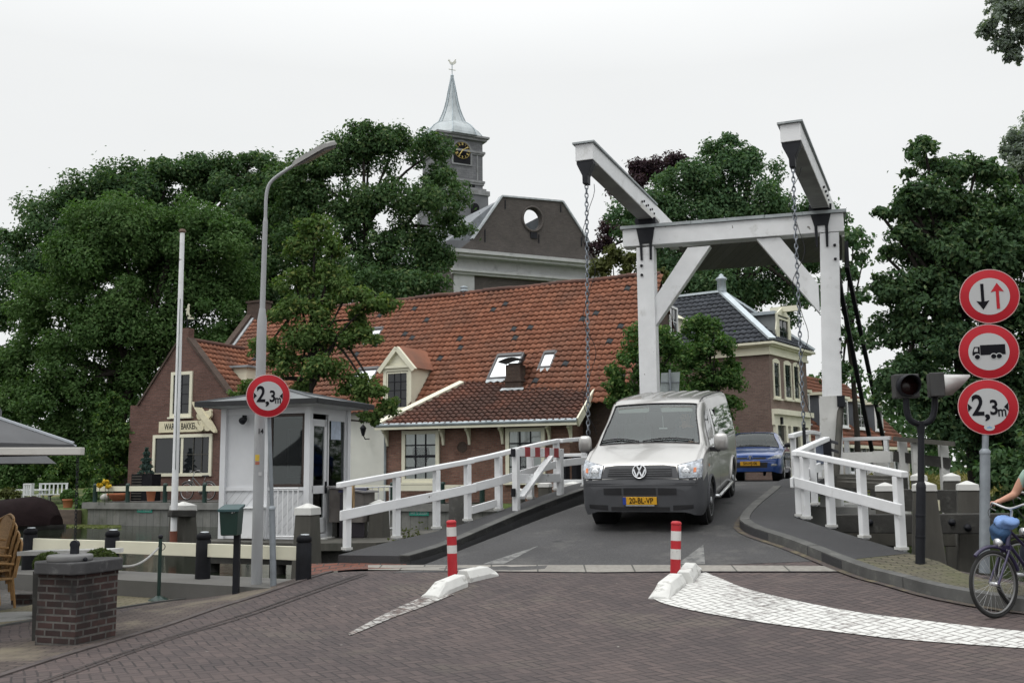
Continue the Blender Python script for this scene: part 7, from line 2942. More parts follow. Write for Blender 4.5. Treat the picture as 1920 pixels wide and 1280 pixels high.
mb = MB()
mb.par(hq(.1, .1, .02), hFD * (hW - .2), hRD * (hDp - .2), UP * .04)
mb.build('floor', DARKWOOD, hut)
mb = MB()
mb.par(hq(.35, hDp - .55, .06), hFD * (hW - .7), hRD * .45, UP * .85)
mb.build('desk', mat('desk_brown', (.10, .07, .05), .6, var=(4, .2)), hut)
mb = MB()
c = hq(.55, .5, 0)
mb.box(c + UP * .5, (.4, .4, .06))
mb.box(c + UP * .75 + hFD * .2, (.05, .38, .45))
mb.box(c + UP * .25, (.06, .06, .5))
mb.build('chair', SEAT, hut)
ov = .42
mb = MB()
e4 = [hq(-ov, -ov, HH + .10), hq(hW + ov, -ov, HH + .10), hq(hW + ov, hDp + ov, HH + .10), hq(-ov, hDp + ov, HH + .10)]
apx = hq(hW * .5, hDp * .5, HH + .40)
mb.add(e4 + [apx], [(1, 0, 4), (2, 1, 4), (3, 2, 4), (0, 3, 4)])
mb.build('roof', mat('felt_roof', (.165, .175, .182), .8, var=(2, .2), dirt=((.22, .23, .235), 3, .55, .75)), hut)
mb = MB()
e0 = [p - UP * .085 for p in e4]
for i in range(4):
 a, b = e4[i], e4[(i + 1) % 4]
 mb.bar(a - UP * .03, b - UP * .03, .05, .10)
mb.build('eaves_edge', mat('eaves_edge', (.022, .023, .025), .7, var=(4, .2)), hut)
mb = MB()
w4 = [hq(.0, .0, HH - .02), hq(hW, 0, HH - .02), hq(hW, hDp, HH - .02), hq(0, hDp, HH - .02)]
e1 = [p - UP * .07 for p in e4]
mb.add(e1 + w4, [(0, 1, 5, 4), (1, 2, 6, 5), (2, 3, 7, 6), (3, 0, 4, 7), (4, 5, 6, 7)])
mb.build('soffit', HUTW, hut)
mb = MB()
for i in range(4):
 mb.bar(e4[i] + UP * .01, apx + UP * .02, .06, .03)
mb.build('roof_ridge', mat('roof_ridge_lead', (.13, .14, .15), .6, var=None), hut)
sp_ = on_plane(462, 780, hC, nF)
mb = MB()
mb.tube([sp_, sp_ + nF * .12, sp_ + nF * .13 - UP * .06], .018, 6)
mb.lathe(sp_ + nF * .06 - UP * .04 - hFD * .03, [(.03, 0), (.06, .06), (.075, .16), (0, .165)], 12, -UP * .5 + nF)
mb.build('spotlight', IRON, hut)
mb = MB()
ca = hsolve(499, hFD) - .02
cb2 = hsolve(455, hFD)
mb.par(hC + hFD * (wxl - .03) + nF * .02 + UP * .02, hFD * .55, UP * .58, nF * .25)
cab = thing('meter_cabinet', 'white metal cabinet at the foot of the hut, behind the lamp post', 'cabinet', hC + hFD * (wxl + .28) + nF * .15)
mb.build('box', WHITE, cab, bevel=.012)
mb = MB()
mb.par(hC + hFD * (wxl - .06) + nF * .0 + UP * .60, hFD * .61, UP * .04, nF * .31)
mb.build('lid', WHITE, cab, bevel=.01)
def bar_fence(name, lab, a, b, h, n):
 t_ = thing(name, lab, 'fence', a)
 mb = MB()
 mb.tube([a + UP * h, b + UP * h], .017, 6)
 mb.build('top_rail', WHITE, t_)
 mb = MB()
 mb.tube([a + UP * .08, b + UP * .08], .017, 6)
 mb.build('bottom_rail', WHITE, t_)
 for k in range(n):
  mb = MB()
  p = a.lerp(b, k / (n - 1))
  mb.tube([p + UP * .08, p + UP * (h + .02)], .013, 6)
  mb.build('bar', WHITE, t_)
 return t_
a, b = PZ(529, 1013, HZ + .0) , PZ(572, 1016, HZ + .0)
a, b = hC + hFD * .50 + nF * .45, hC + hFD * -.02 + nF * .40
bar_fence('bar_fence', 'small white bar fence in front of the hut, left of the timber pile', dn(a, HZ), dn(b, HZ), 1.0, 6)
a, b = hC + hRD * .95 + nD * .55, hC + hRD * 3.0 + nD * .62
bar_fence('bar_fence', 'small white bar fence right of the hut door, behind the railing', dn(a, HZ), dn(b, HZ), .98, 9)
dcb = thing('control_cabinet', 'sloping topped brown steel cabinet beside the hut door', 'cabinet', hC + hRD * (dW + .1) + nD * .3)
mb = MB()
o = hC + hRD * (dW - .05) + nD * .10 + UP * .30
A_ = [o, o + nD * .75, o + nD * .75 + UP * .58, o + UP * .68]
mb.prism(A_, hRD * .55)
mb.build('housing', mat('brown_steel', (.15, .135, .125), .6, var=(2, .2), dirt=((.09, .08, .075), 3, .5, .7)), dcb)
mb = MB()
mb.prism([o + UP * .70 - hRD * .05 - nD * .05, o + UP * .585 + nD * .82 - hRD * .05, o + UP * .615 + nD * .82 - hRD * .05, o + UP * .73 - nD * .05 - hRD * .05], hRD * .65)
mb.build('lid', mat('cabinet_lid', (.28, .27, .27), .45, var=(3, .1), metal=.3), dcb)
mb = MB()
mb.par(o - UP * .30 + nD * .05 + hRD * .05, nD * .1, hRD * .4, UP * .30)
mb.build('foot', DARKWOOD, dcb)
lb = thing('lifebuoy', 'faded orange lifebuoy hanging behind the end of the left railing', 'lifebuoy', P(654, 925, 19.6))
mb = MB()
mb.torus(P(658, 932, 19.4), .27, .06, (.97, .10, 0), 24, 8)
mb.build('ring', mat('lifebuoy_orange', (.30, .20, .10), .7, var=(5, .2)), lb)
wbn = thing('wheelie_bin', 'dark wheelie bin behind the sloping cabinet', 'bin', P(664, 940, 20.6))
c = P(664, 930, 20.6)
mb = MB()
mb.prism([dn(c, HZ) + V((-.25, -.25, 0)), dn(c, HZ) + V((.25, -.25, 0)), dn(c, HZ) + V((.25, .25, 0)), dn(c, HZ) + V((-.25, .25, 0))], (0, 0, .86))
mb.build('body', mat('bin_dark', (.022, .018, .024), .5, var=None), wbn)
mb = MB()
vs = []
lz = HZ + .9
for k in range(7):
 t = k / 6
 for s_ in (-.28, .28):
  vs.append(dn(c, lz + .08 * math.sin(math.pi * t)) + V((s_, -.3 + .6 * t, 0)))
mb.add(vs, [(2 * k, 2 * k + 1, 2 * k + 3, 2 * k + 2) for k in range(6)], True)
mb.build('lid', mat('bin_lid', (.02, .02, .05), .4, var=None), wbn)
dk_ = thing('timber_deck', 'dark timber deck carrying the white hut over the canal', 'deck', hC - UP * .1)
mb = MB()
o = hq(hW + .15, -.75, -.16)
q = [hq(hW + .12, -.62, -.15), hq(-.4, -.85, -.15), hq(-1.7, -.45, -.15), hq(-2.4, 1.4, -.15), hq(-1.9, 3.6, -.15), hq(hW + .2, 2.6, -.15)]
mb.prism(q, (0, 0, .14))
mb.build('planks', GREYWOOD, dk_)
mb = MB()
mb.bar(hq(hW + .1, -.45, -.30), hq(-1.5, -.45, -.30), .2, .28)
mb.build('beam', DARKWOOD, dk_)
for (a, b) in ((hW, -.3), (.4, -.4), (-1.3, -.2), (hW, 2.2), (-1.6, 2.8)):
 mb = MB()
 p = hq(a, b, 0)
 mb.lathe(V((p.x, p.y, -1.2)), [(.16, 0), (.15, 1.35)], 10)
 mb.build('support_pile', DARKWOOD, dk_)
mb = MB()
mb.bar(PZ(600, 1012, HZ - .02), PZ(690, 995, HZ - .02), .18, .06)
mb.build('edge_board', WHITE_OLD, dk_)
bb = base_at(445, 13.05)
gb = thing('litter_bin', 'dark green litter bin on a black post in front of the cream fence board', 'litter bin', bb)
Db = bb.y
mb = MB()
mb.box((bb.x, bb.y, (bb.z + P(445, 1000, Db).z) / 2 - .02), (.075, .075, P(445, 1000, Db).z - bb.z + .06))
mb.build('post', IRON, gb)
z0_, z1_ = P(435, 1002, Db).z, P(435, 953, Db).z
c = P(434.5, 975, Db - .06)
mb = MB()
f = V((c.x, c.y, 0))
w0_, w1_ = .205, .245
mb.add([dn(c, z0_) + V((-w0_ / 2, -.13, 0)), dn(c, z0_) + V((w0_ / 2, -.13, 0)), dn(c, z0_) + V((w0_ / 2, .12, 0)), dn(c, z0_) + V((-w0_ / 2, .12, 0)),
  dn(c, z1_) + V((-w1_ / 2, -.16, 0)), dn(c, z1_) + V((w1_ / 2, -.16, 0)), dn(c, z1_) + V((w1_ / 2, .12, 0)), dn(c, z1_) + V((-w1_ / 2, .12, 0))],
       [(3, 2, 1, 0), (4, 5, 6, 7), (0, 1, 5, 4), (1, 2, 6, 5), (2, 3, 7, 6), (3, 0, 4, 7)])
mb.build('bin', DKGREEN, gb, bevel=.012)
mb = MB()
mb.prism([dn(c, z1_) + V((-.135, -.18, .0)), dn(c, z1_) + V((-.135, .14, .055)), dn(c, z1_) + V((-.135, .14, .02)), dn(c, z1_) + V((-.135, -.18, -.035))], (.27, 0, 0))
mb.build('lid', mat('bin_lid_green', (.03, .07, .075), .35, var=(4, .2)), gb, bevel=.005)
text('2+', .05, REFWHITE, gb, dn(c, z1_ - .035) + V((.065, -.168, 0)), (1, 0, 0), UP, bold=.02)
wl = gp(147, 1211)
wu = V((.926, -.377, 0))
wu = V((math.cos(R(20)), -math.sin(R(20)), 0))
wv_ = V((math.sin(R(20)), math.cos(R(20)), 0))
wz = wl.z - .03
WS = .55
wl = wl - wu * .05
WO_ = wl - wu * WS * .88
well = thing('brick_well', 'square brick pillar with worn blue stone top and round lid, nearest thing at left', 'well', dn(wl, wz))
sc_w = FL / wl.y
hB = (1211 - 1085) / sc_w + .03
WELLB = brick_mat('old_well_bricks', (.040, .026, .025), (.072, .043, .039), (.12, .115, .108), .20, .068, .011, .35, moss=((.024, .024, .024), 2.6, .42, .66), bump=1.0)
mb = MB()
mb.par(dn(WO_, wz), wu * WS * .88, wv_ * WS * 1.0, UP * hB)
mb.build('brickwork', WELLB, well, bevel=.008)
mb = MB()
o = dn(WO_, wz + hB + .004) - wu * .07 - wv_ * .07
a_, b_ = WS * .88 + .14, WS + .14
ch_ = .09
oct_ = [o + wu * ch_, o + wu * (a_ - ch_), o + wu * a_ + wv_ * ch_, o + wu * a_ + wv_ * (b_ - ch_), o + wu * (a_ - ch_) + wv_ * b_, o + wu * ch_ + wv_ * b_, o + wv_ * (b_ - ch_), o + wv_ * ch_]
mb.prism(oct_, UP * .115)
mb.build('stone_top', STONE, well, bevel=.012)
top_z = wz + hB + .12
lc = P(131, 1053, wl.y + .22)
mb = MB()
mb.lathe(dn(lc, top_z + .002), [(.205, 0), (.21, .008), (.21, .045), (.2, .055), (0, .058)], 32)
mb.build('lid', mat('lid_stone', (.15, .15, .15), .7, var=(4, .15), bump=(30, .4, .004)), well)
mb = MB()
mb.lathe(dn(lc, top_z + .02) + V((.19, -.1, 0)), [(.02, 0), (.02, .03), (0, .03)], 10, (.6, -1, 0))
mb.build('lid_lock', IRON, well)
mb = MB()
mb.bar(dn(lc, top_z + .058) + V((.02, .05, 0)), dn(lc, top_z + .15) + V((.02, .05, 0)), .07, .05, (0, 1, 0))
mb.lathe(dn(lc, top_z + .15) + V((.02, .025, 0)), [(.042, 0), (.042, .05)], 14, (0, 1, 0))
mb.build('lifting_eye', IRON, well)
DW = wl.y + .25
bm = thing('hoist_beam', 'grey white wooden beam reaching in from the left above the brick pillar', 'beam', P(60, 846, DW + .02))
mb = MB()
mb.bar(P(-160, 846, DW + .02), P(155, 845.5, DW + .02), .10, .075)
mb.build('beam', mat('weathered_beam', (.50, .49, .46), .7, var=(2.5, .12), stretch=(.3, 1, 1), dirt=((.3, .28, .25), 4, .6, .75)), bm, bevel=.006)
mb = MB()
mb.tube([P(-150, 840, DW + .05), V((P(-150, 840, DW + .05).x, DW + .05, 0))], .05, 8)
mb.build('post', GREYWOOD, bm)
wc = thing('well_chain', 'thin dark chain hanging from the grey beam down to the round lid', 'chain', P(145, 1040, DW))
chain('links', P(146, 852, DW + .02), dn(lc, top_z + .17) + V((.02, .05, 0)), .034, .004, .011, wc, mat_=IRON)
for (px, w_) in ((7, .012), (122, .012)):
 mb = MB()
 mb.tube([P(px, 853, DW), P(px + 3, 850, DW)], .012, 6)
 mb.build('staple', IRON, bm)
rp = gp(297, 1126)
rpt = thing('rope_stanchion', 'dark green ball topped stanchion on a round foot holding the pale rope', 'stanchion', rp)
Dr = rp.y
hr_ = P(293, 1006, Dr).z - rp.z
mb = MB()
mb.lathe(rp, [(.135, 0), (.13, .02), (.06, .05), (.03, .07), (0, .072)], 20)
mb.build('foot', DKGREEN, rpt)
mb = MB()
mb.tube([rp + UP * .05, rp + UP * (hr_ - .03)], .024, 10)
mb.build('pole', DKGREEN, rpt)
mb = MB()
mb.sphere(rp + UP * hr_, .033, 12, 8)
mb.build('ball', IRON, rpt)
mb = MB()
mb.torus(rp + UP * (hr_ - .13) + V((.02, 0, 0)), .045, .005, (0, 1, 0), 16, 5)
mb.build('hook_ring', IRON, rpt)
rope = thing('rope', 'pale sagging rope from the stanchion to the brick pillar', 'rope', rp + UP * .4)
a = rp + UP * (hr_ - .14) - V((.02, 0, 0))
b = dn(WO_ + wu * (WS * .88) + wv_ * .45, wz + hB + .05)
pts = [a.lerp(b, t) - UP * (.10 * math.sin(math.pi * t)) for t in [k / 20 for k in range(21)]]
mb = MB()
mb.tube(pts, [.008] + [.014] * 19 + [.016], 8)
mb.build('strand', mat('rope_grey', (.33, .33, .32), .9, var=(30, .25), bump=(60, .6, .004)), rope)
BOXM = leaf_mat('box_leaves', (.055, .075, .022), (.085, .11, .035))
def leaf_ball(name, c, r, n, size, m, parent, flat=.8):
 rng = np.random.default_rng(int(abs(c.x * 100) + abs(c.y * 10)) % 9999)
 d = rng.normal(size=(n, 3))
 d /= np.linalg.norm(d, axis=1)[:, None]
 rad = r * (.80 + .2 * rng.random(n))[:, None] * (1 + .06 * np.sin(d[:, :1] * 7) * np.cos(d[:, 1:2] * 6))
 ctr = np.array(c)[None] + d * rad * np.array([1, 1, flat])
 return leaf_mesh(name, ctr, d, rng, size, m, parent)
def leaf_mesh(name, ctr, nrm, rng, size, m, parent=None, jitter=.9, at=None, asp=.55):
 n = len(ctr)
 nr = nrm + rng.normal(size=(n, 3)) * jitter
 nr /= np.linalg.norm(nr, axis=1)[:, None]
 t = rng.normal(size=(n, 3))
 a = np.cross(nr, t)
 a /= np.linalg.norm(a, axis=1)[:, None] + 1e-9
 b = np.cross(nr, a)
 L = (size * (.65 + .7 * rng.random(n)))[:, None]
 if at is not None:
  ctr = ctr - np.array(at)[None]
 elif parent is not None:
  tr = WM[parent.name].inverted()
  Rm = np.array(tr)[:3, :3]
  ctr = ctr @ Rm.T + np.array(tr)[:3, 3][None]
 v = np.empty((n, 4, 3), np.float32)
 v[:, 0] = ctr - a * L * .5
 v[:, 1] = ctr + b * L * asp * .5 + nr * L * .06
 v[:, 2] = ctr + a * L * .5 - nr * L * .10
 v[:, 3] = ctr - b * L * asp * .5 + nr * L * .06
 me = bpy.data.meshes.new(name)
 me.vertices.add(n * 4)
 me.vertices.foreach_set('co', v.reshape(-1))
 me.loops.add(n * 4)
 me.loops.foreach_set('vertex_index', np.arange(n * 4, dtype=np.int32))
 me.polygons.add(n)
 me.polygons.foreach_set('loop_start', np.arange(0, n * 4, 4, dtype=np.int32))
 me.materials.append(m)
 me.update()
 me.validate()
 o = bpy.data.objects.new(name, me)
 COL.objects.link(o)
 if parent is not None:
  o.parent = parent
  WM[o.name] = WM[parent.name]
 elif at is not None:
  o.location = V(at)
 return o
for i, (px, py, rr_, D, lab) in enumerate(((91, 1050, .15, wl.y + .62, 'clipped box ball behind the left end of the brick pillar top'), (187, 1046, .17, wl.y + .75, 'clipped box ball behind the right end of the brick pillar top'))):
 c = P(px, py + 6, D)
 t_ = thing('box_ball', lab, 'plant', (c.x, c.y, zroad(c.x, c.y)), group='clipped box balls')
 leaf_ball('foliage', c, rr_, 2600, .028, BOXM, t_)
 mb = MB()
 mb.sphere(c, (rr_ * .8, rr_ * .8, rr_ * .6), 10, 8)
 mb.build('inner_twigs', mat('box_inner', (.03, .035, .012), .9, var=None), t_)
 mb = MB()
 gz0 = zroad(c.x, c.y)
 mb.frustum((c.x, c.y, gz0), .18, .21, c.z - gz0 - rr_ * .45)
 mb.build('planter', DARKWOOD, t_)
pk = thing('plank_bench', 'worn white plank on dark trestles behind the brick pillar', 'bench', P(130, 1036, 12.2))
mb = MB()
mb.bar(P(46, 1036, 12.3), P(219, 1032, 12.0), .26, .05)
mb.build('plank', WHITE_OLD, pk)
for px in (80, 195):
 mb = MB()
 p = P(px, 1045, 12.25 - px * .0012)
 mb.box((p.x, p.y, (p.z - .12) / 2), (.08, .2, p.z + .12))
 mb.build('trestle', BLACKWOOD, pk)
RATTAN = mat('rattan', (.30, .17, .065), .6, var=(14, .25), bump=(90, .5, .004))
WEAVE = mat('rattan_weave', (.36, .22, .10), .7, var=(40, .3), bump=(140, .8, .005))
def rattan_chair():
 t_ = thing('rattan_chair', 'brown rattan armchair', 'chair', (0, 0, 0), group='stacked rattan chairs')
 r = .019
 w_, dp_ = .27, .25
 for sx in (-1, 1):
  mb = MB()
  mb.tube([V((sx * w_, -dp_, 0)), V((sx * w_, -dp_, .62)), V((sx * (w_ + .01), -dp_ + .05, .66)), V((sx * (w_ + .01), 0, .66)), V((sx * w_ * .95, dp_, .63))], r, 8)
  mb.build('arm', RATTAN, t_)
  mb = MB()
  mb.tube([V((sx * w_ * .92, dp_ + .05, 0)), V((sx * w_ * .92, dp_, .42)), V((sx * w_ * .9, dp_ + .08, .80))], r, 8)
  mb.build('leg', RATTAN, t_)
 mb = MB()
 mb.tube(curve([V((-w_ * .9, dp_ + .03, .44)), V((-w_ * .92, dp_ + .10, .86)), V((-w_ * .5, dp_ + .14, .95)), V((0, dp_ + .15, .985)), V((w_ * .5, dp_ + .14, .95)), V((w_ * .92, dp_ + .10, .86)), V((w_ * .9, dp_ + .03, .44))], 30), r, 8)
 bf = mb.build('back_frame', RATTAN, t_)
 mb = MB()
 vs = []
 for k in range(7):
  t = k / 6
  ww = w_ * .88
  z1 = .86 + .115 * math.cos((t - .5) * math.pi)
  vs += [V(((t - .5) * 2 * ww, dp_ + .04, .44)), V(((t - .5) * 2 * ww, dp_ + .115, z1))]
 vs += [v + V((0, .012, 0)) for v in vs]
 mb.add(vs, [(2 * k, 2 * k + 2, 2 * k + 3, 2 * k + 1) for k in range(6)] + [(14 + 2 * k, 14 + 2 * k + 1, 14 + 2 * k + 3, 14 + 2 * k + 2) for k in range(6)], True)
 mb.build('backrest', WEAVE, t_)
 mb = MB()
 mb.box((0, 0, .43), (w_ * 1.9, dp_ * 2, .035))
 mb.build('seat', WEAVE, t_, bevel=.01)
 for z in (.16, .30):
  mb = MB()
  mb.tube([V((-w_, -dp_, z)), V((w_, -dp_, z))], r * .8, 6)
  mb.build('stretcher', RATTAN, t_)
 return t_
ch0 = rattan_chair()
cb_ = gp(12, 1122)
CD_ = 13.0
cl = ['topmost rattan armchair of the stack at the left edge', 'second rattan armchair from the top of the stack at the left edge', 'third rattan armchair from the top of the stack at the left edge', 'lowest rattan armchair of the stack at the left edge']
pb_ = P(-42, 1100, CD_)
zg_ = zroad(pb_.x, pb_.y)
for k in range(4):
 lev = 3 - k
 loc = (pb_.x + .055 * (3 - lev) , pb_.y - .03 * (3 - lev), zg_ + .10 * lev)
 if k == 0:
  ch0.location = loc
  ch0.scale = (.88, .88, .88)
  ch0.rotation_euler = (0, 0, R(-40))
  ch0['label'] = cl[0]
 else:
  copy_thing(ch0, loc, R(-40), cl[k])
pa = thing('parasol', 'grey canvas terrace parasol with pale edge at the left border', 'parasol', base_at(-150, 11.6))
CANV = mat('grey_canvas', (.085, .087, .092), .9, var=(2, .15), bump=(40, .2, .003))
pc = P(-150, 735, 11.6)
rim = []
e_ = P(138, 833, 11.6)
RR = e_.x - pc.x
zr_ = e_.z
mb = MB()
n8 = 8
vs = [V((pc.x, pc.y, P(-150, 735, 11.6).z))]
for k in range(n8):
 t = 2 * math.pi * k / n8
 vs.append(V((pc.x + RR * math.cos(t), pc.y + RR * math.sin(t), zr_)))
for k in range(n8):
 t = 2 * math.pi * k / n8
 vs.append(V((pc.x + RR * math.cos(t), pc.y + RR * math.sin(t), zr_ - .10)))
fs = [(0, 1 + k, 1 + (k + 1) % n8) for k in range(n8)] + [(1 + k, 9 + k, 9 + (k + 1) % n8, 1 + (k + 1) % n8) for k in range(n8)]
mb.add(vs, fs)
mb.build('canopy', CANV, pa)
for k in range(n8):
 mb = MB()
 mb.bar(vs[0] + UP * .02, vs[1 + k] + UP * .02, .035, .02)
 mb.build('rib_seam', mat('pale_seam', (.45, .48, .52), .7, var=None), pa)
mb = MB()
mb.tube([pa.location, V((pc.x, pc.y, pc.z + .15))], .04, 10)
mb.build('pole', GREYWOOD, pa)
tp = thing('parasol', 'second grey parasol top beyond the first at the left border', 'parasol', base_at(-40, 16.0, .1))
mb = MB()
c = P(-8, 758, 16)
mb.lathe(V((c.x, c.y, c.z - .6)), [(1.0, -.35), (.19, .28), (.12, .38), (.10, .38), (.10, .5), (.06, .56), (0, .58)], 8)
mb.build('canopy', CANV, tp)
mb = MB()
mb.tube([tp.location, V((c.x, c.y, c.z - .5))], .03, 8)
mb.build('pole', GREYWOOD, tp)
mb = MB()
st = gp(42, 1133)
for k in range(2):
 mb.box((st.x + .03 * k, st.y, st.z + .035 + .07 * k), (.24, .12, .065))
mb.build('spare_bricks', WELLB, at=st, label='two spare bricks lying behind the brick pillar', cat='bricks')
mb = MB()
cvr = gp(8, 1158)
mb.lathe(cvr + UP * .008, [(.42, 0), (.42, .012), (0, .014)], 28)
mb.build('manhole_cover', CONCRETE, at=cvr, label='round concrete manhole cover in the terrace at the left edge', cat='manhole cover')
# ================================================================= people and bicycles
SKIN = mat('skin', (.50, .27, .19), .55, var=(8, .06), spec=.3)
HAIR = mat('brown_hair', (.035, .022, .014), .6, var=(20, .3))
SHIRTG = mat('pale_green_shirt', (.30, .42, .36), .85, var=(6, .12))
SHIRTD = mat('dark_shirt', (.05, .055, .07), .85, var=(6, .15))
JEANS = mat('dark_trousers', (.03, .035, .05), .9, var=(8, .2))
def person(t_, J, bones, mats, pick, xf, hair=True, hands=None):
 """one skinned body; J: joint -> (x, y, z, radius)"""
 names = list(J)
 vs = [V(J[n][:3]) for n in names]
 rad = [J[n][3] for n in names]
 es = [(names.index(a), names.index(b)) for a, b in bones]
 for (w_, palm, fdir, side, curl) in (hands or []):
  wi = names.index(w_)
  palm, fdir, side, curl = V(palm), V(fdir).normalized(), V(side).normalized(), V(curl).normalized()
  vs.append(palm); rad.append(.026); pi_ = len(vs) - 1
  es.append((wi, pi_))
  for k, (off, ln) in enumerate(((-.032, .070), (-.011, .080), (.011, .076), (.031, .060))):
   b0 = palm + side * off + fdir * .022
   p1 = b0 + fdir * ln * .42
   p2 = p1 + (fdir * .25 + curl).normalized() * ln * .36
   p3 = p2 + (curl - fdir * .7).normalized() * ln * .30
   last = pi_
   for q, r_ in ((b0, .0105), (p1, .0095), (p2, .009), (p3, .0075)):
    vs.append(q); rad.append(r_)
    es.append((last, len(vs) - 1)); last = len(vs) - 1
  b0 = palm - side * .038 - fdir * .012
  p1 = b0 - side * .018 + fdir * .022 + curl * .012
  p2 = p1 + fdir * .018 + curl * .022
  last = pi_
  for q, r_ in ((b0, .013), (p1, .011), (p2, .009)):
   vs.append(q); rad.append(r_)
   es.append((last, len(vs) - 1)); last = len(vs) - 1
 me = bpy.data.meshes.new('tmp')
 me.from_pydata([tuple(v) for v in vs], es, [])
 o = bpy.data.objects.new('tmp', me)
 COL.objects.link(o)
 o.modifiers.new('s', 'SKIN')
 for i, s_ in enumerate(me.skin_vertices[0].data):
  s_.radius = (rad[i], rad[i])
  s_.use_root = (i == 0)
 sb = o.modifiers.new('d', 'SUBSURF')
 sb.levels = sb.render_levels = 2
 dg = bpy.context.evaluated_depsgraph_get()
 m2 = bpy.data.meshes.new_from_object(o.evaluated_get(dg))
 bpy.data.objects.remove(o)
 h = V(J['head'][:3]); hf = V(J['_face'][:3]) if '_face' in J else None
 m2.materials.clear()
 for m in mats: m2.materials.append(m)
 for p in m2.polygons:
  p.use_smooth = True
  p.material_index = pick(p.center)
 m2.transform(xf)
 body = bpy.data.objects.new('body', m2)
 COL.objects.link(body)
 body.parent = t_
 WM[body.name] = WM[t_.name]
 inv = WM[t_.name].inverted()
 m2.transform(inv)
 return body
def head_parts(t_, c, fwd, xf, r=.1):
 """nose, ears, eyes and mouth as one face mesh, and the hair"""
 fwd = V(fwd).normalized()
 s_ = fwd.cross(UP).normalized()
 up = s_.cross(fwd)
 inv = WM[t_.name].inverted()
 T = inv @ xf
 mb = MB()
 mb.sphere(c + fwd * r * .96 - up * r * .10, (.016, .016, .026), 8, 6)
 for k in (-1, 1):
  mb.sphere(c + s_ * k * r * .80 - up * r * .05 - fwd * .01, (.014, .020, .032), 8, 6)
 mb.v = [T @ v for v in mb.v]
 mb.build('face', SKIN, t_, local=True, uv=False)
 mb = MB()
 for k in (-1, 1):
  mb.sphere(c + fwd * r * .84 + s_ * k * .034 + up * r * .16, (.012, .012, .008), 8, 6)
 mb.sphere(c + fwd * r * .88 - up * r * .52, (.024, .014, .006), 8, 6)
 mb.v = [T @ v for v in mb.v]
 mb.build('eyes_and_mouth', HAIR, t_, local=True, uv=False)
 mb = MB()
 mb.sphere(c - fwd * .014 + up * .028, (r * .98, r * 1.0, r * 1.08), 16, 10)
 lim = c.z - .01
 mb.v = [V((v.x, v.y, max(v.z, lim + (.06 if (v - c).dot(fwd) > .02 else -.04)))) for v in mb.v]
 mb.v = [T @ v for v in mb.v]
 mb.build('hair', HAIR, t_, local=True, uv=False)
BN = [('pelvis', 'waist'), ('waist', 'chest'), ('chest', 'neck'), ('neck', 'head0'), ('head0', 'head'), ('head', 'crown'), ('chest', 'shl'), ('shl', 'ell'), ('ell', 'wrl'), ('chest', 'shr'), ('shr', 'elr'), ('elr', 'wrr'),
      ('pelvis', 'hil'), ('hil', 'knl'), ('knl', 'anl'), ('anl', 'tol'), ('pelvis', 'hir'), ('hir', 'knr'), ('knr', 'anr'), ('anr', 'tor')]
def seated(x, y, seat, wheel_y, wheel_z):
 """driver facing -y"""
 return {'pelvis': (x, y, seat + .10, .15), 'waist': (x, y + .03, seat + .28, .135), 'chest': (x, y + .05, seat + .46, .15), 'neck': (x, y + .03, seat + .60, .058), 'head0': (x, y + .01, seat + .67, .075), 'head': (x, y, seat + .75, .092), 'crown': (x, y + .01, seat + .83, .070),
   'shl': (x - .17, y + .05, seat + .50, .068), 'ell': (x - .24, y - .16, seat + .30, .046), 'wrl': (x - .16, wheel_y + .07, wheel_z + .04, .030),
   'shr': (x + .17, y + .05, seat + .50, .068), 'elr': (x + .24, y - .16, seat + .30, .046), 'wrr': (x + .16, wheel_y + .07, wheel_z + .04, .030),
   'hil': (x - .10, y - .02, seat + .07, .10), 'knl': (x - .12, y - .42, seat + .14, .068), 'anl': (x - .12, y - .60, seat - .22, .045), 'tol': (x - .12, y - .74, seat - .24, .035),
   'hir': (x + .10, y - .02, seat + .07, .10), 'knr': (x + .12, y - .42, seat + .14, .068), 'anr': (x + .12, y - .60, seat - .22, .045), 'tor': (x + .12, y - .74, seat - .24, .035)}
for (x, y, seat, wy, wz, M_, lab, shirt) in ((.42, 2.02, .86, 1.46, 1.14, VAN_M, 'person in a dark shirt driving the van, hands on the steering wheel', SHIRTD),
           (.36, 2.06, .40, 1.60, .86, CAR_M, 'person in a light shirt at the wheel of the blue car', mat('light_shirt', (.4, .4, .38), .85, var=None))):
 J = seated(x, y, seat, wy, wz)
 p0 = M_ @ V((x, y, seat))
 t_ = thing('person', lab, 'person', p0)
 def pick(c, seat=seat, x=x, y=y):
  if c.z > seat + .57: return 0
  if c.z < seat + .12 and c.y < y + .3: return 2
  if c.y < y - .30 and abs(c.x - x) > .08 and c.z > seat + .2: return 0
  return 1
 hands = [('wrl', (x - .165, wy + .02, wz + .06), (0, -.6, .5), (1, 0, 0), (0, -.6, -.7)), ('wrr', (x + .165, wy + .02, wz + .06), (0, -.6, .5), (-1, 0, 0), (0, -.6, -.7))]
 person(t_, J, BN, [SKIN, shirt, JEANS], pick, M_, hands=hands)
 head_parts(t_, V(J['head'][:3]), (0, -1, 0), M_, .098)
PURPLE = car_paint('dark_purple_paint', (.018, .012, .055), .3, .3)
BLACKP = car_paint('black_cycle_paint', (.012, .012, .014), .1, .35)
SILV = mat('silver_rim', (.55, .56, .57), .3, metal=.8, var=None)
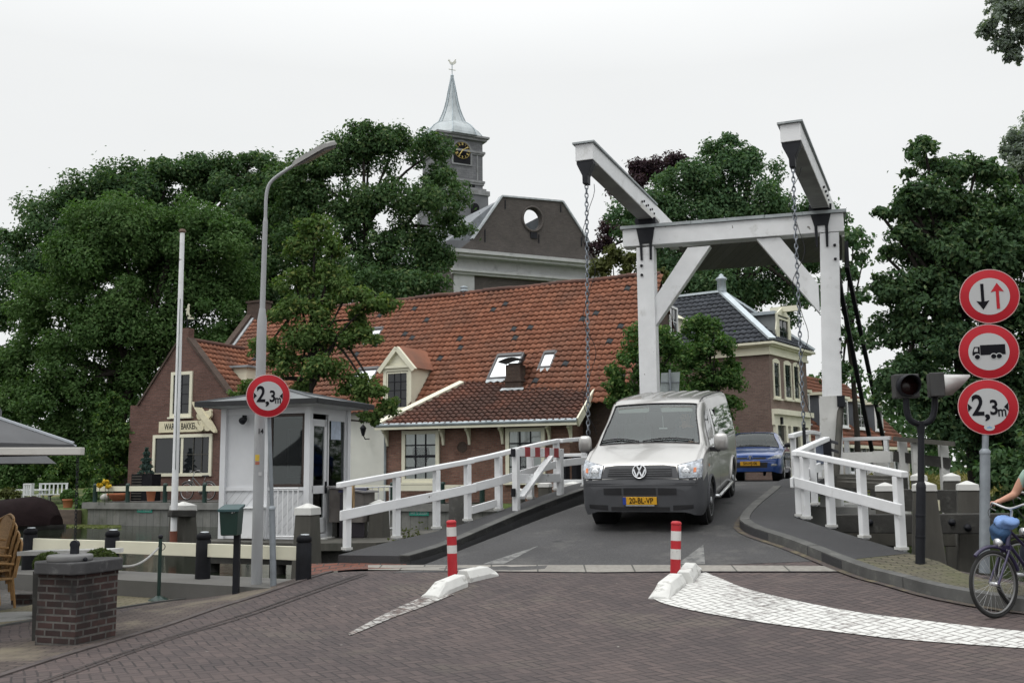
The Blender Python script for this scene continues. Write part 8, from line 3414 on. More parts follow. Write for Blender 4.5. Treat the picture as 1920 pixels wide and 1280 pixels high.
def bicycle(label, paint, rim, grip=True):
 """local: x forward, front wheel touching the ground at the origin"""
 t_ = thing('bicycle', label, 'bicycle', (0, 0, 0))
 R_ = .345
 def B(name, f, m, parent=None):
  mb = MB(); f(mb)
  return mb.build(name, m, parent or t_, local=True, uv=False)
 def tb(*pts, r=.014, n=8): return lambda mb: mb.tube([V(p) for p in pts], r, n)
 for x in (0, -1.08):
  w_ = B('wheel', lambda mb: mb.torus((x, 0, R_), R_ - .018, .019, (0, 1, 0), 48, 8), RUBBER)
  B('rim', lambda mb: mb.torus((x, 0, R_), R_ - .045, .012, (0, 1, 0), 48, 6), rim, w_)
  def spk(mb):
   for k in range(28):
    t = 2 * math.pi * k / 28
    s_ = .022 if k % 2 else -.022
    mb.tube([V((x + .02 * math.cos(t + 1), s_, R_ + .02 * math.sin(t + 1))), V((x + (R_ - .05) * math.cos(t), 0, R_ + (R_ - .05) * math.sin(t)))], .0014, 3, caps=False)
  B('spokes', spk, SILV, w_)
  B('hub', lambda mb: mb.lathe((x, -.05, R_), [(.012, 0), (.022, .01), (.022, .09), (.012, .10)], 10, (0, 1, 0)), SILV, w_)
  pts = [(x + (R_ + .035) * math.cos(t), 0, R_ + (R_ + .035) * math.sin(t)) for t in [math.pi * (.30 + .62 * k / 14) if x < 0 else math.pi * (.28 + .62 * k / 14) for k in range(15)]]
  B('mudguard', lambda mb: mb.tube([V(p) for p in pts], .020, 6), paint)
 hd0, hd1 = (-.235, 0, .72), (-.30, 0, .93)
 for s_ in (-.055, .055):
  B('fork_blade', tb((0, s_, R_), (-.06, s_, R_ + .10), (-.215, s_ * .8, .70), r=.013), paint)
 B('fork_crown', lambda mb: mb.bar((-.215, -.06, .71), (-.215, .06, .71), .04, .04), paint)
 bb = (-.66, 0, .30)
 st = (-.86, 0, .80)
 f = B('frame', tb(hd0, hd1, r=.022), paint)
 B('down_tube', tb((-.245, 0, .75), bb, r=.019), paint)
 B('top_tube', tb((-.285, 0, .88), (-.74, 0, .50), r=.016), paint)
 B('seat_tube', tb(bb, st, r=.017), paint)
 for s_ in (-.05, .05):
  B('chain_stay', tb(bb, (-1.08, s_, R_), r=.010), paint)
  B('seat_stay', tb((-.83, 0, .74), (-1.08, s_, R_), r=.009), paint)
 B('chain_case', lambda mb: mb.prism([V(p) for p in ((-.58, -.05, .22), (-.58, -.05, .38), (-.70, -.05, .40), (-1.12, -.05, .38), (-1.12, -.05, .31), (-.70, -.05, .21))], (0, -.03, 0)), BLACKP)
 for s_, dx, dz in ((-.11, -.04, -.16), (.11, .04, .16)):
  c = B('crank', lambda mb: mb.bar((-.66, s_ * .75, .30), (-.66 + dx, s_ * .85, .30 + dz), .02, .015, (0, 1, 0)), SILV)
  B('pedal', lambda mb: mb.box((-.66 + dx, s_ * 1.3, .30 + dz), (.09, .09, .022)), BLACKP, c)
 B('seat_post', tb(st, (-.90, 0, .90), r=.013), SILV)
 def sad(mb):
  mb.sphere((-.93, 0, .94), (.135, .095, .04), 14, 8)
  mb.sphere((-.81, 0, .95), (.09, .03, .025), 10, 6)
 B('saddle', sad, BLACKP)
 B('stem', tb(hd1, (-.335, 0, 1.08), (-.32, 0, 1.10), r=.014), SILV)
 hb = [(-.50, -.285, 1.13), (-.40, -.29, 1.145), (-.31, -.20, 1.16), (-.30, 0, 1.11), (-.31, .20, 1.16), (-.40, .29, 1.145), (-.50, .285, 1.13)]
 h = B('handlebar', lambda mb: mb.tube(curve([V(p) for p in hb], 40), .012, 8), SILV)
 for s_ in (-1, 1):
  B('grip', tb((-.385, s_ * .289, 1.147), (-.52, s_ * .284, 1.125), r=.018), BLACKPL, h)
  B('brake_lever', tb((-.36, s_ * .27, 1.13), (-.37, s_ * .30, 1.105), (-.46, s_ * .31, 1.075), r=.007), SILV, h)
 B('cable', lambda mb: mb.tube(curve([V(p) for p in ((-.36, -.26, 1.13), (-.22, -.2, 1.05), (-.20, -.05, .85), (-.17, -.04, .70))], 20), .004, 5), BLACKPL)
 B('front_light', lambda mb: mb.lathe((-.16, 0, .76), [(.015, 0), (.045, .05), (.045, .08), (0, .085)], 14, (1, 0, 0)), SILV)
 return t_
def place(o, loc, fdir, k=1.0):
 o.location = loc
 a = math.atan2(fdir[1], fdir[0])
 o.rotation_euler = (0, 0, a)
 o.scale = (k, k, k)
 return Matrix.Translation(V(loc)) @ Matrix.Rotation(a, 4, 'Z') @ Matrix.Scale(k, 4)
b1 = bicycle('dark purple bicycle ridden in from the right edge with blue handlebar bag', PURPLE, mat('grey_rim', (.2, .2, .2), .4, metal=.6, var=None))
f1 = gp(1868, 1158)
M1 = place(b1, (f1.x, f1.y, f1.z), (-.915, -.405), .93)
for ch in b1.children_recursive: WM[ch.name] = M1
WM[b1.name] = M1
b2 = bicycle('second bicycle with silver rims, just behind the purple one at the right edge', BLACKP, SILV)
f2 = gp(1910, 1147)
M2 = place(b2, (f2.x + .1, f2.y + .12, f2.z), (-.915, -.405))
rp_ = thing('person', 'person cycling in from the right edge, bare forearm and hand on the handlebar grip', 'person', M1 @ V((-.95, 0, .95)))
HY = .288
J = {'pelvis': (-.95, 0, 1.03, .15), 'waist': (-.90, 0, 1.20, .135), 'chest': (-.83, 0, 1.42, .15), 'neck': (-.79, 0, 1.58, .056), 'head0': (-.76, 0, 1.66, .075), 'head': (-.74, 0, 1.74, .092), 'crown': (-.75, 0, 1.83, .07),
     'shl': (-.82, .18, 1.47, .066), 'ell': (-.76, .30, 1.24, .045), 'wrl': (-.535, HY + .006, 1.18, .029),
     'shr': (-.82, -.18, 1.47, .066), 'elr': (-.76, -.30, 1.24, .045), 'wrr': (-.535, -HY - .006, 1.18, .029),
     'hil': (-.93, .10, .98, .10), 'knl': (-.55, .11, .86, .066), 'anl': (-.66, .12, .50, .042), 'tol': (-.55, .13, .48, .035),
     'hir': (-.93, -.10, .98, .10), 'knr': (-.60, -.11, .62, .066), 'anr': (-.74, -.12, .23, .042), 'tor': (-.62, -.13, .18, .035)}
hands = [(w_, (-.47, s_ * HY, 1.162), (.75, 0, .1), (0, -s_, 0), (.3, 0, -1)) for w_, s_ in (('wrl', 1), ('wrr', -1))]
def pick(c):
 if c.z > 1.55: return 0
 if abs(c.y) > .20 and c.z < 1.42 and c.z > 1.05: return 0
 if c.z < 1.02: return 2
 return 1
person(rp_, J, BN, [SKIN, SHIRTG, JEANS], pick, M1, hands=hands)
head_parts(rp_, V(J['head'][:3]), (1, 0, -.05), M1, .098)
bag = thing('handlebar_bag', 'blue bag hanging from the handlebar with a pale folded flap', 'bag', M1 @ V((-.2, 0, .95)))
BAGB = mat('bag_dark_blue', (.03, .075, .16), .7, var=(9, .3), bump=(14, .6, .02))
BAGL = mat('bag_light_blue', (.16, .27, .52), .6, var=(10, .15), bump=(12, .6, .02))
mb = MB()
mb.sphere((-.26, -.10, .86), (.085, .11, .12), 20, 14)
mb.v = [M1 @ (v + V((.018 * math.sin(v.z * 40 + v.y * 22), .016 * math.sin(v.y * 50 + v.z * 31), 0))) for v in mb.v]
mb.build('sack', BAGB, bag)
mb = MB()
mb.sphere((-.27, -.03, .96), (.10, .145, .06), 20, 12)
mb.v = [M1 @ (v + V((0, .01 * math.sin(v.z * 60), .022 * math.sin(v.y * 45 + v.x * 30)))) for v in mb.v]
mb.build('flap', BAGL, bag)
b3 = bicycle('grey ladies bicycle leaning against the bakery wall under the wide window', mat('cycle_grey', (.12, .13, .13), .5, var=None), SILV)
p3 = on_plane(350, 935, BO - VA * .75, UA.cross(UP))
place(b3, (p3.x, p3.y, .57), (-UA.x, -UA.y))
def pq(px, py, back=1.2): return on_plane(px, py, V((QA.x, QA.y, 0)) - QN * back, QN)
pt = thing('planter', 'black slatted planter with a small conifer in front of the bakery', 'planter', dn(pq(262, 930), .56))
q = pq(245, 930)
mb = MB()
mb.par(dn(q, .56), QU * 1.05, -QN * .5, UP * 1.05)
mb.build('box', BLACKWOOD, pt)
mb = MB()
for k in range(9):
 mb.par(dn(q, .62 + k * .11) + QU * .06 + QN * .02, QU * .5, QN * .02, UP * .035)
mb.build('slats', GREYWOOD, pt)
CONIF = leaf_mat('blue_conifer', (.05, .085, .08), (.09, .13, .12))
rng = np.random.default_rng(4)
n = 1500
h = rng.random(n)
a = rng.random(n) * 6.28
r_ = (.24 * (1 - h) + .05) * (.6 + .4 * rng.random(n)) * (1 + .35 * np.sin(h * 26))
c = dn(q, 1.6) + QU * .5 - QN * .25
ctr = np.stack([c.x + r_ * np.cos(a), c.y + r_ * np.sin(a), c.z + h * 1.05], 1)
leaf_mesh('conifer', ctr, np.stack([np.cos(a), np.sin(a), a * 0 + .3], 1), rng, .09, CONIF, pt)
for (px, lab, s_) in ((283, 'tall terracotta pot beside the black planter', 1.0), (222, 'low terracotta bowl left of the black planter', .6)):
 c = dn(pq(px, 932, .9), .56)
 mb = MB()
 if s_ == 1: mb.lathe(c, [(.13, 0), (.19, .44), (.21, .46), (.21, .52), (.17, .52), (.15, .40)], 16)
 else: mb.lathe(c, [(.2, 0), (.42, .22), (.45, .30), (.40, .30), (.36, .22)], 16)
 mb.build('flower_pot', TERRACOTTA, at=c, label=lab, cat='flower pot', group='terracotta pots')
mb = MB()
c = dn(pq(199, 930, .8), .60)
mb.sphere(c + UP * .1, (.24, .2, .16), 10, 7)
mb.build('rubble_sack', mat('pale_sack', (.4, .4, .37), .9, var=(8, .2)), at=c, label='pale sack lying on the quay beside the terracotta bowl', cat='sack')
GW = mat('garden_white', (.60, .62, .62), .6, var=(5, .1))
def gpt_(px, py, D): return P(px, py, D)
GD = 43
gt = thing('garden_table', 'white garden table on the far lawn above the covered boat', 'table', dn(P(62, 935, GD), .35))
c = dn(P(62, 914, GD), P(62, 918, GD).z)
mb = MB(); mb.box(c, (1.5, .75, .05)); mb.build('table_top', GW, gt)
for sx in (-.5, .5):
 for sy in (-.25, .25):
  mb = MB(); mb.bar((c.x + sx, c.y + sy, c.z), (c.x + sx * 1.3, c.y + sy, .35), .05, .05); mb.build('leg', GW, gt)
def slat_seat(name, lab, px, D, w_, nsl, rot, cat):
 p = dn(P(px, 935, D), .35)
 t_ = thing(name, lab, cat, p)
 u = V((math.cos(rot), math.sin(rot), 0)); v = V((-u.y, u.x, 0))
 mb = MB(); mb.par(p - u * w_ / 2 + UP * .42, u * w_, v * .42, UP * .04); mb.build('seat', GW, t_)
 for s_ in (-1, 1):
  for f in (0, .40):
   mb = MB(); mb.bar(p + u * s_ * w_ * .47 + v * f, p + u * s_ * w_ * .47 + v * f + UP * (.42 if f == 0 else .9), .05, .05); mb.build('leg', GW, t_)
 mb = MB()
 mb.par(p - u * w_ / 2 + v * .40 + UP * .86, u * w_, v * .04, UP * .06)
 for k in range(nsl):
  mb.par(p + u * (w_ * ((k + .5) / nsl - .5) - .03) + v * .405 + UP * .45, u * .06, v * .02, UP * .415)
 mb.build('backrest', GW, t_)
slat_seat('garden_bench', 'white slatted garden bench right of the garden table', 96, 42.5, 1.15, 7, .25, 'bench')
slat_seat('garden_chair', 'white folding garden chair left of the garden table', 40, 42.4, .5, 4, -2.0, 'chair')
slat_seat('garden_chair', 'white folding garden chair between the garden table and the bench', 68, 41.8, .5, 4, 2.6, 'chair')
bt = thing('boat', 'small boat under a dark maroon tarpaulin moored at the far left bank', 'boat', P(30, 975, 36))
TARP = mat('maroon_tarpaulin', (.013, .008, .0085), .85, spec=.08, var=(3, .2), bump=(5, .5, .05))
mb = MB()
ring_n = 15
vs = []
cb = P(20, 960, 36.5)
bd_ = V((.985, -.17, 0)); bs_ = V((.17, .985, 0))
xs_ = [-5.0, -3.5, -1.5, 0, .9, 1.5, 1.85]
for k, x in enumerate(xs_):
 wv = 1.05 * (1 - max(0, (x - .6) / 1.45) ** 2 * .85)
 hv = [.72, .74, .80, .92, 1.02, .85, .35][k]
 for j in range(9):
  t = math.pi * j / 8
  vs.append(V((cb.x, cb.y, WZ + .16)) + bd_ * x + bs_ * (wv * math.cos(t)) * -1 + UP * (hv * abs(math.sin(t)) ** .8))
mb.add(vs, [(9 * k + j, 9 * (k + 1) + j, 9 * (k + 1) + j + 1, 9 * k + j + 1) for k in range(6) for j in range(8)], True)
mb.add(vs[-9:], [tuple(range(9))])
mb.build('tarpaulin', TARP, bt)
mb = MB()
hull = []
for x in xs_ + [2.2]:
 wv = max(.04, 1.0 * (1 - max(0, (x - .4) / 1.85) ** 2))
 for f, z in ((-1, .17), (-.7, -.2), (.7, -.2), (1, .17)):
  hull.append(V((cb.x, cb.y, WZ + z)) + bd_ * x + bs_ * wv * f)
mb.add(hull, [(4 * k + j, 4 * k + j + 1, 4 * (k + 1) + j + 1, 4 * (k + 1) + j) for k in range(7) for j in range(3)], True)
mb.build('hull', DARKWOOD, bt)
mb = MB()
mb.bar(V((-60, 57.6, -.02)), V((-16.9, 39.2, -.02)), .3, .55)
mb.build('bank_edging', mat('bank_boards', (.11, .085, .07), .9, var=(1.5, .25), stretch=(1, 1, 4)), kind='structure')
# ================================================================= trees and plants
BARK = mat('bark', (.026, .022, .018), .95, var=(3, .3), stretch=(1, 1, .3), bump=(12, .8, .03))
L_OAK = leaf_mat('oak_leaves', (.054, .106, .044), (.098, .166, .066), (.14, .19, .08))
L_WIL = leaf_mat('willow_leaves', (.058, .118, .036), (.102, .176, .056), (.13, .20, .08))
L_DRK = leaf_mat('dark_maple_leaves', (.052, .102, .046), (.096, .164, .068), (.13, .18, .08))
L_YNG = leaf_mat('young_golden_leaves', (.078, .138, .038), (.125, .190, .058), (.19, .22, .07))
L_LIN = leaf_mat('linden_leaves', (.055, .118, .034), (.105, .185, .055), (.17, .24, .08))
L_RGT = leaf_mat('sycamore_leaves', (.052, .100, .050), (.098, .164, .072), (.14, .19, .09))
L_GRN = leaf_mat('green_tree_leaves', (.060, .120, .058), (.108, .182, .086), (.14, .20, .10))
L_PUR = leaf_mat('copper_beech_leaves', (.045, .026, .036), (.075, .042, .055))
L_GRY = leaf_mat('hazy_grey_green_leaves', (.20, .24, .20), (.30, .34, .29))  # haze and lens flare over the corner branch put into the leaf colour
L_YEL = leaf_mat('yellow_green_leaves', (.075, .085, .025), (.11, .12, .04))
L_HDG = leaf_mat('garden_shrub_leaves', (.050, .10, .026), (.09, .16, .045), (.16, .22, .06))
def tree(name, label, base, blobs, D, size, m, cover=4.0, cl=.34, group=None, trunk=.25, seed=1, flat=.85, limbs=True, cat='tree', deep=.8, part='crown', shell=.28):
 """blobs: (px, py, r_px[, extra distance]); leaves gather in clumps over each blob"""
 rng = np.random.default_rng(seed)
 b = V(base)
 t_ = thing(name, label, cat, b, group=group)
 C, Nn = [], []
 cen = []
 for bl in blobs:
  px, py, rp = bl[:3]
  Db = D + (bl[3] if len(bl) > 3 else rng.uniform(-.5, .5) * rp / FL * D * .8)
  r = rp / FL * Db
  c = P(px, py, Db)
  cen.append((c, r))
  ncl = int(21 / (cl / .34) ** 2)
  cover_ = cover * 1.45
  nl = int(cover_ * math.pi * r * r / (size * size * .275))
  d = rng.normal(size=(ncl, 3))
  d /= np.linalg.norm(d, axis=1)[:, None]
  d[:, 2] = np.where(d[:, 2] < -.5, -d[:, 2], d[:, 2])
  rad = r * (shell + (1.02 - shell) * rng.random(ncl) ** .6)[:, None]
  cc = np.array(c)[None] + d * rad * np.array([1, deep, flat])
  cr = r * cl * 1.12 * (.6 + .8 * rng.random(ncl))
  w_ = cr ** 2 / (cr ** 2).sum()
  pick = rng.choice(ncl, nl, p=w_)
  e = rng.normal(size=(nl, 3))
  e /= np.linalg.norm(e, axis=1)[:, None]
  rr_ = cr[pick] * rng.random(nl) ** .40
  pos = cc[pick] + e * (rr_[:, None]) * np.array([1, 1, .78])
  stray = rng.random(nl) < .03
  pos[stray] += rng.normal(size=(stray.sum(), 3)) * cr[pick][stray][:, None] * .45
  out = pos - np.array(c)[None]
  out /= np.linalg.norm(out, axis=1)[:, None] + 1e-6
  C.append(pos)
  Nn.append(e * .8 + out * .5 + np.array([0, 0, .55])[None])
 C = np.concatenate(C)
 Nn = np.concatenate(Nn)
 Nn /= np.linalg.norm(Nn, axis=1)[:, None]
 leaf_mesh(part, C, Nn, rng, size, m, t_, jitter=.55)
 mb = MB()
 mean = sum((c for c, r in cen), V((0, 0, 0))) / len(cen)
 topb = max(cen, key=lambda q: q[0].z)[0]
 fork = b.lerp(V((mean.x, mean.y, mean.z)), .55)
 fork = V((b.x * .6 + mean.x * .4, b.y * .6 + mean.y * .4, b.z + (mean.z - b.z) * .55))
 mb.tube([b - UP * .2, b + UP * .3, b.lerp(fork, .5) + V((.05, 0, 0)), fork, fork.lerp(topb, .5), topb], [trunk * 1.3, trunk, trunk * .85, trunk * .7, trunk * .4, trunk * .1], 9)
 tk = mb.build('trunk', BARK, t_, uv=False)
 if limbs:
  for k, (c, r) in enumerate(cen):
   mb = MB()
   s_ = fork.lerp(topb, .1 + .5 * rng.random()) if c.z > fork.z else b.lerp(fork, .8)
   mid = s_.lerp(c, .5) + UP * (.12 * (c - s_).length)
   mb.tube(curve([s_, mid, c], 8), [trunk * .42 * (1 - i / 9) + .012 for i in range(8)], 6)
   mb.build('limb', BARK, tk, uv=False)
 return t_
def gnd(px, D, z): return (P(px, 900, D).x, D, z)
def wood(name, pts, size, cover, seed, m, hgt):
 rng = np.random.default_rng(seed)
 C = []
 for (x0, y0, x1, y1) in pts:
  L_ = math.hypot(x1 - x0, y1 - y0)
  n = int(L_ * hgt * cover / (size * size * .3))
  t = rng.random(n)
  z = rng.random(n) * hgt * (.75 + .25 * np.sin(t * L_ * .45) * np.cos(t * L_ * .17 + 1))
  C.append(np.stack([x0 + (x1 - x0) * t + rng.normal(size=n) * .8, y0 + (y1 - y0) * t + rng.normal(size=n) * 1.5, z + .3], 1))
 C = np.concatenate(C)
 N = np.tile(np.array([[0, -.6, .5]]), (len(C), 1))
 o = leaf_mesh(name, C, N, rng, size, m, None, jitter=.7, at=(0, 70, 0))
 tag(o, kind='stuff')
wood('far_wood', [(-75, 72, -20, 82), (-20, 82, 15, 100)], .5, 3.0, 3, L_OAK, 13)
wood('far_wood', [(22, 78, 75, 66), (15, 100, 40, 90)], .5, 2.2, 4, L_DRK, 10.5)
tree('chestnut_tree', 'dark broad tree behind the willow, highest on the far left skyline', gnd(200, 62, .6),
     [(165, 395, 80), (240, 375, 75), (310, 352, 70), (380, 345, 62), (95, 440, 75), (45, 520, 70), (18, 600, 60), (10, 690, 60), (440, 350, 60), (120, 520, 90), (250, 460, 90), (500, 345, 55), (370, 330, 40), (470, 310, 32), (30, 460, 40)],
     61, .24, L_DRK, 3.4, seed=11, trunk=.5)
tree('willow_tree', 'round lighter green willow hanging over the garden left of the bakery', gnd(230, 51, .5),
     [(230, 480, 120), (330, 455, 105), (410, 470, 75), (160, 510, 90), (110, 590, 85), (290, 580, 120), (400, 570, 95), (75, 680, 75), (190, 640, 105), (330, 680, 105), (430, 640, 60), (130, 740, 80), (240, 760, 95), (55, 780, 70), (350, 780, 70), (180, 830, 75), (20, 720, 60), (60, 860, 60), (130, 850, 70), (240, 850, 60)],
     51, .18, L_WIL, 3.6, cl=.30, seed=12, trunk=.4)
tree('oak_tree', 'tall dark oak with sky gaps standing left of the church tower', gnd(680, 57, .6),
     [(690, 300, 62), (740, 275, 50), (640, 310, 62), (805, 290, 48), (700, 380, 62), (800, 380, 70), (600, 345, 62), (570, 400, 65), (845, 430, 38), (640, 430, 60), (770, 470, 70), (820, 500, 45), (560, 480, 65), (690, 500, 75), (600, 540, 60), (740, 540, 60), (680, 260, 38), (830, 340, 40), (540, 340, 45)],
     57, .215, L_OAK, 3.0, cl=.34, seed=13, trunk=.34)
tree('oak_tree', 'dark bushy oak between the willow and the tall oak', gnd(480, 60, .6),
     [(500, 400, 80), (450, 420, 70), (540, 360, 55), (470, 500, 80), (500, 570, 70), (430, 560, 60), (460, 650, 60), (525, 455, 60), (550, 590, 50)],
     60, .24, L_OAK, 3.2, seed=14, trunk=.5)
tree('dark_tree', 'low dark tree under the tall oak, just above the orange roof', gnd(640, 54, .6),
     [(620, 560, 55), (690, 560, 50), (760, 545, 45), (815, 540, 35), (560, 600, 50)], 54, .22, L_OAK, 3.2, seed=15, trunk=.3)
tree('lime_tree', 'large rounded green tree behind the drawbridge beam', gnd(1390, 60, .9),
     [(1350, 310, 52), (1290, 350, 62), (1410, 335, 58), (1240, 400, 60), (1340, 400, 85), (1440, 400, 70), (1180, 420, 48), (1500, 420, 55), (1545, 410, 40), (1300, 470, 75), (1400, 480, 80), (1490, 500, 65), (1350, 560, 75), (1440, 570, 70), (1270, 540, 60), (1520, 570, 45), (1370, 270, 26), (1410, 300, 30)],
     60, .23, L_GRN, 3.2, seed=16, trunk=.5)
tree('copper_beech', 'purple leaved beech peeping out left of the large green tree', gnd(1230, 66, .9),
     [(1230, 330, 45), (1190, 360, 40), (1265, 310, 32), (1150, 440, 35), (1190, 440, 45), (1130, 470, 28), (1220, 400, 50), (1200, 320, 26)], 66, .23, L_PUR, 2.8, seed=17, trunk=.4)
tree('golden_shrub', 'yellow green bush between the church wall and the tall bridge post', gnd(1150, 52, .9),
     [(1150, 500, 36), (1185, 500, 30), (1125, 515, 22), (1235, 520, 22)], 50, .22, L_YEL, 3.5, seed=18, trunk=.2, limbs=False, cat='shrub')
tree('thin_tree', 'slender tree with drooping sprays right of the tall bridge post', gnd(1610, 46, .9),
     [(1600, 455, 34), (1618, 490, 22), (1590, 520, 32), (1608, 560, 26), (1575, 580, 40), (1590, 640, 40), (1565, 450, 35), (1580, 700, 40)], 46, .24, L_GRN, 2.2, seed=19, trunk=.15)
tree('young_tree', 'young golden green tree in front of the orange roof, behind the hut', (P(566, 900, 27).x, 27.0, .4),
     [(590, 440, 38), (560, 470, 36), (625, 470, 30), (555, 535, 40), (610, 530, 42), (650, 555, 30), (540, 590, 36), (600, 590, 36), (560, 645, 48), (630, 640, 48), (500, 650, 30), (690, 570, 34), (725, 575, 24), (670, 600, 26), (600, 700, 44), (530, 690, 34), (660, 730, 34), (700, 745, 34), (725, 770, 26), (690, 790, 22), (560, 740, 30), (468, 735, 22), (445, 745, 18), (590, 415, 16), (690, 640, 30)],
     27, .12, L_YNG, 3.4, cl=.40, seed=21, trunk=.085)
tree('linden_tree', 'leafy linden behind the left post of the drawbridge', gnd(1225, 31, 1.0),
     [(1215, 640, 42), (1185, 690, 42), (1230, 710, 50), (1170, 745, 36), (1260, 660, 40), (1265, 740, 40), (1210, 770, 36), (1150, 720, 22)], 31, .125, L_LIN, 3.2, seed=22, trunk=.09)
tree('linden_tree', 'leafy linden between the drawbridge post and the brick house', gnd(1335, 33, 1.0),
     [(1310, 625, 36), (1340, 665, 44), (1300, 690, 42), (1355, 715, 38), (1315, 745, 44), (1365, 765, 28), (1335, 790, 36), (1330, 610, 22), (1370, 690, 22), (1350, 820, 30)], 33, .13, L_LIN, 3.2, seed=23, trunk=.09)
tree('sycamore_tree', 'big dark sycamore filling the right side behind the stacked signs', gnd(1830, 22, .5),
     [(1735, 285, 34, 0), (1750, 320, 38, .5), (1790, 330, 44, 0), (1830, 320, 36, 0), (1860, 340, 44, .5), (1705, 380, 32, 0), (1680, 400, 28, 0), (1740, 385, 56, 0), (1810, 400, 66, 0), (1880, 400, 60, 0), (1690, 450, 34, 0), (1730, 470, 56, .5), (1800, 490, 75, 0), (1880, 490, 75, 0),
      (1650, 535, 24, 0), (1660, 560, 34, .5), (1655, 640, 30, .4), (1670, 740, 34, .6), (1720, 430, 44, .8), (1770, 520, 60, .9), (1850, 540, 70, .9), (1780, 420, 50, .8), (1860, 430, 60, .9), (1650, 400, 16, 0), (1660, 480, 22, .3), (1700, 330, 18, .2), (1690, 545, 44, 0), (1745, 560, 60, 0), (1820, 580, 80, 0), (1895, 590, 75, 0), (1680, 620, 44, .5), (1740, 650, 66, 0), (1820, 670, 80, 0), (1900, 690, 70, 0), (1690, 700, 46, 0), (1740, 740, 62, 0), (1810, 765, 72, 0), (1890, 780, 75, 0), (1700, 770, 38, 0), (1840, 840, 60, .5), (1910, 850, 60, 0), (1770, 820, 44, 0), (1950, 640, 90, 0), (1960, 480, 80, 0)],
     21.5, .115, L_RGT, 3.8, cl=.36, seed=31, trunk=.17)
tree('sycamore_tree', 'dark tree at the right border behind the blue handlebar bag', gnd(1930, 20, .4),
     [(1900, 900, 60), (1960, 860, 70), (1860, 900, 40), (1930, 960, 55), (1985, 940, 60), (1880, 960, 36)], 18.5, .13, L_DRK, 3.2, seed=32, trunk=.12)
tree('grey_willow', 'grey green willow top at the right border, above the sycamore', gnd(1960, 34, .6),
     [(1915, 265, 34), (1895, 290, 24), (1940, 300, 50), (1910, 325, 34), (1960, 240, 50), (1990, 330, 70), (1960, 420, 70)], 34, .15, L_GRY, 2.8, cl=.28, seed=33, trunk=.25)
tree('overhanging_tree', 'hazy grey green branch tips hanging into the top right corner', gnd(2080, 17, .3),
     [(1880, 40, 34), (1915, 30, 40), (1850, 62, 22), (1885, 82, 34), (1925, 80, 36), (1900, 112, 20), (1870, 8, 26), (1920, -30, 50), (1970, 40, 60), (2000, -40, 80), (2030, 60, 70)], 17, .075, L_GRY, 3.4, cl=.30, seed=34, trunk=.1, limbs=False)
for i, (px, D, w_) in enumerate(((1800, 25.5, 9), )):
 pass
for i, (lab, blobs, D, m) in enumerate((
  ('tall loose shrub at the corner of the bakery', [(215, 770, 26), (205, 800, 32), (225, 820, 34), (200, 845, 36), (228, 870, 34), (205, 895, 30), (212, 745, 12), (190, 760, 10), (235, 760, 10)], 42.5, L_HDG),
  ('bright green rounded shrub behind the garden bench', [(95, 870, 40), (130, 880, 38), (110, 900, 34), (150, 895, 32)], 46, L_HDG),
  ('dark green shrub behind the garden table', [(50, 880, 40), (20, 890, 40), (70, 895, 30), (-10, 880, 40)], 47, L_WIL),
  ('low fresh green fern clump on the bank below the shrubs', [(160, 945, 18), (172, 930, 16), (148, 955, 12), (168, 957, 12)], 40.5, L_LIN),
  ('yellow green clump left of the garden chair', [(18, 925, 14), (5, 932, 12), (28, 930, 10)], 42, L_YEL))):
 tree('garden_shrub', lab, gnd(blobs[0][0], D, .35), blobs, D, .17, m, 3.2, group='garden shrubs', trunk=.05, seed=41 + i, limbs=False, cat='shrub', part='foliage')
tp_ = thing('potted_plant', 'clipped round bush in a terracotta pot on the far lawn beside the bank', 'plant', gnd(128, 41.5, .3))
c = P(130, 930, 41.5)
leaf_ball('foliage', c, .36, 900, .11, L_WIL, tp_)
mb = MB()
c = P(127, 950, 41.3)
mb.lathe(dn(c, .28), [(.16, 0), (.21, .28), (.23, .29), (.23, .34), (.2, .34)], 14)
mb.build('pot', TERRACOTTA, tp_)
fl = thing('yellow_flowers', 'yellow blooms above the left end of the far quay fence', 'flowers', gnd(195, 38.6, .5))
for (px, py) in ((198, 903), (187, 910), (204, 911)):
 c = P(px, py, 38.6)
 leaf_ball('bloom', c, .11, 60, .11, mat('yellow_petals', (.62, .42, .02), .7, var=None), fl)
mb = MB()
for (px, py) in ((198, 903), (187, 910), (204, 911)):
 c = P(px, py, 38.6)
 mb.tube([V((c.x, c.y, .45)), c], .012, 5)
mb.build('stems', mat('green_stem', (.03, .06, .02), .8, var=None), fl)
wy = thing('weeds', 'small yellow flowering weeds growing at the edge of the left footway', 'weeds', dp(765, 1000))
rng = np.random.default_rng(8)
C = []
for px in (750, 765, 775, 790, 738):
 p = dp(px, 1003)
 C.append(np.array([[p.x, p.y + .35, p.z - .1]]) + rng.normal(size=(60, 3)) * np.array([[.07, .05, .10]]))
C = np.concatenate(C)
leaf_mesh('leaves', C, np.tile(np.array([[0, -.5, .7]]), (len(C), 1)), rng, .05, L_YEL, wy)
rng = np.random.default_rng(9)
C = []
for k in range(2600):
 i = rng.integers(12, 60)
 p = PVO[i]
 d = rng.random() ** 1.3 * 1.5 + .02
 q = p + V((.25 * d + rng.normal() * .1, d, 0))
 C.append((q.x, q.y, .33 - .30 * smooth(d / 2.2) + rng.random() * .16 * (1 if rng.random() > .15 else 2.2)))
C = np.array(C)
o = leaf_mesh('verge_herbs', C, np.tile(np.array([[0, -.7, .4]]), (len(C), 1)), rng, .075, L_YNG, None, at=(6, 12, .2), asp=.35)
tag(o, kind='stuff')
rng = np.random.default_rng(10)
n = 9000
x = 9.5 + rng.random(n) * 12
y = 23.5 + rng.random(n) * 9 + .12 * (x - 9)
z = .55 + rng.random(n) * .8
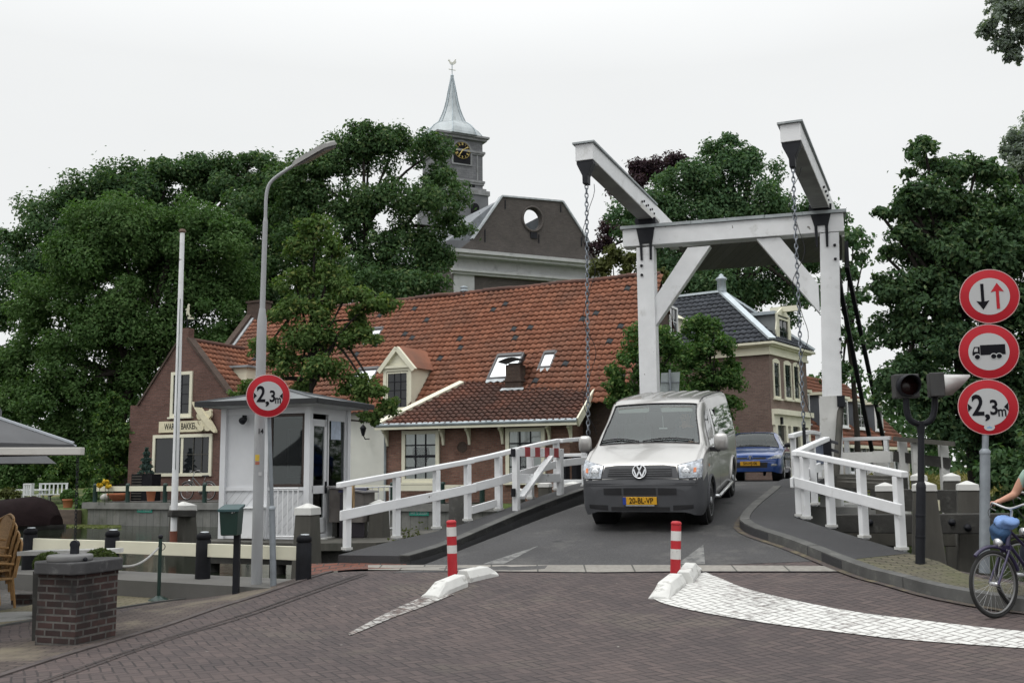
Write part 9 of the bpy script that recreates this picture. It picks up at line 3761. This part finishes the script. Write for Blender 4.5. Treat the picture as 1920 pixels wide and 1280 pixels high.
o = leaf_mesh('dry_grass', np.stack([x, y, z], 1), np.tile(np.array([[0, -1.0, .1]]), (n, 1)), rng, .34, leaf_mat('dry_grass_blades', (.20, .17, .07), (.30, .25, .11), (.10, .13, .04)), None, at=(12, 25, .5), asp=.14)
tag(o, kind='stuff')
rng = np.random.default_rng(12)
n = 1800
t = rng.random(n)
px_ = 75 + 150 * t
C = []
for k in range(n):
 p = on_plane(px_[k], 984 + rng.normal() * 2.2, V((0, 0, WZ + .012)), UP)
 C.append((p.x, p.y, p.z))
o = leaf_mesh('duckweed', np.array(C), np.tile(np.array([[0, 0, 4.0]]), (n, 1)), rng, .16, leaf_mat('duckweed_green', (.12, .14, .05), (.20, .21, .09)), None, jitter=.1, at=(-15, 35, WZ), asp=.9)
tag(o, kind='stuff')
# ================================================================= camera, sky, light
cd = bpy.data.cameras.new('camera')
cam = bpy.data.objects.new('camera', cd)
COL.objects.link(cam)
cd.sensor_width = 36
cd.lens = 36 * FL / 1920
cd.clip_end = 3000
cd.clip_start = .1
Mx = Matrix((( _r.x, _u.x, -_f.x, 0), (_r.y, _u.y, -_f.y, 0), (_r.z, _u.z, -_f.z, EYE.z), (0, 0, 0, 1)))
cam.matrix_world = Mx
sc.camera = cam
w = bpy.data.worlds.new('World')
sc.world = w
w.use_nodes = True
nt = w.node_tree
bg = nt.nodes['Background']
sky = nd(nt, 'ShaderNodeTexSky', sky_type='NISHITA')
sky.sun_disc = False
sky.sun_elevation = R(48)
sky.sun_rotation = R(-35)
sky.dust_density = 4
STR = .12
bg.inputs['Strength'].default_value = STR
tc = nd(nt, 'ShaderNodeTexCoord')
sp = nd(nt, 'ShaderNodeSeparateXYZ')
nt.links.new(tc.outputs['Generated'], sp.inputs[0])
zz = mth(nt, 'MAXIMUM', sp.outputs[2], 0.0)
cl = nd(nt, 'ShaderNodeTexNoise', _Scale=2.2, _Detail=5)
mp = nd(nt, 'ShaderNodeMapping')
mp.inputs['Scale'].default_value = (1, 1, 3)
nt.links.new(tc.outputs['Generated'], mp.inputs[0])
nt.links.new(mp.outputs[0], cl.inputs['Vector'])
lum = mth(nt, 'ADD', mth(nt, 'MULTIPLY', ramp(nt, mth(nt, 'POWER', zz, 1.0), .38, 1.0), 1.25), .905)
lum = mth(nt, 'MULTIPLY', lum, mth(nt, 'ADD', .945, mth(nt, 'MULTIPLY', cl.outputs[0], .11)))
cc = nd(nt, 'ShaderNodeCombineColor')
for i, k in enumerate((.985, 1.0, 1.0)):
 nt.links.new(mth(nt, 'MULTIPLY', lum, k / STR), cc.inputs[i])
col = mixc(nt, .97, sky.outputs[0], cc.outputs[0])
nt.links.new(col, bg.inputs[0])
sd = bpy.data.lights.new('sun', 'SUN')
sd.energy = .9
sd.angle = R(25)
sd.color = (1, .97, .92)
so = bpy.data.objects.new('sun', sd)
COL.objects.link(so)
d = V((-math.sin(R(-35)) * math.cos(R(48)) * 1, 0, 0))
sun_dir = V((-.45, -.35, 1.0)).normalized()
so.rotation_euler = sun_dir.to_track_quat('Z', 'Y').to_euler()
so.location = (-20, -10, 40)
sky.sun_elevation = math.asin(sun_dir.z)
sky.sun_rotation = math.atan2(sun_dir.x, sun_dir.y)
vs = sc.view_settings
sc.display_settings.display_device = 'sRGB'
vs.view_transform = 'Standard'
vs.look = 'None'
vs.exposure = 0
vs.gamma = 1
vs.use_curve_mapping = False
sc.render.engine = 'CYCLES'
cy = sc.cycles
cy.max_bounces = 7
cy.diffuse_bounces = 3
cy.glossy_bounces = 3
cy.transmission_bounces = 4
cy.transparent_max_bounces = 8
cy.caustics_reflective = False
cy.caustics_refractive = False
cy.use_denoising = True
cy.denoiser = 'OPENIMAGEDENOISE'
cy.use_adaptive_sampling = True
cy.adaptive_threshold = .02
sc.render.film_transparent = False
